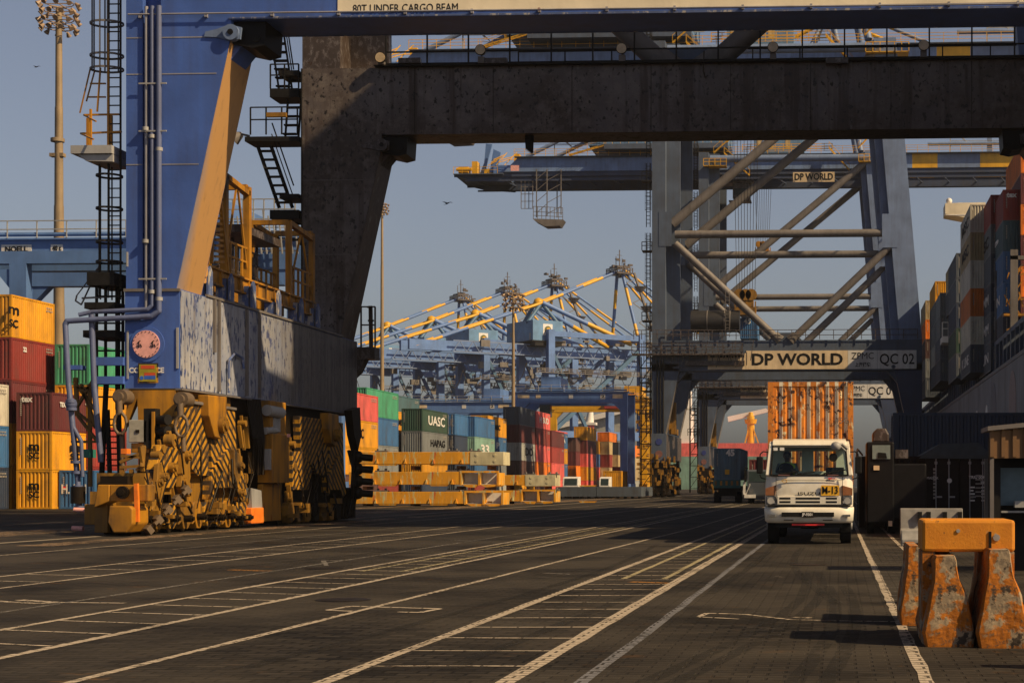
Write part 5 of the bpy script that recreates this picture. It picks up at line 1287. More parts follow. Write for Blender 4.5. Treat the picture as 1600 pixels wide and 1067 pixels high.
LV = ['ground', 'second', 'third', 'fourth', 'fifth', 'sixth', 'seventh', 'eighth']
def stack(pxc, Y, colours, desc, group, L=12.19, H=2.59, texts={}, skip=0, ends=None, cols=None):
    """corner pxc = right edge of the end facing the camera; colours from the ground up; cols adds plain columns to the left"""
    x = xa(pxc, Y) - CW / 2; out = []
    for i, c in enumerate(colours):
        if c is None: out.append(None); continue
        e = (ends or {}).get(i, 'corr'); m = None
        lev = 'lowest' if i == 0 else ('topmost' if i == len(colours) - 1 else LV[i] + ' up')
        lab = f"{CNAME[c]} container, {lev} in {desc}"
        o = container(x, Y, i * (H + .02) + .02, c, lab, group, L, H, e)
        for t in texts.get(i, []): side_text(o, *t[0], **t[1])
        out.append(o)
    return out
G1 = 'containers stacked in the yard behind the near crane leg'
S20 = 6.06
# left yard
stack(81, 107, ['yellow', 'yellow', 'maroon'], 'stack at far left lettered in black', G1, S20, 2.59,
      {0: [(('m', .62, S20, '-y', .5, .60, 'letter_black'), dict(w=.75, bold=.03)), (('SC', .42, S20, '-y', .5, .36, 'letter_black'), dict(w=.75, bold=.02))],
       1: [(('m', .62, S20, '-y', .5, .60, 'letter_black'), dict(w=.75, bold=.03)), (('SC', .42, S20, '-y', .5, .36, 'letter_black'), dict(w=.75, bold=.02)),
           (('m', .62, S20, '+x', .55, .60, 'letter_black'), dict(w=1.5, bold=.03)), (('SC', .42, S20, '+x', .55, .36, 'letter_black'), dict(w=1.4, bold=.02))],
       2: [(('tex', .38, S20, '-y', .30, .82, 'letter_white'), dict(bold=.02)), (('TEX', .3, S20, '+x', .25, .7, 'letter_white'), dict(bold=.02))]})
cH = container(xa(81, 107) + .06 + CW / 2, 107.9, .02, 'blue', 'blue container with white script lettering behind the ladder tower, on the ground', G1, S20)
side_text(cH, 'H. Süd', .62, S20, '-y', .42, .5, 'letter_white', 1.7)
t_ = MB(); t_.box(-1.0, -.72, -.02, .0, 1.3, 1.5); t_.build('emblem', 'red_strip', cH, local=True)
stack(-62, 101, ['navy', 'blue', 'white'], 'stack cut by the left edge of the photo', G1, S20, 2.75)
a_ = stack(18, 107.4, ['yellow', 'yellow', 'maroon', 'red', 'yellow'], 'tall stack at the left edge', G1, S20, 2.87)
side_text(a_[4], 'm', .7, S20, '+x', .05, .72, 'letter_black', 1.4); side_text(a_[4], 'SC', .5, S20, '+x', .05, .35, 'letter_black', 1.2); side_text(a_[3], '22', .3, S20, '+x', .3, .84, 'letter_white', .5)
b_ = stack(139, 112, ['red', 'red', 'yellow', 'green'], 'stack behind the blue pipes, green on top', G1, S20, 2.85)
container(xa(139, 112) + .9 + CW / 2, 118, 8.6, 'green', 'light green container behind the black ladder tower', G1, S20, 2.85)
container(xa(139, 112) + .9 + CW / 2, 118, 5.74, 'yellow', 'yellow container seen through the black ladder tower', G1, S20, 2.85)
container(xa(139, 112) + .9 + CW / 2, 118, 2.88, 'red', 'rust red container seen through the foot of the black ladder tower', G1, S20, 2.85)
container(xa(139, 112) + .9 + CW / 2, 118, .02, 'pink', 'bright pink red container behind the yellow buffer beam, on the ground', G1, S20, 2.85)
G2 = 'containers stacked in the middle yard'
# middle yard
L4 = 12.19
m1 = stack(533, 149, ['brown', 'yellow', 'yellow', 'pink'], 'stack just right of the near crane, long side lit', G2, texts={
      2: [(('MSC', .9, L4, '+x', .50, .5, 'letter_black'), dict(w=2.2, bold=.03))], 3: [(('1', .5, L4, '+x', .25, .7, 'letter_white'), dict(bold=.04))]})
stack(573, 166, ['red', 'grey', 'blue', 'green'], 'stack behind the pink topped one', G2, L4, 2.9)
m3 = stack(610, 190, ['orange', 'tan', 'grey', 'yellow'], 'yellow topped stack left of the dark green one', G2, texts={
      3: [(('MSC', .7, L4, '+x', .4, .5, 'letter_black'), dict(w=2.6, bold=.04))], 2: [(('M', .8, L4, '-y', .5, .5, 'orange_fluo'), dict(bold=.05))]}, ends={3: 'door'})
stack(617, 204, ['grey', 'slate', 'blue', 'red', 'teal'], 'five high stack topped by a dark teal box', G2)
stack(631, 196, ['red', 'orange', 'orange'], 'narrow gap left of the dark green box', G2)
m4 = stack(660, 186, ['navy', 'yellow', 'grey', 'dgreen'], 'stack topped by the big dark green box', G2, texts={
      3: [(('UASC', 1.05, L4, '+x', .55, .5, 'letter_white'), dict(w=8.0, bold=.03))], 2: [(('HAPAG', .8, L4, '+x', .6, .5, 'letter_black'), dict(w=7, bold=.03))]})
m5 = stack(711, 200, ['slate', 'navy', 'navy', 'blue'], 'narrow blue stack in the middle', G2, ends={2: 'door', 3: 'door'})
m6 = stack(742, 207, ['red', 'blue', 'sea', 'blue'], 'stack with blue on pale green', G2, texts={
      2: [(('33', 1.1, L4, '+x', .5, .4, 'letter_white'), dict(w=5, bold=.05))]})
m7 = stack(763, 219.8, ['lgrey', 'grey', 'blue', 'yellow'], 'stack with a yellow box over a bright blue one', G2, L4, 2.75, texts={
      3: [(('MSC', .7, L4, '+x', .5, .5, 'letter_black'), dict(w=3.6, bold=.04))], 2: [(('P', .8, L4, '+x', .5, .6, 'letter_white'), dict(w=2, bold=.05))]})
m8 = stack(812, 236, ['yellow', 'brown', 'lgrey', 'maroon', 'slate'], 'five high stack with a slate grey box on top', G2, texts={2: [(('DO', 1.1, L4, '+x', .6, .5, 'letter_black'), dict(w=6, bold=.05))]})
stack(784, 250, ['pink', 'maroon', 'brown', 'tan', None], 'stack hidden behind the slate topped one', G2)
m9 = stack(838, 249.5, ['brown', 'orange', 'pink', 'red', 'pink'], 'stack topped by white script on pink', G2, texts={4: [(('H SUD', .9, L4, '+x', .55, .5, 'letter_white'), dict(w=8, bold=.03))]})
stack(862, 262, ['pink', 'pink', 'red', 'maroon'], 'narrow stack beside the small blue boxes', G2)
m9b = stack(868, 268, ['pink', 'blue', 'yellow', 'blue'], 'narrow stack with two small blue boxes', G2, texts={3: [(('CMA', .7, L4, '+x', .5, .5, 'letter_white'), dict(w=7, bold=.04))]})
m10 = stack(868.5, 280, ['brown', 'lgrey', 'pink', 'pink'], 'stack with two big pink red sides', G2, L4, 2.75, texts={1: [(('MSC', .9, L4, '+x', .5, .5, 'letter_black'), dict(w=6, bold=.05))]})
stack(900, 300, ['orange', 'orange', 'maroon', 'brown'], 'stack behind the small white lorry', G2)
stack(917, 305, ['pink', 'yellow', 'pink', 'maroon', 'yellow'], 'stack topped by a yellow roof box', G2, L4, 2.5)
m11 = stack(914, 312, ['orange', 'pink', 'slate', 'brown'], 'stack with a slate box under a brown one', G2)
stack(926, 320, ['lgrey', 'pink', 'blue', 'yellow'], 'stack with a yellow box beside the dark gap', G2, L4, 2.6)
stack(952, 330, ['tan', 'tan', 'red', 'tan', None], 'tan stack left of the small navy box', G2)
container(xa(952, 330) - CW / 2, 330, 10.5, 'orange', 'orange container lying on top of the tan stack', G2, L4, 1.9)
stack(966, 335, ['maroon', 'grey', 'tan', 'navy'], 'stack topped by the small navy box', G2)
stack(930, 345, ['slate', 'slate', 'slate', 'navy'], 'dark stack behind the tan one', G2)
stack(976, 318, ['pink', 'red'], 'low pink stack right of the tan one', G2)
stack(992, 360, ['lgrey', 'tan', 'tan', 'orange'], 'stack seen between the legs of the blue gantry', G2)
stack(1001, 372, ['navy', 'navy', 'slate', 'tan'], 'stack left of the yellow gantry leg', G2)
stack(985, 400, ['yellow', 'blue', 'blue'], 'low stack far behind the blue gantry', G2)

# ---- load hanging from the second crane
c_ = container(xa(1170, 228), 228, za(1165, 529, 228), 'blue', 'blue container hanging from the ropes of the second quay crane', 'hanging container', S20, 2.9)
side_text(c_, '45', .7, S20, '-y', .42, .82, 'letter_white', bold=.03, H=2.9); c_['group'] = 'containers on the move'
# ================= rusty yellow lifting frames =================
GF = 'rusty yellow lifting frames stacked on the ground'
def lift_frame(x0, x1, y, z, h, pocket, label, white_end):
    r_ = empty('lifting_frame', ((x0 + x1) / 2, y, z), label, 'lifting frame', GF)
    xe = x1 - (3.0 if pocket else 2.6)
    b = MB(); b.box(x0, xe, y + 2.2, y + 2.45, z, z + h); b.build('rear_beam', 'orange_rust', r_); b = MB(); b.box(x0, xe, y, y + .25, z, z + h); b.box(x0, xe, y + .25, y + 2.2, z + h * .3, z + h * .8)
    n = int((xe - x0) / 1.9)
    for k in range(1, n + 1):
        x = x0 + k * (xe - x0) / (n + .3); b.prism([(x - .12, z + .02), (x + .12, z + .02), (x + .03, z + h * .45)], 'y', y - .09, y)
    for k in range(3): xx = x0 + 3 + k * 4; b.prism([(xx - .6, z - .12), (xx + .6, z - .12), (xx + .8, z), (xx - .8, z)], 'y', y + .02, y + .3)
    b.build('beam', 'orange_rust', r_, bevel=.02)
    e = MB()
    if pocket:
        e.box(xe, x1, y - .03, y + .12, z + h * .93, z + h * 1.08)
        for xx in (xe, xe + 1.42, x1 - .14): e.box(xx, xx + .16, y - .03, y + 2.3, z - .05, z + h * .93)
        e.prism([(xe + .16, z), (xe + 1.42, z), (xe + 1.2, z - .22), (xe + .6, z - .2)], 'y', y, y + .3); e.prism([(xe + 1.58, z), (x1 - .14, z), (x1 - .3, z - .15), (xe + 2.0, z - .2)], 'y', y, y + .3)
        e.build('end_pocket', 'orange_rust', r_)
        q = MB()
        for xx in (xe + .16, xe + 1.58): q.box(xx, xx + 1.24, y + .8, y + .9, z + .02, z + h * .9); q.add([(xx, y, z + .02), (xx + 1.24, y, z + .02), (xx + 1.24, y + .8, z + .06), (xx, y + .8, z + .06)], [(0, 1, 2, 3)])
        q.build('pocket_lining', 'sign_white', r_)
    else:
        e.box(xe, x1, y - .03, y + 2.4, z - .08, z + h)
        for xx in (xe + .5, xe + 1.9): 
            for zz in (.25, .75): e.tube((xx, y - .06, z + h * zz), (xx, y - .02, z + h * zz), .1, 8)
        e.build('end_block', 'worn_white', r_, bevel=.02)
    k_ = MB()
    for xx in (x0 + 2.5, x0 + 8.0, xe + .3): k_.box(xx - .5, xx + .5, y + .1, y + .6, z + h, z + h + .12); k_.tube((xx - .3, y + .3, z + h + .12), (xx - .3, y + .3, z + h + .26), .1, 6); k_.tube((xx + .3, y + .3, z + h + .12), (xx + .3, y + .3, z + h + .26), .1, 6)
    k_.build('twist_lock', 'tube_tan', r_)
    return r_
paint('worn_white', (.60, .55, .36), rust=.32, dirt=.45, rough=.7, rcol=(.30, .11, .02), sc=1.6)
Yf = 124.0
xl_, xr1, xr2 = xa(545, Yf), xa(787, Yf), xa(785, Yf)
for (py0, py1, pk, lb, xe_) in ((706, 725, False, 'rusty yellow lifting frame with a pale end block, topmost of the left pile', 787), (737, 757, True, 'rusty yellow lifting frame with open end pockets, middle of the left pile', 779), (768, 787, True, 'rusty yellow lifting frame with open end pockets, bottom of the left pile', 786)):
    lift_frame(xl_, xa(xe_, Yf), Yf, za(700, py1, Yf), za(700, py0, Yf) - za(700, py1, Yf), pk, lb, not pk)
b = MB()
for (z0_, z1_) in ((0, .38), (za(700, 768, Yf) + .14, za(700, 757, Yf) - .12), (za(700, 737, Yf) + .14, za(700, 725, Yf) - .12)):
    for px in (565, 640, 712, 760):
        x = xa(px, Yf); b = MB(); b.box(x, x + .3, Yf + .3, Yf + 2.2, z0_, max(z1_, z0_ + .1)); tag(b.build('dunnage_block', 'wood', loc=(x, Yf, z0_)), 'dark timber block wedged under a lifting frame of the left pile', 'dunnage', 'timber blocks of the left pile')
Yf2 = 138.0
for (py0, py1, pk, lb, a_) in ((742, 758, False, 'rusty yellow lifting frame with a pale end block, upper one of the right pile', 778), (766, 783, True, 'rusty yellow lifting frame with pale pockets, lower one of the right pile', 778)):
    lift_frame(xa(a_ - 60, Yf2), xa(868, Yf2), Yf2, za(800, py1, Yf2), za(800, py0, Yf2) - za(800, py1, Yf2), pk, lb, not pk)
for px in (790, 850):
    for (z0_, z1_) in ((0, za(800, 783, Yf2)), (za(800, 765, Yf2), za(800, 758, Yf2))):
        x = xa(px, Yf2); b = MB(); b.box(x, x + .3, Yf2 + .3, Yf2 + 2.2, z0_, z1_); tag(b.build('dunnage_block', 'wood', loc=(x, Yf2, z0_)), 'dark timber block under the shorter right pile of frames', 'dunnage', 'timber blocks of the right pile')
# grey hatch cover
Yh = 196.0; r_ = empty('hatch_cover', (xa(935, Yh), Yh, 0), 'flat dark grey ship hatch cover lying on the ground beyond the yellow frames', 'hatch cover')
b = MB(); b.box(xa(868, Yh), xa(931, Yh), Yh, Yh + 12, .25, 1.35); b.box(xa(932, Yh), xa(1002, Yh), Yh + .05, Yh + 12, .25, 1.35); b.box(xa(868, Yh), xa(1002, Yh), Yh + .1, Yh + 11, 1.35, 1.42); b.build('cover_panel', 'cont_slate', r_)
b = MB()
for k in range(12): x = xa(872, Yh) + k * .88; b.box(x, x + .3, Yh + .3, Yh + 1, 0, .25)
b.build('foot', 'black_metal', r_)
# small vehicles behind the cover
def small_truck(px0, px1, pyb, Y, label, load=None):
    A, B = at(px0, pyb, Y), at(px1, pyb, Y); w = B.x - A.x; r_ = empty('terminal_truck', ((A.x + B.x) / 2, Y, 0), label, 'truck', 'small vehicles in the yard')
    b = MB(); b.prism([(Y, .6), (Y, 1.6), (Y + .25, 2.6), (Y + 1.8, 2.7), (Y + 1.9, .6)], 'x', A.x, B.x); cb = b.build('cab', 'letter_white', r_, bevel=.06)
    b = MB(); b.prism([(Y - .02, 1.6), (Y + .2, 2.45), (Y + .26, 2.45), (Y + .05, 1.6)], 'x', A.x + .2, B.x - .2); b.build('windscreen', 'glass_dark', cb)
    b = MB(); b.box(A.x + .3, B.x - .3, Y - .05, Y, .7, 1.2); b.build('grille', 'yellow', cb)
    for x in (A.x + .15, B.x - .4):
        for y in (Y + .9, Y + 4.5): b = MB(); b.tube((x, y, .48), (x + .28, y, .48), .48, 14); b.build('wheel', 'rubber', r_)
    b = MB(); b.box(A.x + .2, B.x - .2, Y + 1.9, Y + 8, .8, 1.1); b.build('chassis', 'black_metal', r_)
    return r_
small_truck(879, 904, 764, 205, 'small white lorry with a yellow grille behind the grey hatch cover')
small_truck(936, 953, 765, 208, 'small white lorry partly hidden by the grey hatch cover')
c_ = container(xa(957, 214), 214, .9, 'yellow', 'yellow container on the trailer of the half hidden lorry', 'containers on the move', S20)
# ================= rubber tyred gantries =================
GR = 'yard gantry cranes on rubber tyres'
def rtg(x0, x1, Y, zt, mcol, label, beam_h=2.2, signs=(), D=11.0, legw=1.5, trolley=.7):
    r_ = empty('yard_gantry', ((x0 + x1) / 2, Y, 0), label, 'gantry crane', GR)
    for yy in (Y, Y + D):
        b = MB(); b.box(x0, x1, yy, yy + 1.1, zt - beam_h, zt); b.box(x0 - .3, x1 + .3, yy - .3, yy + 1.3, zt, zt + .12); bm_ = b.build('main_beam', mcol, r_)
        for x in (x0, x1 - legw):
            b = MB(); b.prism([(x, 1.6), (x + legw, 1.6), (x + legw, zt - beam_h), (x, zt - beam_h)], 'y', yy + .05, yy + 1.05)
            s_ = -1 if x != x0 else 1; xc = x if x != x0 else x + legw
            b.prism([(xc, zt - beam_h), (xc + s_ * 1.4, zt - beam_h), (xc, zt - beam_h - 1.4)], 'y', yy + .1, yy + 1.0)
            b.build('leg', mcol, r_)
        w = MB(); railing(w, [(x0 - .3, yy - .3, zt + .12), (x1 + .3, yy - .3, zt + .12)], 1.3, 2.4, .04, (.5,)); w.build('walkway_railing', 'galv', r_)
        t = MB(); t.tube((x0 + 2, yy - .15, zt + .4), (x1, yy - .15, zt + .4), .16, 8); t.build('cable_tray', mcol, r_)
    for x in (x0, x1 - legw):
        b = MB(); b.box(x, x + legw, Y - 1, Y + D + 2, 1.1, 1.9); sb = b.build('sill_beam', mcol, r_)
        for yy in (Y - .2, Y + 1.4, Y + D - .4, Y + D + 1.2):
            b = MB(); b.tube((x + .35, yy, .75), (x + legw - .35, yy, .75), .75, 16); b.build('wheel', 'rubber', sb)
    b = MB(); tx = x0 + (x1 - x0) * trolley; b.box(tx, tx + 5, Y - .2, Y + D + 1, zt + .2, zt + 1.0); b.box(tx + .6, tx + 4.2, Y + 1, Y + D - 1, zt + 1, zt + 3.0); tr = b.build('trolley', mcol, r_)
    b = MB(); b.box(tx + .5, tx + 2.5, Y - .1, Y + 1.8, zt - beam_h - 2.6, zt - beam_h - .3); b.build('operator_cab', 'glass_dark', tr)
    for (s, xc, w_, h_, mm) in signs:
        b = MB(); b.box(xc - w_ / 2, xc + w_ / 2, Y - .05, Y, zt - .35 - h_, zt - .35); sg = b.build('sign_board', 'sign_white' if mm == 'w' else 'sign_beige', r_)
        if s: text(s, sg, (xc, Y - .07, zt - .35 - h_ / 2), h_ * .55, 'letter_black', w=w_ * .75, bold=.02)
    return r_
YN = 122.0
N = rtg(xa(0, YN) - 3.6, xa(474, YN), YN, za(80, 375, YN), 'far_blue', 'blue yard gantry crane at far left with a maker board and a forty tonne sign', 2.35, (('NOELL', xa(26, YN), 2.35, .72, 'w'), ('40 t', xa(89, YN), .92, .62, 'w')), 9.5, 1.3, .62)
b = MB(); b.box(xa(0, YN) - 3.3, xa(200, YN) + 10, YN - 1.6, YN - .7, za(80, 416, YN), za(80, 397, YN)); b.box(xa(31, YN), xa(57, YN), YN - 1.6, YN - .7, 1, za(80, 416, YN)); b.build('second_frame', 'far_blue', N)
b = MB(); A = xa(31, YN); b.prism([(A - 1.2, za(40, 425, YN)), (A, za(40, 425, YN)), (A, za(40, 455, YN))], 'y', YN - 1.5, YN - .8); b.build('gusset', 'far_blue', N)
b = MB(); railing(b, [(xa(355, YN), YN - 1, za(400, 350, YN)), (xa(468, YN), YN - 1, za(400, 350, YN))], 1.7, .8, .04); 
for k in range(14): x = xa(362 + k * 8, YN); b.bar((x, YN - 1, za(400, 350 - (k * 5 % 3) * 9, YN)), (x + .3, YN - 1, za(400, 400, YN)), .09)
for py in (350, 365, 378, 395): b.bar((xa(350, YN), YN - .9, za(400, py, YN)), (xa(470, YN), YN - .9, za(400, py, YN)), .09)
b.build('trolley_gallery', 'galv', N)
rtg(xa(628, 345), xa(802, 345), 345, za(700, 629, 345), 'far_blue', 'blue yard gantry crane over the middle yard, left of the other blue one', 2.2, (('', xa(660, 345), 2, .8, 'b'), ('', xa(725, 345), .9, .9, 'w'), ('2', xa(769, 345), .9, .9, 'w'), ('', xa(787, 345), 2.3, .8, 'b')))
rtg(xa(804, 305), xa(980, 305), 305, za(890, 613, 305), 'far_blue', 'blue yard gantry crane in front of the yellow one', 2.0, (('', xa(818, 305), 2.2, .7, 'b'), ('', xa(841, 305), .9, .7, 'b'), ('', xa(892, 305), .8, .8, 'w'), ('2', xa(942, 305), .9, .9, 'w'), ('', xa(965, 305), 1.9, .8, 'b')), 11, 1.35, .2)
YR = rtg(xa(843, 342), xa(1012, 342), 342, za(930, 625, 342), 'yellow_clean', 'yellow yard gantry crane behind the blue one', 2.0, (('', xa(864, 342), 1.8, .5, 'w'), ('', xa(897, 342), 3.0, .6, 'w')), 11, 1.7, .75)
b = MB(); random.seed(8)
for k in range(60):
    px = random.uniform(994, 1014); py = random.uniform(620, 775); p = at(px, py, 340); w_ = random.uniform(.2, .9); b.box(p.x, p.x + w_, 339, 341, p.z, p.z + random.uniform(.15, .6))
b.build('leg_gear', 'yellow_grimy', YR)
b = MB(); A, B = at(945, 642, 341), at(966, 628, 341); b.box(A.x, B.x, 340, 343, A.z + .5, B.z); b.build('trolley_cab', 'cont_red', YR)
# ================= floodlight masts =================
GM = 'tall floodlight masts'
def mast(px, py_top, Y, label, w_head, wr=.3, r_base=.32, full=True):
    zt = za(px, py_top, Y); x = xa(px, Y); r_ = empty('floodlight_mast', (x, Y, 0), label, 'floodlight mast', GM)
    b = MB(); nseg = 5
    for k in range(nseg):
        ra, rb = r_base * (1 - k * .12), r_base * (1 - k * .12 - .07); b.tube((x, Y, zt * .98 * k / nseg), (x, Y, zt * .98 * (k + 1) / nseg + .2), ra, 12, rb)
    b.build('pole', 'mast', r_)
    h = MB(); n = 0; random.seed(int(px)); rows = 4
    for k in range(rows):
        z = zt - w_head * (.08 + k * .24)
        for i in range(10):
            t = 2 * math.pi * i / 10 + k * .3; q = Vector((x + math.cos(t) * w_head * (.42 if k % 2 else .5) * 1.0, Y + math.sin(t) * w_head * .5, z)); s_ = w_head * .07
            d = Vector((math.cos(t), math.sin(t), -.9)).normalized(); h.tube(q, q + d * s_ * 2.0, s_ * .5, 8, s_ * 1.15); n += 1
        N_ = 12; h.path([(x + math.cos(2 * math.pi * i / N_) * w_head * .42, Y + math.sin(2 * math.pi * i / N_) * w_head * .42, z + .05) for i in range(N_)], .05, 4, True)
        for i in range(4): t = math.pi * i / 2; h.bar((x, Y, z), (x + math.cos(t) * w_head * .42, Y + math.sin(t) * w_head * .42, z), .07)
    h.build('lamp_ring', 'mast_head', r_)
    return r_
plain('mast_head', (.34, .24, .16), .5)
M1 = mast(92, 2, 138, 'tall brown floodlight mast rising at the far left of the picture', 2.9, r_base=.58)
b = MB(); p = at(90, 222, 138); b.tube(p, p + Vector((0, 0, .3)), .58, 10); b.box(p.x - .6, p.x + .6, 137.7, 138.3, p.z - 1.3, p.z - 1.0); b.build('ring_stop', 'mast', M1)
mast(597, 318, 205, 'thin floodlight mast beside the dark crane leg', 1.5, r_base=.34)
mast(802, 458, 262, 'slim floodlight mast standing among the distant cranes', 3.0, r_base=.40)
# ================= distant quay cranes of the other berth =================
GD = 'distant blue and yellow quay cranes of the other berth'
random.seed(21)
def seg_tube(parent, p, q, r, names, cols, n=4, local=True):
    p, q = Vector(p), Vector(q)
    for k in range(n):
        b = MB(); b.tube(p.lerp(q, k / n), p.lerp(q, (k + 1) / n), r, 8); b.build(names, cols[k % len(cols)], parent, local=True)
def far_crane(px, py, Y, zap, label):
    """local x = towards the water, local y = along that quay"""
    s = zap / (za(px, py, Y) ) ; x = xa(px, Y)
    r_ = empty('distant_quay_crane', (x, Y, 0), label, 'quay crane', GD, R(38.5))
    ZA = za(px, py, Y); zb = 41.5; W = 9.0       # boom level, half spacing of the portal frames
    def bld(mb, n, m): return mb.build(n, m, r_, local=True)
    for lx in (2.0, -28.0):
        for ly in (-W, W):
            b = MB(); b.box(lx - 1, lx + 1, ly - .9, ly + .9, 2, zb + 4); bld(b, 'leg', 'far_blue')
            b = MB(); b.box(lx - .9, lx + .9, ly - 2.4, ly + 2.4, .3, 2); bld(b, 'bogie', 'yellow_grimy')
        b = MB(); b.box(lx - .8, lx + .8, -W + .9, W - .9, zb + 2, zb + 3.8); b.box(lx - .8, lx + .8, -W + .9, W - .9, 15.5, 17); bld(b, 'cross_beam', 'far_blue')
    for ly in (-W, W):
        b = MB(); b.box(-27, 1, ly - .6, ly + .6, 14.5, 17); bld(b, 'portal_beam', 'far_blue'); b = MB(); b.box(-27, 1, ly - .5, ly + .5, zb + 2.1, zb + 3.6); bld(b, 'top_beam', 'far_blue')
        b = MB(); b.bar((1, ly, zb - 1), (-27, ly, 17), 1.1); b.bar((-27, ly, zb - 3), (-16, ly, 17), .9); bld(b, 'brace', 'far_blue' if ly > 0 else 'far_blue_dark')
    b = MB(); b.box(-68, 45, -3.4, -2.2, zb - 3.0, zb - .2); b.box(-68, 45, 2.2, 3.4, zb - 3.0, zb - .2)
    bm_ = bld(b, 'girder', 'far_blue')
    b = MB()                                      # lattice walkways beside the girder
    for ly in (-5.2,):
        for z in (zb - 3.2, zb - .2): b.bar((-56, ly, z), (42, ly, z), .32)
        k = -56
        while k < 42: b.bar((k, ly, zb - 3.2), (k + 2, ly, zb - .2), .2); b.bar((k + 2, ly, zb - .2), (k + 4, ly, zb - 3.2), .2); k += 4
    bld(b, 'lattice_walkway', 'crane_grey_light')
    b = MB(); random.seed(int(px))
    for k in range(34):
        lx = random.uniform(-50, 35); ly = random.uniform(-7, 7); z = zb + random.choice((-9, -6.5, -4.5, -1, .5)) + random.uniform(-1, 1); b.box(lx, lx + random.uniform(.6, 3.4), ly, ly + random.uniform(.6, 1.8), z, z + random.uniform(.5, 2.0))
    bld(b, 'girder_gear', 'tube_tan')
    b = MB()
    for z in (zb - 8.3,): b.box(-33, 8, -W - 1.4, -W - .9, z, z + .22); railing(b, [(-33, -W - 1.4, z), (8, -W - 1.4, z)], 1.2, 2.5, .09)
    bld(b, 'service_gallery', 'tube_tan')
    b = MB()                                      # festoon loops
    for k in range(9):
        x0_ = -40 + k * 6; pts = [(x0_ + 6 * t / 6, -6.0, zb - 5.5 - 5.5 * (1 - ((t - 3) / 3) ** 2)) for t in range(7)]; b.path(pts, .1, 4)
    bld(b, 'festoon_cable', 'wire')
    b = MB()                                      # spiral of stairs on the waterside leg
    for k in range(9): z = 4 + k * 4.4; b.box(3.2, 5.4, -W - 1, -W + 2.4, z, z + .2); railing(b, [(5.4, -W - 1, z), (5.4, -W + 2.4, z)], 1.1, 1.5, .09); b.bar((3.6, -W - 1, z), (3.6, -W + 2.2, z + 4.4), .3)
    bld(b, 'stair_tower', 'tube_tan')
    # machinery house
    b = MB(); b.box(-33, -23.5, -8.0, 8.0, zb + .9, zb + 6.6); hs_ = bld(b, 'machinery_house', 'far_house')
    b = MB(); b.box(-32.5, -24, -8.4, 8.4, zb - .6, zb + .5); b.box(-33.6, -23, -8.6, 8.6, zb + .5, zb + .85); b.build('house_base', 'black_metal', hs_, local=True)
    b = MB(); b.box(-29.8, -26.8, -8.05, -8.0, zb + 2.4, zb + 5.6); sg = b.build('logo_board', 'letter_white', hs_, local=True)
    b = MB(); b.tube((-28.3, -8.12, zb + 4.0), (-28.3, -8.06, zb + 4.0), 1.05, 16); b.build('logo', plain('logo_olive', (.12, .12, .03)) if 'logo_olive' not in MATS else 'logo_olive', sg, local=True)
    b = MB(); b.prism([(-28.9, zb + 3.6), (-28.5, zb + 4.5), (-27.8, zb + 4.6), (-27.5, zb + 4.0), (-28.2, zb + 3.4)], 'y', -8.16, -8.13); b.build('logo_flame', 'yellow_clean', sg, local=True)
    b = MB(); b.box(-33.05, -33, -6.8, -5.8, zb + 1, zb + 3); b.box(-33.05, -33, 5, 6, zb + 2.6, zb + 4); b.build('house_door', 'galv', hs_, local=True)
    # apex and A frame
    zj = ZA - 12.6
    YB = ['yellow_clean', 'far_blue']
    for ly in (-3, 3):
        seg_tube(r_, (2, ly * 2.6, zb + 2), (0, ly * .4, ZA - 1), .5, 'mast_tube', ['yellow_clean', 'far_blue'], 4)
        seg_tube(r_, (0, ly * .5, ZA - 1), (-27, ly * .8, zj), .42, 'back_stay', ['far_blue', 'yellow_clean', 'far_blue', 'yellow_clean'], 4)
        seg_tube(r_, (-27, ly * .8, zj), (-66, ly, zb - 2), .42, 'back_stay', ['yellow_clean', 'far_blue'], 5)
        seg_tube(r_, (-27, ly * .8, zj), (0, ly * 2.2, zb + 1.4), .7, 'thick_brace', ['far_blue', 'yellow_clean'], 2)
        seg_tube(r_, (0, ly * .5, ZA - 1), (26, ly, zb), .36, 'fore_stay', ['far_blue', 'yellow_clean'], 5)
        seg_tube(r_, (0, ly * .5, ZA - .6), (42, ly, zb), .36, 'fore_stay', ['yellow_clean', 'far_blue'], 6)
    for (bx, by) in ((-32, -3), (-22, -3), (-28, 4)):
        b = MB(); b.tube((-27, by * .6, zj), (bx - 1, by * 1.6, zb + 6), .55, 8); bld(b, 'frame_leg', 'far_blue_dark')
    b = MB(); b.ball((-27, 0, zj), 1.7, 8); bld(b, 'frame_head', 'yellow_clean')
    b = MB(); b.box(-2.6, 2.6, -3.2, 3.2, ZA - 2.4, ZA - 1.9); b.box(-2, 2, -2, 2, ZA - .4, ZA + .1); railing(b, [(-2.6, -3.2, ZA - 1.9), (2.6, -3.2, ZA - 1.9)], 1.3, .9, .12); railing(b, [(-2.6, -3.2, ZA - 1.9), (-2.6, 3.2, ZA - 1.9)], 1.3, .9, .12)
    for k in range(22): q = Vector((random.uniform(-3, 3), random.uniform(-3, 3), ZA + random.uniform(-3.6, 1.8))); b.box(q.x, q.x + random.uniform(.3, 1.4), q.y, q.y + .7, q.z, q.z + random.uniform(.3, 1.0))
    b.bar((0, 0, ZA), (0, 0, ZA + 5), .22); b.bar((-1.2, 0, ZA), (-1.2, 0, ZA + 3), .16); b.bar((.9, 0, ZA), (.9, 0, ZA + 2.6), .14); b.bar((-.8, 0, ZA + 3.4), (.9, 0, ZA + 3.4), .14)
    bld(b, 'apex_platform', 'dark_steel')
    b = MB()                                      # zigzag of ladders with round landings
    nz = 4; q0 = Vector((1.5, -2, ZA - 2)); 
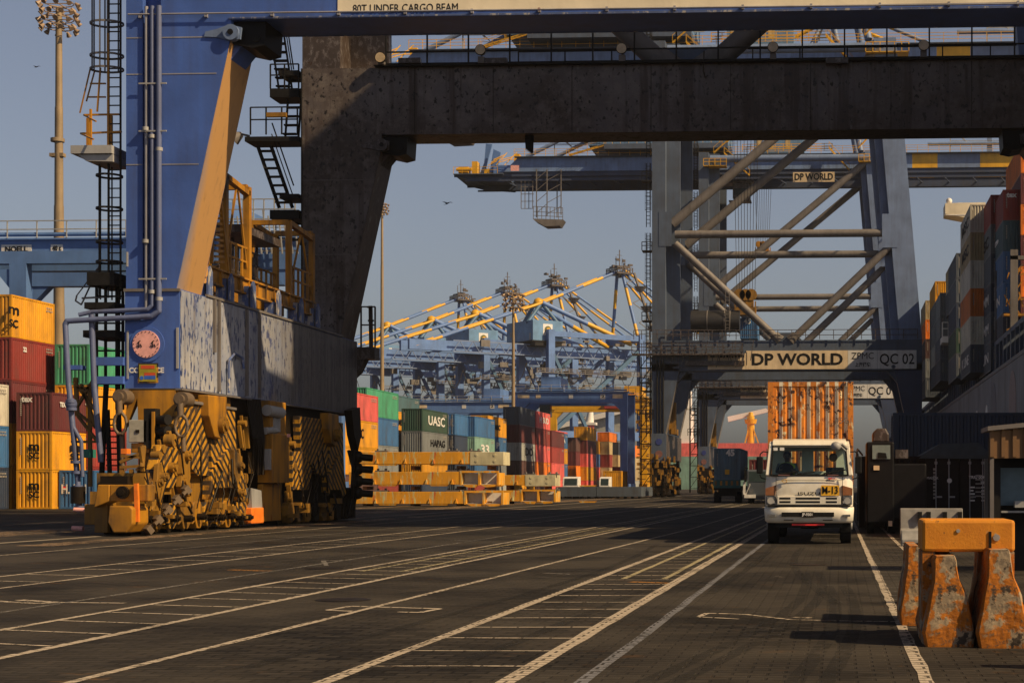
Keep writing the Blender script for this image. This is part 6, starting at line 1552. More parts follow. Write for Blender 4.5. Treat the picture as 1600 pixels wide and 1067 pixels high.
    for k in range(nz):
        za_, zb_ = ZA - 2 - k * (ZA - zb - 2) / nz, ZA - 2 - (k + 1) * (ZA - zb - 2) / nz
        xo = 2.6 + k * 2.2; b.bar((xo, -4, za_), (xo + 2.2, -4, zb_), .7, .5); b.tube((xo + 2.2, -4, zb_ + .1), (xo + 2.2, -4, zb_ + 1.7), .6, 8, 2.0); b.bar((xo, -4, za_ - 2), (xo - 2.6, -4, za_ - 3.2), .2); b.bar((xo - 2.6, -4, za_ - 3.2), (xo + 1.4, -4, za_ - 5.5), .2)
    bld(b, 'zigzag_ladder', 'tube_tan')
    return r_
far_crane(720, 460, 560, 70, 'distant blue and yellow quay crane, leftmost of the four with its apex lowest')
far_crane(793, 449, 533, 70, 'distant blue and yellow quay crane, second from the left behind the slim mast')
far_crane(866, 437, 508, 70, 'distant blue and yellow quay crane, third from the left of the four apexes')
far_crane(968, 417, 482, 70, 'distant blue and yellow quay crane with the highest apex, rightmost of the four')
# ================= far background: ship with its own cranes =================
BK = empty('cargo_ship', (xa(1140, 640), 640, 0), 'distant pink red hulled ship seen under the portals of the quay cranes', 'ship')
A, B = at(1040, 760, 640), at(1260, 692, 640)
b = MB(); b.box(A.x, B.x, 640, 670, 0, B.z); b.build('hull', 'cont_pink', BK)
b = MB(); b.box(A.x - .2, B.x + .2, 639.5, 670.5, 0, za(1100, 713, 640)); b.build('boot_topping', 'cont_sea', BK)
b = MB(); b.box(A.x + 1, xa(1078, 640), 641, 660, B.z, za(1100, 640, 640)); b.box(A.x + 3, xa(1076, 640), 640, 655, za(1, 640, 640), za(1, 612, 640)); b.build('deckhouse', 'letter_white', BK)
BC = tag(empty('ship_crane', (xa(1173, 660), 660, 0)), 'distant yellow deck crane with a white jib raised to the left', 'deck crane')
b = MB(); b.tube(at(1173, 700, 660), at(1173, 650, 660), 1.5, 12); b.tube(at(1173, 662, 660), at(1173, 655, 660), 2.2, 12, 2.6); b.tube(at(1173, 657, 660), at(1173, 644, 660), 1.4, 12, .8)
b.bar(at(1172, 662, 659), at(1164, 692, 659), .5); b.bar(at(1174, 662, 659), at(1185, 692, 659), .5); b.build('post', 'yellow_clean', BC)
b = MB(); b.prism([(at(px_, py_, 662).x, at(px_, py_, 662).z) for px_, py_ in ((1137, 651), (1138, 659), (1203, 643), (1197, 638))], 'y', 661, 663); b.build('jib', 'letter_white', BC)
FN = empty('ship_funnel', (xa(921, 600), 600, 0), 'distant pink and white tapered funnel standing behind the containers', 'funnel')
b = MB(); b.tube(at(921, 740, 600), at(921, 662, 600), 2.2, 16, 1.7); b.build('lower_funnel', 'cont_pink', FN)
b = MB(); b.tube(at(921, 661, 600), at(923, 640, 600), 1.7, 16, .9); b.box(xa(917, 600), xa(932, 600), 598, 602, za(920, 664, 600), za(920, 660, 600)); b.build('upper_funnel', 'letter_white', FN)
SD = empty('terminal_shed', (xa(930, 620), 620, 0), 'long distant shed with a pale roof behind the blue crane legs', 'building')
A, B = at(862, 745, 620), at(1003, 668, 620); b = MB(); b.prism([(A.x, 0), (B.x, 0), (B.x, za(1, 640, 620)), (A.x, za(1, 674, 620))], 'y', 620, 660); b.build('wall', 'cont_lgrey', SD)
b = MB(); b.prism([(A.x - 1, za(1, 675, 619)), (B.x, za(1, 641, 619)), (B.x, za(1, 632, 619)), (A.x - 1, za(1, 668, 619))], 'y', 618, 662); b.build('roof', 'letter_white', SD)
def dim(*a): pass
# ================= birds =================
def bird(px, py, Y, sz, label, ang):
    p = at(px, py, Y); b = MB(); d = Vector((math.cos(ang), .3, math.sin(ang))).normalized()
    b.tube(p - d * sz * .5, p, sz * .05, 8, sz * .16); b.tube(p, p + d * sz * .35, sz * .16, 8, sz * .1); b.ball(p + d * sz * .42, sz * .11, 8)
    u = Vector((-d.z, 0, d.x))
    for s_ in (-1, 1):
        w1 = p + Vector((s_ * sz * .55, 0, sz * .28)); w2 = p + Vector((s_ * sz * 1.15, .05, sz * .18 + (sz * .25 if s_ < 0 else 0)))
        b.add([p - d * .15 * sz, p + d * .2 * sz, w1 + d * .12 * sz, w1 - d * .15 * sz, w2], [(0, 1, 2, 3), (3, 2, 4)]); b.add([v - Vector((0, 0, sz * .03)) for v in (p - d * .15 * sz, p + d * .2 * sz, w1 + d * .12 * sz, w1 - d * .15 * sz, w2)], [(3, 2, 1, 0), (4, 2, 3)])
    b.add([p - d * sz * .45, p - d * sz * .8 + Vector((sz * .12, 0, 0)), p - d * sz * .8 - Vector((sz * .12, 0, 0))], [(0, 1, 2)])
    tag(b.build('bird', 'bird', loc=p), label, 'bird', 'birds in the sky')
bird(57, 105, 70, .16, 'small dark bird gliding beside the tall floodlight mast', .3)
bird(699, 318, 90, .26, 'dark bird with raised wings flying below the dark portal beam', .5)
# ================= container ship alongside =================
XH = 13.6
SH = empty('container_ship', (25, 150, 0), 'huge grey hulled container ship moored along the right side of the quay', 'ship')
zr = 11.6
b = MB()
b.prism([(XH, 46), (XH + 2, 44), (XH + 30, 44), (XH + 30, 420), (XH + 9, 420), (XH, 330)], 'z', -3, zr); b.build('hull', paint('hull_grey', (.20, .21, .235), rust=.10, dirt=.45, rough=.65, dcol=(.07, .05, .04), sc=.8, rcol=(.10, .05, .03)), SH)
b = MB()
for k in range(16): y = 96 + k * 12.5; b.box(XH - .012, XH, y, y + .07, .5, zr - .3)
b.box(XH - .06, XH, 60, 330, zr - .35, zr - .1); b.box(XH - .045, XH, 60, 330, 6.8, 6.86); b.build('hull_seam', plain('hull_seam_m', (.15, .15, .16)), SH)
def hull_arch(px, py, w, h, m, nm):
    Y = XH * 2500 / (px - 1310); z = HC + (CYP - py) / (px - 1310) * XH * .995; b = MB(); N_ = 10
    pts = [(Y - w / 2, z - h), (Y + w / 2, z - h)] + [(Y + w / 2 * math.cos(t), z + w / 2 * .9 * math.sin(t)) for t in (math.pi * i / N_ for i in range(N_ + 1))]
    b.prism(pts, 'x', XH - .03, XH + .02); b.build(nm, m, SH)
plain('hull_pink', (.26, .19, .19)); plain('hull_dark', (.13, .13, .16))
hull_arch(1575, 626, 5, 2.6, 'hull_pink', 'fender_recess'); hull_arch(1546, 643, 5.2, 2.8, 'hull_dark', 'fender_recess')
for (px, py, s) in ((1502, 668, 'M'), (1521, 662, 'A'), (1536, 655, 'E')):
    hull_arch(px, py, 2.6, 2.2, 'sign_white', 'hull_stripe'); hull_arch(px + 1, py + 8, 1.4, 2.0, 'hull_grey', 'hull_stripe')
# bulwark openings, lashing bridges and cell posts at the deck edge
b = MB()
for k in range(46): y = 122 + k * 3.1; b.box(XH + .2, XH + .8, y, y + .5, zr, zr + 2.3)
b.box(XH + .3, XH + 1, 118, 330, zr + 2.3, zr + 2.7); b.build('cell_post', 'crane_grey', SH)
b = MB(); b.box(XH + 1.2, XH + 28, 118, 330, zr, zr + 2.2); b.build('hatch_coaming', 'black_metal', SH)
b = MB()
for y in (132.5, 145.5, 158.6, 171.5): b.box(XH + .3, XH + .9, y + .2, y + .6, zr, zr + 9); b.box(XH + .3, XH + 28, y + .2, y + .7, zr + 8.2, zr + 8.5)
b.build('lashing_bridge', 'tube_tan', SH)
b = MB()
for k in range(26): q = Vector((XH + random.uniform(.4, 1.9), 138.5 + random.uniform(-.6, .3), zr + 3 + random.uniform(0, 6))); b.bar(q, q + Vector((random.uniform(-1, 1), 0, random.uniform(-1.5, 1.5))), .1)
b.box(XH + .3, XH + 2.6, 138.0, 139.0, zr + 4.2, zr + 4.4); b.build('lashing_gear', 'yellow', SH)
# unseen deckhouse added out of frame, to shade the near crane's back portal
b = MB(); b.box(XH + 1.5, XH + 26, 54, 84, zr, 53); dk = b.build('deckhouse', 'beam_white', SH)
b = MB()
for fl in range(9):
    for k in range(9): y = 55 + k * 3.1; b.box(XH + 1.44, XH + 1.5, y, y + 1.2, zr + 1.6 + fl * 3.3, zr + 2.7 + fl * 3.3)
b.build('window_row', 'glass_dark', dk)
b = MB(); b.box(XH + 3, XH + 25, 84, 104, zr, 30); b.build('unseen_shade_casing', 'beam_white', SH)  # unseen as well, added as a further shadow caster
GS = 'containers on the deck of the ship'
def sbay(pxl, Y, top_py, n, cols, desc, L=12.19, H=2.59, ends=None, ncol=1, dx=0):
    """outermost column: pxl = left edge of the end facing the camera; colours from the top down"""
    x = xa(pxl, Y) + CW / 2; zt = za(pxl, top_py, Y)
    for i in range(n):
        z = zt - (i + 1) * (H + .03)
        if z < zr + .2: break
        c = cols[i % len(cols)]; mm = None
        if c == 'rusty': c = 'tan'; mm = 'cont_rusty_white'
        lev = 'topmost' if i == 0 else ORD[i + 1] + ' from the top'
        o = container(x, Y, z, c, f"{CNAME[c]} ship container, {lev}, {desc}", GS, L, H, m=mm)
        yield i, o
def letters(gen, spec):
    for i, o in gen:
        for t in spec.get(i, []): side_text(o, *t[0], **t[1])
SLT = 'letter_white'
letters(sbay(1595, 139.2, 222, 9, ['orange', 'maroon'], 'tall column at the right edge', L=12.19), {})
letters(sbay(1567, 140, 296, 6, ['red', 'teal', 'blue', 'blue', 'navy', 'slate'], 'nearest column on deck'), {
    0: [(('tex', .42, L4, '-y', .30, .82, SLT), dict(bold=.03))], 1: [(('9', .6, L4, '-x', .5, .5, SLT), dict(w=5, bold=.05))], 3: [(('SUN', .8, L4, '-x', .5, .5, SLT), dict(w=7, bold=.03))]})
letters(sbay(1548, 146.8, 304, 8, ['red', 'grey', 'slate', 'navy', 'slate', 'slate', 'grey', 'slate'], 'second column, mostly its dark side', L=12.19), {
    1: [(('MSC', 1.0, L4, '-x', .5, .5, 'letter_black'), dict(w=8, bold=.03))], 3: [(('HMM', .9, L4, '-x', .5, .5, SLT), dict(w=8, bold=.03))], 4: [(('HMM', .9, L4, '-x', .5, .5, SLT), dict(w=8, bold=.03))], 5: [(('SUN', .9, L4, '-x', .5, .5, SLT), dict(w=8, bold=.03))]})
letters(sbay(1516, 153.8, 319, 8, ['white', 'tan', 'white', 'orange', 'rusty', 'slate', 'slate', 'grey'], 'third column with pale ribbed ends'), {
    0: [(('MSC', 1.0, L4, '-x', .5, .5, 'letter_black'), dict(w=8, bold=.03))], 1: [(('MSC', 1.0, L4, '-x', .5, .5, 'letter_black'), dict(w=8, bold=.03))], 5: [(('K LINE', .9, L4, '-x', .5, .5, SLT), dict(w=8, bold=.03))]})
letters(sbay(1494, 172, 395, 7, ['slate', 'slate', 'navy', 'dgreen', 'slate', 'grey', 'maroon'], 'fourth column on deck'), {})
letters(sbay(1489, 181, 405, 2, ['tan', 'slate'], 'narrow tan ended column'), {})
letters(sbay(1469, 195, 457, 6, ['grey', 'grey', 'slate', 'slate', 'maroon', 'navy'], 'fifth column with ribbed grey ends'), {})
letters(sbay(1495, 195.6, 457, 2, ['grey', 'grey'], 'column right of the ribbed grey ends'), {})
letters(sbay(1461, 205, 439, 7, ['yellow', 'grey', 'grey', 'lgrey', 'slate', 'brown', 'grey'], 'sixth column, yellow end on top'), {})
letters(sbay(1481, 205.5, 439, 2, ['tan', 'grey'], 'column right of the yellow ended one'), {})
letters(sbay(1446, 222, 469, 7, ['tan', 'orange', 'brown', 'grey', 'slate', 'slate', 'lgrey'], 'seventh and farthest column'), {})
b = MB(); A, B = at(1469, 540, 194), at(1497, 530, 194); b.box(A.x, B.x, 190, 194, A.z, B.z); railing(b, [(A.x, 190, B.z), (B.x, 190, B.z)], 1.6, .7, .06); b.build('bay_platform', 'sign_white', SH)
BW = MB(); A, B = at(1477, 337, 186), at(1540, 317, 186); BW.prism([(A.x, A.z + .2), (A.x, B.z), (B.x, B.z + .05), (B.x, A.z - .4), (A.x + 2.5, A.z - .3)], 'y', 186, 189.5)
bw = BW.build('bridge_wing', 'beam_white', SH); b = MB(); b.box(A.x + .02, B.x, 185.96, 186, A.z + .02, A.z + .1); b.ball((A.x + .5, 187, B.z + .4), .36, 10); b.box(A.x + 1.5, A.x + 2.7, 186.5, 187.5, B.z + .02, B.z + .12); b.build('radar_dome', 'letter_white', bw)
b = MB(); b.box(xa(1535, 186), xa(1535, 186) + 16, 187, 200, zr, B.z - .6); b.build('bridge_block', 'beam_white', SH)

# ================= the white truck =================
TX, TY = xa(1264, 44.4), 44.4
T = empty('white_truck', (TX, TY, 0), 'white flat fronted truck with a yellow number sticker, facing the viewer in the lane', 'truck')
plain('truck_white', (.60, .56, .47), .35); plain('truck_black', (.012, .012, .012), .5)
m, nt, b_ = mat('cab_white')
tc = nt.nodes.new('ShaderNodeTexCoord'); sx = nt.nodes.new('ShaderNodeSeparateXYZ'); nt.links.new(tc.outputs['Object'], sx.inputs[0])
c = mix(nt, ramp(nt, noise(nt, tc.outputs['Object'], 2.5, 6, .65), .45, .85), (.74, .70, .60), (.56, .49, .36))
low = math_(nt, 'MULTIPLY', ramp(nt, noise(nt, tc.outputs['Object'], 5, 5, .7), .5, .62), math_(nt, 'MULTIPLY', .6, math_(nt, 'LESS_THAN', sx.outputs['Z'], -.1)))
c = mix(nt, low, c, (.40, .28, .10)); nt.links.new(c, b_.inputs['Base Color']); b_.inputs['Roughness'].default_value = .38; b_.inputs['Coat Weight'].default_value = .25
m, nt, b_ = mat('windscreen')
o_ = nt.nodes['Material Output']; tr_ = nt.nodes.new('ShaderNodeBsdfTransparent'); tr_.inputs[0].default_value = (.80, .92, .90, 1)
gl_ = nt.nodes.new('ShaderNodeBsdfGlossy'); gl_.inputs['Roughness'].default_value = .03; fr_ = nt.nodes.new('ShaderNodeFresnel'); fr_.inputs[0].default_value = 1.45
mx_ = nt.nodes.new('ShaderNodeMixShader'); nt.links.new(fr_.outputs[0], mx_.inputs[0]); nt.links.new(tr_.outputs[0], mx_.inputs[1]); nt.links.new(gl_.outputs[0], mx_.inputs[2]); nt.links.new(mx_.outputs[0], o_.inputs[0])
def tb(): return MB()
def TL(mb, n, m_, par=None, bevel=0):    # local truck coordinates
    mb.v = [(v[0] + TX, v[1] + TY, v[2]) for v in mb.v]
    return mb.build(n, m_, par or T, bevel=bevel)
# cab shell: profile in (y,z); lofted with a tuck in at the roof
b = tb()   # lower front body
rows = [(.0, 1.03, 1.19), (-.03, 1.3, 1.20), (-.02, 1.62, 1.19), (.02, 1.88, 1.17)]
vs = []
for (yy, zz, hw) in rows:
    N_ = 12; pr = []
    for i in range(N_ + 1):
        u = -1 + 2 * i / N_; pr.append((hw * u, yy + .16 * abs(u) ** 5, zz))
    vs += [(-hw, 1.9, zz)] + pr + [(hw, 1.9, zz)]
n_ = 15; fs = []
for j in range(len(rows) - 1):
    for i in range(n_ - 1): a = j * n_ + i; fs.append((a, a + 1, a + n_ + 1, a + n_))
b.add(vs, fs, True); b.box(-1.15, 1.15, .18, 1.9, 1.0, 1.12); b.box(-1.15, 1.15, 1.84, 1.9, 1.1, 1.9)
body = TL(b, 'cab_body', 'cab_white')
b = tb()   # pillars, roof, back wall
for s in (-1, 1):
    b.bar((s * 1.13, .10, 1.86), (s * 1.04, .34, 2.68), .11, .13); b.bar((s * 1.17, 1.0, 1.86), (s * 1.08, 1.0, 2.66), .07, .1); b.bar((s * 1.16, 1.86, 1.86), (s * 1.06, 1.86, 2.66), .1, .12)
    b.bar((s * 1.06, .3, 2.68), (s * 1.05, 1.9, 2.70), .09, .1)
b.prism([(.26, 2.63), (.22, 2.70), (.34, 2.83), (.8, 2.88), (1.9, 2.86), (1.9, 2.66), (.4, 2.66)], 'x', -1.0, 1.0); b.prism([(.30, 2.63), (.27, 2.69), (.4, 2.78), (.8, 2.82), (1.9, 2.80), (1.9, 2.66), (.4, 2.66)], 'x', -1.09, 1.09)
for (x0_, x1_) in ((-1.08, -.62), (-.24, .10), (.72, 1.08)): b.box(x0_, x1_, 1.84, 1.9, 1.88, 2.66)
b.box(-1.08, 1.08, 1.83, 1.9, 1.88, 2.0); b.box(-1.08, 1.08, 1.83, 1.9, 2.56, 2.66)
TL(b, 'cab_frame', 'cab_white', body, .015)
b = tb(); b.prism([(.05, 1.86), (.29, 2.66), (.31, 2.66), (.07, 1.86)], 'x', -1.02, 1.02); TL(b, 'windscreen', 'windscreen', body)
b = tb()
for s in (-1, 1): b.bar((s * 1.05, .03, 1.86), (s * .99, .27, 2.67), .05, .03)
b.bar((-1.05, .03, 1.87), (1.05, .03, 1.87), .05, .05); b.bar((-1.0, .26, 2.67), (1.0, .26, 2.67), .05, .04); TL(b, 'windscreen_seal', 'truck_black', body)
b = tb()
for s in (-1, 1): b.box(s * 1.16, s * 1.165, .25, .95, 1.9, 2.6)
TL(b, 'side_window', 'glass_dark', body)
b = tb(); b.box(-1.02, 1.02, .12, .6, 1.72, 1.84); b.tube((-.62, .55, 2.0), (-.62, .62, 2.04), .2, 16); TL(b, 'dashboard', 'truck_black', body)
b = tb()
N_ = 16; b.path([(-.66 + .2 * math.cos(t), .62 + .05 * math.sin(t), 2.02 + .19 * math.sin(t)) for t in (2 * math.pi * i / N_ for i in range(N_))], .018, 6, True); TL(b, 'steering_wheel', 'truck_black', body)
b = tb(); b.box(-.85, -.4, 1.25, 1.4, 1.5, 2.1); b.box(.45, .95, 1.25, 1.4, 1.5, 2.1); b.box(-.95, .95, .8, 1.4, 1.3, 1.55); TL(b, 'seat', 'truck_black', body)
# front panel lines, grille
b = tb(); b.box(-.88, .9, -.055, -.035, 1.735, 1.745); b.box(-.9, -.885, -.055, -.03, 1.12, 1.84); b.box(.9, .915, -.055, -.03, 1.12, 1.84); b.box(-1.12, 1.12, -.04, .0, 1.03, 1.06); TL(b, 'panel_gap', 'truck_black', body)
b = tb(); b.box(-.86, .86, -.07, -.02, 1.08, 1.31); gr = TL(b, 'grille', 'cab_white', body, .012)
for (x0_, x1_) in ((-.80, -.50), (-.36, .30), (.46, .76)):
    for z in (1.15, 1.245): b = tb(); b.box(x0_, x1_, -.074, -.068, z - .026, z + .026); TL(b, 'grille_slot', 'truck_black', gr)
text('ISUZU', body, (TX + .0, TY - .06, 1.375), .075, 'letter_black', w=.60, bold=.002)
b = tb(); b.box(.33, .82, -.085, -.055, 1.32, 1.60); st_ = TL(b, 'number_sticker', plain('sticker_yellow', (.80, .42, .02)), body)
text('M-13', st_, (TX + .575, TY - .09, 1.46), .19, 'letter_black', w=.42, bold=.004)
b = tb(); b.path([(-.66 + .08 * math.cos(t) * (1 if i % 2 else .6), -.07, 1.72 + .05 * math.sin(t)) for i, t in enumerate([2 * math.pi * k / 10 for k in range(10)])], .009, 4, True); b.bar((-.74, -.07, 1.72), (-.6, -.07, 1.72), .01); TL(b, 'door_emblem', 'brass', body)
b = tb(); b.box(.52, .76, -.03, -.01, 1.765, 1.775); b.box(.52, .62, -.03, -.01, 1.78, 1.80); TL(b, 'small_badge', 'red_strip', body)
b = tb(); b.box(-.84, -.52, -.03, .03, 1.865, 1.89); b.box(.50, .80, -.03, .03, 1.865, 1.89); TL(b, 'wiper_cowl', 'dull_red' if 'dull_red' in MATS else 'brass', body)
# headlights
for s in (-1, 1):
    b = tb(); b.box(s * .90, s * 1.17, -.03, .2, 1.07, 1.31); hl = TL(b, 'headlight', 'chrome_dark' if 'chrome_dark' in MATS else plain('chrome_dark', (.25, .25, .25), .2, .6), body, .03)
    b = tb(); b.tube((s * 1.04, -.045, 1.18), (s * 1.04, -.02, 1.18), .09, 16); b.tube((s * .95, -.04, 1.15), (s * .95, -.02, 1.15), .04, 10); TL(b, 'lamp', 'lens_clear' if 'lens_clear' in MATS else plain('lens_clear', (.55, .53, .5), .1, .3), hl)
    b = tb(); b.prism([(s * .92, 1.33), (s * 1.18, 1.33), (s * 1.18, 1.52), (s * .90, 1.60)], 'y', -.035, .15); TL(b, 'turn_signal', 'signal_amber' if 'signal_amber' in MATS else plain('signal_amber', (.30, .12, .05), .2), body)
# bumper
b = tb()
vs = []; rows = [(.02, .58, 1.14), (-.10, .64, 1.20), (-.12, .93, 1.22), (-.06, 1.0, 1.22), (.05, 1.02, 1.20)]
for (yy, zz, hw) in rows:
    pr = [(-hw, .7, zz)] + [(hw * (-1 + 2 * i / 12), yy + .22 * abs(-1 + 2 * i / 12) ** 5, zz) for i in range(13)] + [(hw, .7, zz)]; vs += pr
fs = []
for j in range(4):
    for i in range(14): a = j * 15 + i; fs.append((a, a + 1, a + 16, a + 15))
b.add(vs, fs, True); bu = TL(b, 'bumper', 'cab_white')
b = tb(); b.box(-.74, .68, -.135, -.11, .75, .87); b.box(-.68, -.42, -.13, -.10, .65, .675); b.box(.38, .64, -.13, -.10, .65, .675); TL(b, 'air_intake', 'truck_black', bu)
b = tb(); b.box(-.20, .13, -.16, -.13, .735, .885); pl_ = TL(b, 'number_plate', 'letter_black', bu); text('JP-9301', pl_, (TX - .035, TY - .165, .81), .075, 'letter_white', w=.28, bold=.003)
for s in (-1, 1): b = tb(); b.box(s * .92, s * 1.12, -.09, -.02, .75, .81); TL(b, 'fog_lamp', 'chrome_dark', bu)
b = tb(); b.box(-.46, .42, -.06, -.03, .51, .56); TL(b, 'reflector_strip', 'red_strip', bu)
b = tb(); b.box(-.9, .9, .1, .3, .45, .60); b.box(-.5, -.35, .2, 11, .7, .95); b.box(.35, .5, .2, 11, .7, .95); b.box(-.25, .25, 1.0, 1.7, .4, .8); b.tube((-1, .95, .5), (1, .95, .5), .07, 8); TL(b, 'chassis', 'truck_black')
for yy in (.95, 6.4, 7.7):
    for s in (-1, 1):
        b = tb(); b.tube((s * .86, yy, .48), (s * 1.14, yy, .48), .48, 24); b.tube((s * .84, yy, .48), (s * .86, yy, .48), .40, 24)
        w_ = TL(b, 'wheel', 'rubber'); b = tb(); b.tube((s * 1.145, yy, .48), (s * 1.15, yy, .48), .26, 16); b.tube((s * 1.15, yy, .48), (s * 1.19, yy, .48), .1, 10); TL(b, 'rim', 'galv', w_)
for s in (-1, 1):  # mudguards and steps
    b = tb(); b.prism([(.35, .6), (.35, 1.12), (1.6, 1.12), (1.6, .6), (1.45, .6), (1.42, .92), (.95, 1.05), (.55, .92), (.5, .6)], 'x', s * 1.0, s * 1.22); TL(b, 'mudguard', 'truck_black')
    b = tb(); b.path([(s * 1.08, .3, 2.5), (s * 1.25, .15, 2.52), (s * 1.33, .1, 2.45), (s * 1.34, .1, 2.3)], .018, 6); b.path([(s * 1.1, .3, 1.75), (s * 1.3, .12, 1.8), (s * 1.34, .1, 1.9)], .016, 6)
    ar = TL(b, 'mirror_arm', 'truck_black', body); b = tb(); b.box(s * 1.25, s * 1.43, .05, .13, 1.92, 2.38); TL(b, 'mirror', 'truck_black', ar, .03)
b = tb(); b.path([(1.04, .25, 2.60), (.9, .1, 2.72), (.75, .02, 2.70)], .03, 8); b.path([(1.04, .3, 2.50), (.85, .05, 2.66)], .025, 8); b.ball((.73, -.02, 2.66), .14, 14, .9); TL(b, 'round_mirror', 'galv', body)
b = tb(); b.tube((.66, .16, 2.36), (.66, .22, 2.36), .115, 20); TL(b, 'cab_fan', 'truck_black', body)
b = tb()
for (p, q) in (((-.95, .02, 1.87), (-.35, .07, 1.96)), ((-.45, .02, 1.87), (.15, .07, 1.96)), ((.25, .02, 1.87), (.98, .12, 2.02))): b.bar(p, q, .02); b.bar(Vector(q) - (Vector(q) - Vector(p)) * .8 + Vector((0, .0, .02)), q, .035)
TL(b, 'wiper', 'truck_black', body)
b = tb(); b.box(-.98, -.86, .235, .24, 2.55, 2.63); b.box(-.80, -.68, .235, .24, 2.55, 2.63); TL(b, 'permit_sticker', 'letter_white', body)
b = tb(); b.box(-1.2, 1.2, 2.05, 14.2, 1.1, 1.35); b.box(-1.1, 1.1, 2.1, 2.4, .6, 1.1); TL(b, 'flatbed', 'truck_black')
Y_CODES = False
RC = container(xa(1266.5, 46.7), 46.7, 1.62, 'orange', 'orange and cream rusted container riding on the white truck', 'containers on the move', L4, 2.93, m='cont_rusty_end')
side_text(RC, '45G1', .16, L4, '-y', .89, .62, 'tube_tan', bold=.0, H=2.93)
Y_CODES = True
# person at the wheel
def person(cx, cy, zseat, label):
    r_ = empty('person', (cx, cy, 0), label, 'person')
    me = bpy.data.meshes.new('body')
    J = [(0,0,zseat),(0,-.02,zseat+.22),(0,-.03,zseat+.42),(0,-.04,zseat+.52),(0,-.06,zseat+.60),(0,-.07,zseat+.70),
         (-.2,-.03,zseat+.45),(-.27,-.2,zseat+.24),(-.16,-.48,zseat+.28),(.2,-.03,zseat+.45),(.27,-.2,zseat+.24),(.16,-.48,zseat+.28),
         (-.12,-.35,zseat+.02),(.12,-.35,zseat+.02),(-.12,-.5,zseat-.35),(.12,-.5,zseat-.35)]
    E_ = [(0,1),(1,2),(2,3),(3,4),(4,5),(2,6),(6,7),(7,8),(2,9),(9,10),(10,11),(0,12),(0,13),(12,14),(13,15)]
    rad = [.15,.15,.14,.06,.085,.085,.065,.05,.038,.065,.05,.038,.085,.085,.055,.055]
    me.from_pydata(J, E_, []); o = bpy.data.objects.new('body', me); COL.objects.link(o); o.parent = r_
    sk = o.modifiers.new('skin', 'SKIN'); sd = o.modifiers.new('sub', 'SUBSURF'); sd.levels = 1; sd.render_levels = 2
    for i, v in enumerate(me.skin_vertices[0].data): v.radius = (rad[i], rad[i] * .8); v.use_root = (i == 0)
    me.materials.append(MATS['skin'])
    b = MB()                                   # vest
    b.prism([(-.19, .0), (.19, .0), (.24, .42), (.12, .52), (-.12, .52), (-.24, .42)], 'y', -.19, .16); b.v = [(x, y, z + zseat) for x, y, z in b.v]; b.build('safety_vest', 'hivis', r_, local=True, bevel=.05)
    b = MB(); b.prism([(-.09, .02), (.09, .02), (.07, .50), (-.07, .50)], 'y', -.20, -.18); b.v = [(x, y, z + zseat) for x, y, z in b.v]; b.build('shirt_front', 'grey_cloth', r_, local=True)
    for s in (-1, 1): b = MB(); b.tube((s * .2, -.03, zseat + .45), (s * .27, -.2, zseat + .25), .075, 10, .065); b.build('sleeve', 'grey_cloth', r_, local=True)
    b = MB(); b.ball((0, -.05, zseat + .72), .115, 14, 1.05); b.build('hair', 'letter_black', r_, local=True)
    f = MB(); f.ball((0, -.10, zseat + .67), .092, 14, 1.25); f.prism([(-.015, .0), (.015, .0), (.004, .05), (-.004, .05)], 'y', -.21, -.18) if False else None
    f.tube((0, -.19, zseat + .68), (0, -.215, zseat + .65), .012, 6); f.ball((-.095, -.08, zseat + .67), .022, 6); f.ball((.095, -.08, zseat + .67), .022, 6); f.build('face', 'skin', r_, local=True)
    e = MB(); e.ball((-.035, -.188, zseat + .69), .011, 6); e.ball((.035, -.188, zseat + .69), .011, 6); e.box(-.03, .03, -.20, -.185, zseat + .615, zseat + .625); e.build('eyes_and_mouth', 'letter_black', r_, local=True)
    for s in (-1, 1):                          # hands closed on the wheel
        h = MB(); p = Vector((s * .16, -.49, zseat + .29)); h.ball(p, .042, 8)
        for k in range(4): h.path([p + Vector((s * .01 * k - .02, -.03, .02 - .016 * k)), p + Vector((s * .01 * k - .02, -.065, .03 - .016 * k)), p + Vector((s * .01 * k - .02, -.07, .0 - .016 * k))], .009, 5)
        h.path([p + Vector((-s * .03, -.01, .03)), p + Vector((-s * .035, -.05, .04))], .010, 5); h.build('hand', 'skin', r_, local=True)
    return r_
person(TX - .62, TY + 1.02, 1.72, 'person with black hair in a yellow safety vest driving the white truck')

# ================= second lorry with the blue container =================
G3 = 'lorries queued behind'
Y2 = 150.0
L2 = empty('lorry', (xa(1137, Y2), Y2, 0), 'lorry seen from behind carrying a blue grey container, under the farther portal', 'truck', 'lorries in the lane')
b = MB(); w_ = xa(1158, Y2) - xa(1115, Y2); x0_ = xa(1115, Y2); b.box(x0_, x0_ + 2.5, Y2 - .1, Y2 + 12, 1.15, 1.55); b.box(x0_ + .4, x0_ + 2.1, Y2 + .2, Y2 + 9, .6, 1.15); b.build('chassis', 'black_metal', L2)
b = MB()
for k in range(5): b.box(x0_ + .1 + k * .5, x0_ + .3 + k * .5, Y2 - .14, Y2 - .1, 1.6, 2.0)
b.build('tail_lamp', 'yellow', L2); b = MB(); b.box(x0_, x0_ + 2.5, Y2 - .13, Y2 - .1, 1.35, 2.1); b.build('tail_board', plain('tail_teal', (.03, .12, .12)), L2)
for yy in (Y2 + .8, Y2 + 2.1):
    for (a, c_) in ((.0, .55), (1.95, 2.5)): b = MB(); b.tube((x0_ + a, yy, .5), (x0_ + c_, yy, .5), .5, 14); b.build('wheel', 'rubber', L2)
c_ = container(x0_ + 1.25, Y2 + .05, 2.1, 'dusty', 'dusty blue container numbered in white on the lorry seen from behind', 'containers on the move', L4, 2.9)
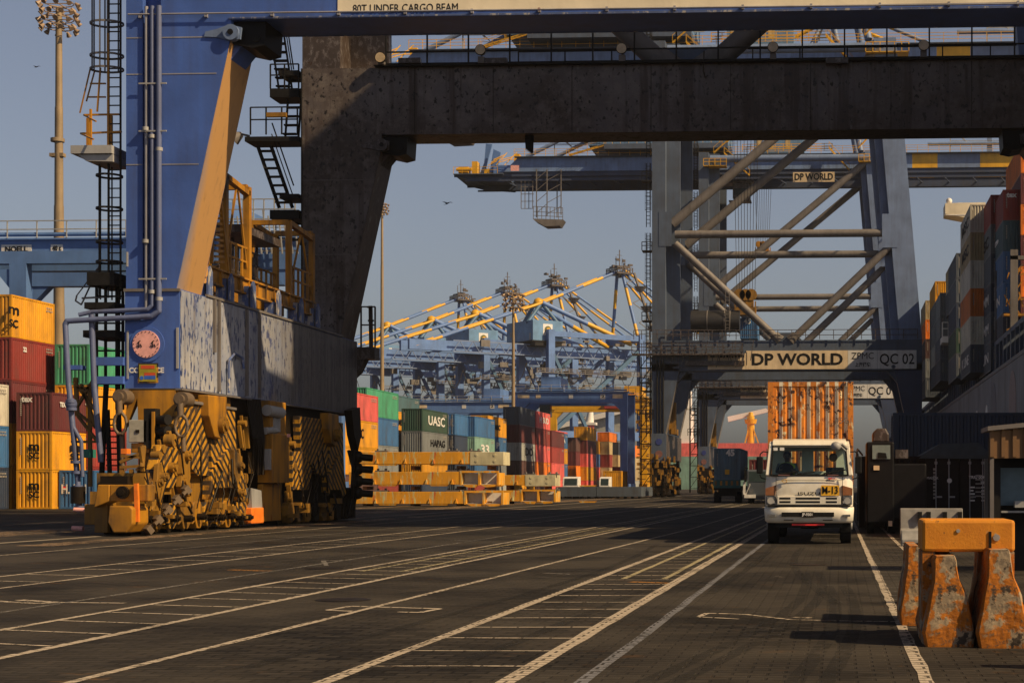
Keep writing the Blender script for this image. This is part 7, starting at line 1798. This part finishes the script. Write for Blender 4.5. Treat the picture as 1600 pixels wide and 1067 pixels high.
side_text(c_, '45', .55, L4, '-y', .62, .85, 'letter_white', bold=.04, H=2.9); b = MB(); b.box(-.2, .2, -.03, 0, .5, .95); b.build('hazard_label', 'yellow_clean', c_, local=True)
Y3 = 143.0
L3 = empty('lorry', (xa(1180, Y3), Y3, 0), 'dark lorry cab half hidden behind the white truck, facing the viewer', 'truck', 'lorries in the lane')
x0_ = xa(1163, Y3); b = MB(); b.prism([(Y3, .7), (Y3 - .02, 1.9), (Y3 + .3, 2.9), (Y3 + 1.9, 3.0), (Y3 + 1.9, .7)], 'x', x0_ + .25, x0_ + 2.6); cb = b.build('cab', 'cont_slate', L3, bevel=.05)
b = MB(); b.prism([(Y3 - .04, 1.9), (Y3 + .24, 2.8), (Y3 + .3, 2.8), (Y3 + .02, 1.9)], 'x', x0_ + .4, x0_ + 2.4); b.build('windscreen', 'glass_dark', cb)
b = MB(); b.box(x0_ + .4, x0_ + .8, Y3 - .08, Y3, .9, 1.3); b.box(x0_ + 2.0, x0_ + 2.4, Y3 - .08, Y3, .9, 1.3); b.build('headlight', 'chrome_dark', cb)
b = MB(); b.box(x0_, x0_ + .22, Y3 - .3, Y3 - .1, 1.9, 2.9); b.path([(x0_ + .3, Y3 + .1, 3.1), (x0_ + .1, Y3 - .2, 3.2), (x0_ + .1, Y3 - .2, 2.9)], .04); b.build('mirror', 'truck_black', cb)
b = MB(); b.box(x0_ - .1, x0_ + .1, Y3 - .1, Y3 + .4, .8, 1.9); b.box(x0_, x0_ + 1.0, Y3 - .2, Y3, .5, .8); b.bar((x0_, Y3, .5), (x0_ + .5, Y3 - .2, 1.7), .08); b.build('door_frame', 'letter_white', cb)
for yy in (Y3 + 1.0, Y3 + 5):
    for (a, c2) in ((.3, .6), (2.2, 2.5)): b = MB(); b.tube((x0_ + a, yy, .5), (x0_ + c2, yy, .5), .5, 14); b.build('wheel', 'rubber', L3)
container(x0_ + 1.5, Y3 + 2.4, 1.3, 'maroon', 'dark maroon container on the half hidden lorry', 'containers on the move', L4, 2.59)
# ================= right side: machine, containers, shed, barriers =================
YM = 54.0
MC = empty('terminal_tractor', (xa(1374, YM), YM, 0), 'black terminal tractor with a pale cab window standing right of the white truck', 'tractor')
A = lambda px, py, Y=YM: at(px, py, Y)
b = MB(); b.box(A(1354, 0).x, A(1397, 0).x, YM, YM + 2.2, .35, A(0, 692).z); b.box(A(1358, 0).x, A(1448, 0).x, YM + .2, YM + 5, .5, A(0, 725).z); bd = b.build('cab_body', 'near_black', MC, bevel=.05)
b = MB(); b.box(A(1363, 0).x, A(1391, 0).x, YM - .04, YM, A(0, 718).z, A(0, 697).z); wn = b.build('cab_window', plain('pale_glass', (.20, .26, .27), .1), bd)
b = MB(); b.prism([(A(1371, 0).x, A(0, 717).z), (A(1386, 0).x, A(0, 717).z), (A(1384, 0).x, A(0, 709).z), (A(1372, 0).x, A(0, 708).z)], 'y', YM - .06, YM - .04); b.build('seat_back', 'truck_black', wn)
b = MB(); b.box(A(1365, 0).x, A(1374, 0).x, YM - .04, YM, A(0, 735).z, A(0, 728).z); b.box(A(1388, 0).x, A(1394, 0).x, YM - .04, YM, A(0, 820).z, A(0, 812).z); b.build('notice', 'sign_beige', bd)
b = MB(); p0, p1 = A(1364, 690), A(1390, 668); b.prism([(p0.x, p0.z), (p0.x, p1.z - .15), (p0.x + .15, p1.z), (p1.x - .1, p1.z), (p1.x, p1.z - .2), (p1.x, p0.z)], 'y', YM + .6, YM + 1.8); b.build('air_filter', 'dark_steel', MC, bevel=.05)
for (px0, px1) in ((1355, 1366), (1388, 1399)):
    for yy in (YM + .7, YM + 4.2): b = MB(); b.tube((A(px0, 0).x, yy, .55), (A(px1, 0).x, yy, .55), .55, 18); b.build('wheel', 'rubber', MC)
b = MB(); b.path([(A(1349, 0).x - .02, YM + .5, 2.6), (A(1340, 0).x, YM + .2, 2.8), (A(1338, 0).x, YM + .2, 2.5)], .03); b.box(A(1400, 0).x, A(1420, 0).x, YM + .5, YM + 1, A(0, 712).z - .1, A(0, 694).z - .2); b.build('mirror_arm', 'dark_steel', MC)
YD = 60.0
c_ = container(xa(1499, YD), YD, .05, 'maroon', 'nearly black container with its doors and white code facing the viewer, under a tarpaulin', 'containers by the ship', S20, 2.62, 'door', m='cont_black')
side_text(c_, 'MAERSK', .09, S20, '-y', .10, .70, 'letter_white', .42, bold=.0); side_text(c_, 'TRIU 009147', .10, S20, '-y', .80, .71, 'letter_white', .78, bold=.004); side_text(c_, '22G1', .09, S20, '-y', .88, .635, 'letter_white', .3, bold=.004)
b = MB(); 
for k in range(5):
    for (u0, u1) in ((.36, .56), (.80, 1.06)): z = 1.45 - k * .12; b.box(u0, u1 - .05 * (k % 2), -.02, -.012, z, z + .055)
b.tube((-.36, -.03, 1.72), (-.36, -.01, 1.72), .09, 14); b.build('lettering', 'letter_white', c_, local=True)
c2_ = container(xa(1447, YD) - CW / 2, YD + .4, .05, 'maroon', 'nearly black container behind the tractor, left of the one with white code', 'containers by the ship', S20, 2.62, m='cont_black')
b = MB(); X0, X1 = xa(1440, YD), xa(1549, YD); zt_ = 2.7
b.add([(X0, YD - .1, zt_), (X1, YD - .1, zt_), (X0 + .7, YD + .2, zt_ + .42), (X1 - .45, YD + .2, zt_ + .46), (X0 - .1, YD - .1, zt_ - .12), (X1, YD - .1, zt_ - .14), (X0 + .7, YD + 5.6, zt_ + .42), (X1 - .45, YD + 5.6, zt_ + .46), (X0, YD + 6, zt_), (X1, YD + 6, zt_), ((X0 + X1) / 2, YD + .1, zt_ + .32)],
      [(4, 5, 1, 0), (0, 1, 10), (1, 3, 10), (3, 2, 10), (2, 0, 10), (2, 3, 7, 6), (3, 1, 9, 7), (0, 2, 6, 8), (6, 7, 9, 8)])
tag(b.build('tarpaulin', 'tarp', loc=(X0, YD, zt_)), 'dark creased tarpaulin draped over the nearly black container', 'tarpaulin')
YB = 70.0
b_ = container(xa(1447, YB), YB, 2.75, 'navy', 'dark blue long container lying crosswise behind the tractor', 'containers by the ship', L4, 2.0, rz=0)
b_.rotation_euler = (0, 0, R(-90)); b_.location = (xa(1394, YB), YB, za(1400, 720, YB)); b_['label'] = 'dark blue long container lying crosswise high behind the tractor'
b2 = container(0, 0, 0, 'slate', 'dark grey container supporting the crosswise blue one', 'containers by the ship', L4, 2.59); b2.rotation_euler = (0, 0, R(-90)); b2.location = (xa(1394, YB), YB, .02)
# shed with a ribbed roof edge
YS = 30.0
SHD = empty('quay_shed', (xa(1600, YS), YS, 0), 'brown timber gangway shelter with a ribbed roof edge at the right edge of the picture', 'shelter')
A_ = lambda px, py: at(px, py, YS); b = MB(); x0_ = A_(1547, 0).x
b.prism([(x0_, A_(1547, 716).z), (x0_, A_(1547, 674).z), (x0_ + 4.5, A_(1547, 674).z + .42), (x0_ + 4.5, A_(1547, 716).z + .05)], 'y', YS, YS + .12); n_ = 22
for k in range(n_): x = x0_ + k * 4.5 / n_; b.prism([(x, A_(0, 716).z + .01), (x + .07, A_(0, 716).z + .01), (x + .07, A_(0, 674).z + .08 + k * .019), (x, A_(0, 674).z + .06 + k * .019)], 'y', YS - .03, YS)
b.build('fascia', 'wood_fascia', SHD) if 'wood_fascia' in MATS else b.build('fascia', paint('wood_fascia', (.19, .10, .04), rust=.1, dirt=.5, rough=.8), SHD)
b = MB(); b.prism([(x0_ - .05, A_(0, 674).z - .02), (x0_ + 4.5, A_(0, 674).z + .42), (x0_ + 4.5, A_(0, 674).z + .50), (x0_ - .05, A_(0, 674).z + .06)], 'y', YS - .1, YS + 1.3); b.build('roof', 'tube_tan', SHD)
b = MB(); b.box(x0_, x0_ + .07, YS, YS + .1, 0, A_(0, 716).z); b.box(x0_ + 4.3, x0_ + 4.4, YS, YS + .1, 0, A_(0, 716).z); b.box(x0_, x0_ + .07, YS + 1.1, YS + 1.2, 0, A_(0, 716).z); b.build('post', 'tube_tan', SHD)
b = MB(); b.box(x0_ + .08, x0_ + 4.3, YS + 1.15, YS + 1.25, 0, 2.5); b.box(x0_ + .1, A_(1566, 0).x, YS + .3, YS + .5, 0, 2.2); b.build('back_panel', 'black_metal', SHD)
b = MB(); b.box(A_(1567, 0).x, A_(1567, 0).x + 3, YS + .62, YS + .7, A_(0, 789).z, A_(0, 731).z); b.build('inner_panel', plain('pale_blue_panel', (.10, .16, .20)), SHD)
b = MB(); b.box(A_(1568, 0).x, A_(1568, 0).x + 3, YS + .4, YS + .6, A_(0, 800).z, A_(0, 797).z); b.box(A_(1589, 0).x, A_(1589, 0).x + 1.5, YS + .35, YS + .55, A_(0, 792).z, A_(0, 782).z); b.build('counter', 'galv', SHD)
# grey concrete barriers
def jersey(x0, x1, y, h, m_, label, notches=(), grp='concrete barriers beside the lane'):
    b = MB(); L_ = x1 - x0
    # long face towards the camera, with rebates under the bottom edge
    b.prism([(y, .08), (y, .18), (y + .16, .34), (y + .2, h), (y + .38, h), (y + .42, .34), (y + .58, .18), (y + .58, .08)], 'x', x0, x1)
    for u in (0, .42, .82): b.box(x0 + u * L_, x0 + (u + .18) * L_, y + .01, y + .57, 0, .08)
    o = b.build('concrete_barrier', m_, loc=(x0, y, 0), bevel=.02); tag(o, label, 'barrier', grp)
    for u in notches:
        k = MB(); k.box(x0 + u * L_, x0 + u * L_ + .12, y + .06, y + .2, h - .38, h - .1); k.build('lifting_slot', 'truck_black', o)
    return o
jersey(xa(1407, 48), xa(1505, 48), 48, za(1450, 794, 48), 'concrete', 'long grey concrete barrier with dark slots in front of the nearly black containers', (.28, .42, .68, .92))
jersey(xa(1409, 43), xa(1440, 43), 43, .42, 'concrete', 'short low grey concrete block left of the yellow barrier', ())
# yellow portal block with two hourglass barriers leaning at it
m, nt, b_ = mat('barrier_yellow')
tc = nt.nodes.new('ShaderNodeTexCoord'); co = tc.outputs['Object']
c = mix(nt, ramp(nt, noise(nt, co, 3, 4), .3, .7), (.66, .255, .008), (.50, .17, .006))
c = mix(nt, ramp(nt, noise(nt, co, 5, 6, .7), .61, .64), c, (.42, .30, .18)); c = mix(nt, ramp(nt, noise(nt, co, 14, 4, .7), .62, .68), c, (.10, .05, .02))
nt.links.new(c, b_.inputs['Base Color']); b_.inputs['Roughness'].default_value = .75
bp = nt.nodes.new('ShaderNodeBump'); bp.inputs['Strength'].default_value = .5; bp.inputs['Distance'].default_value = .01; nt.links.new(noise(nt, co, 30, 6, .7), bp.inputs['Height']); nt.links.new(bp.outputs[0], b_.inputs['Normal'])
m, nt, b_ = mat('barrier_chipped')
tc = nt.nodes.new('ShaderNodeTexCoord'); co = tc.outputs['Object']
n1 = noise(nt, co, 4.5, 9, .68); n2 = noise(nt, co, 2.6, 9, .66); n3 = noise(nt, co, 20, 5, .7)
sx = nt.nodes.new('ShaderNodeSeparateXYZ'); nt.links.new(co, sx.inputs[0])
c = mix(nt, ramp(nt, n3, .3, .7), (.50, .16, .006), (.26, .08, .010))
c = mix(nt, ramp(nt, n2, .50, .53), c, (.33, .25, .16)); c = mix(nt, ramp(nt, n1, .56, .60), c, (.055, .040, .028)); c = mix(nt, ramp(nt, n3, .58, .66), c, (.12, .085, .05))
nt.links.new(c, b_.inputs['Base Color']); b_.inputs['Roughness'].default_value = .9
bp = nt.nodes.new('ShaderNodeBump'); bp.inputs['Strength'].default_value = .6; bp.inputs['Distance'].default_value = .012; nt.links.new(math_(nt, 'ADD', n1, n3), bp.inputs['Height']); nt.links.new(bp.outputs[0], b_.inputs['Normal'])
YY = 16.55
def rough(o, lv=4, st=.03, tx_=.25):
    s_ = o.modifiers.new('sub', 'SUBSURF'); s_.subdivision_type = 'SIMPLE'; s_.levels = lv; s_.render_levels = lv
    t = bpy.data.textures.new('chips', 'CLOUDS'); t.noise_scale = tx_; t.noise_depth = 4
    d = o.modifiers.new('disp', 'DISPLACE'); d.texture = t; d.strength = st; d.mid_level = .5; d.texture_coords = 'LOCAL'
b = MB(); X0, X1 = xa(1441, YY), xa(1586, YY); zt_, zb_ = za(1500, 812, YY), za(1500, 862, YY)
r_ = empty('yellow_barrier', ((X0 + X1) / 2, YY, 0), 'big yellow painted concrete block bridging over two chipped barriers in the right foreground', 'barrier', 'concrete barriers beside the lane')
b.box(X0, X1, YY, YY + .9, zb_, zt_); top = b.build('top_block', 'barrier_yellow', r_, bevel=.03)
b = MB(); b.box(X0 + .004, X0 + .13, YY + .02, YY + .88, .0, zb_); b.box(X1 - .07, X1 - .004, YY + .02, YY + .88, .0, zb_); b.box(X0 + .14, X0 + .30, YY + .45, YY + .88, .0, zb_); b.build('side_post', 'barrier_chipped', r_)
b = MB(); b.box(xa(1545, YY), xa(1549, YY), YY - .012, YY, za(0, 862, YY), za(0, 828, YY)); b.build('joint_slot', 'truck_black', top)
b = MB(); b.tube((xa(1497, YY), YY - .012, za(0, 827, YY)), (xa(1497, YY), YY - .002, za(0, 827, YY)), .02, 8); b.tube((xa(1557, YY), YY - .012, za(0, 837, YY)), (xa(1557, YY), YY - .002, za(0, 837, YY)), .035, 10); b.build('bare_patch', 'concrete', top)
def hourglass(pxl, pxr, py_t, py_b, Y, D, label, m_='barrier_chipped', lean=0):
    """end-on barrier: loft of rings up the height, rounded and chipped"""
    x0, x1 = xa(pxl, Y), xa(pxr, Y); w = x1 - x0; h = za(pxl, py_t, Y); b = MB()
    prof = [(0, 0, 1), (.16, -.05, 1.02), (.34, .02, .97), (.55, .10, .86), (.72, .17, .74), (.86, .18, .68), (.96, .18, .66), (1, .22, .62)]
    def lr(v):
        for (a, la, ra), (c, lc, rc) in zip(prof[:-1], prof[1:]):
            if v <= c: t = (v - a) / (c - a); return la + (lc - la) * t, ra + (rc - ra) * t
        return prof[-1][1:]
    NZ, NX, NY = 44, 18, 20; rng = random.Random(int(pxl)); vs = []
    for j in range(NZ + 1):
        v = j / NZ; l, r_ = lr(v); l = x0 + (l + lean * v) * w; r_ = x0 + (r_ + lean * v) * w; c = .035
        ring = [(l + (r_ - l) * i / NX, Y + (c if i in (0, NX) else 0)) for i in range(NX + 1)] + [(r_, Y + D * i / NY) for i in range(1, NY + 1)] + [(r_ + (l - r_) * i / NX, Y + D) for i in range(1, NX + 1)] + [(l, Y + D - D * i / NY) for i in range(1, NY)]
        vs += [(x, y, v * h) for x, y in ring]
    n = 2 * NX + 2 * NY; fs = [(j * n + i, j * n + (i + 1) % n, (j + 1) * n + (i + 1) % n, (j + 1) * n + i) for j in range(NZ) for i in range(n)]
    top = [NZ * n + i for i in range(n)]
    for i in range(NX):                      # the top as strips
        a0, a1 = NZ * n + i, NZ * n + i + 1; c0, c1 = NZ * n + (2 * NX + NY - i) % n, NZ * n + (2 * NX + NY - i - 1) % n
        fs.append((a0, a1, c1, c0))
    b.add(vs, fs, False); o = b.build('concrete_barrier', m_, loc=(x0, Y, 0)); tag(o, label, 'barrier', 'concrete barriers beside the lane')
    for (sc_, st) in ((.35, .045), (.05, .009)):
        t = bpy.data.textures.new('chips', 'CLOUDS'); t.noise_scale = sc_; t.noise_depth = 3
        d = o.modifiers.new('disp', 'DISPLACE'); d.texture = t; d.strength = st; d.mid_level = .5; d.texture_coords = 'LOCAL'
    return o
hourglass(1446, 1521, 868, 1008, 16.25, 1.5, 'chipped orange barrier seen end on under the left half of the yellow block')
hourglass(1530, 1606, 858, 1008, 16.15, 1.6, 'chipped orange and grey barrier seen end on under the right half of the yellow block', lean=-.0)
hourglass(1408, 1447, 852, 970, 18.7, 1.3, 'dark chipped barrier standing just left of and behind the yellow block', lean=.1)
jersey(xa(1600, 17.6) + .2, xa(1600, 17.6) + 2.6, 17.6, .95, 'barrier_chipped', 'unseen chipped barrier added beyond the right edge for its shadow')  # out of view, put here to throw shadow on the foreground
jersey(2.75, 5.2, 21.3, 1.0, 'concrete', 'lower grey concrete barrier of an unseen pile added for its shadow');  # unseen pair, stacked only to cast a shadow across the lane
o_ = jersey(2.8, 5.1, 21.3, 1.0, 'concrete', 'upper grey concrete barrier of an unseen pile added for its shadow'); o_.location.z = 1.0
jersey(2.3, 4.6, 13.9, .95, 'barrier_chipped', 'unseen chipped barrier added beside the camera for its shadow')  # unseen, added to shadow the near right corner of the paving
# ================= the air: dusty haze =================
m = bpy.data.materials.new('haze'); m.use_nodes = True; nt = m.node_tree
for n in list(nt.nodes): nt.nodes.remove(n)
o_ = nt.nodes.new('ShaderNodeOutputMaterial'); pv = nt.nodes.new('ShaderNodeVolumePrincipled')
pv.inputs['Color'].default_value = (.90, .90, .93, 1); pv.inputs['Density'].default_value = .00012; pv.inputs['Anisotropy'].default_value = .2
nt.links.new(pv.outputs[0], o_.inputs['Volume']); MATS['haze'] = m
mb = MB(); mb.box(-700, 200, -70, 820, -5.5, 96)
hz = mb.build('haze', 'haze'); tag(hz, kind='stuff')
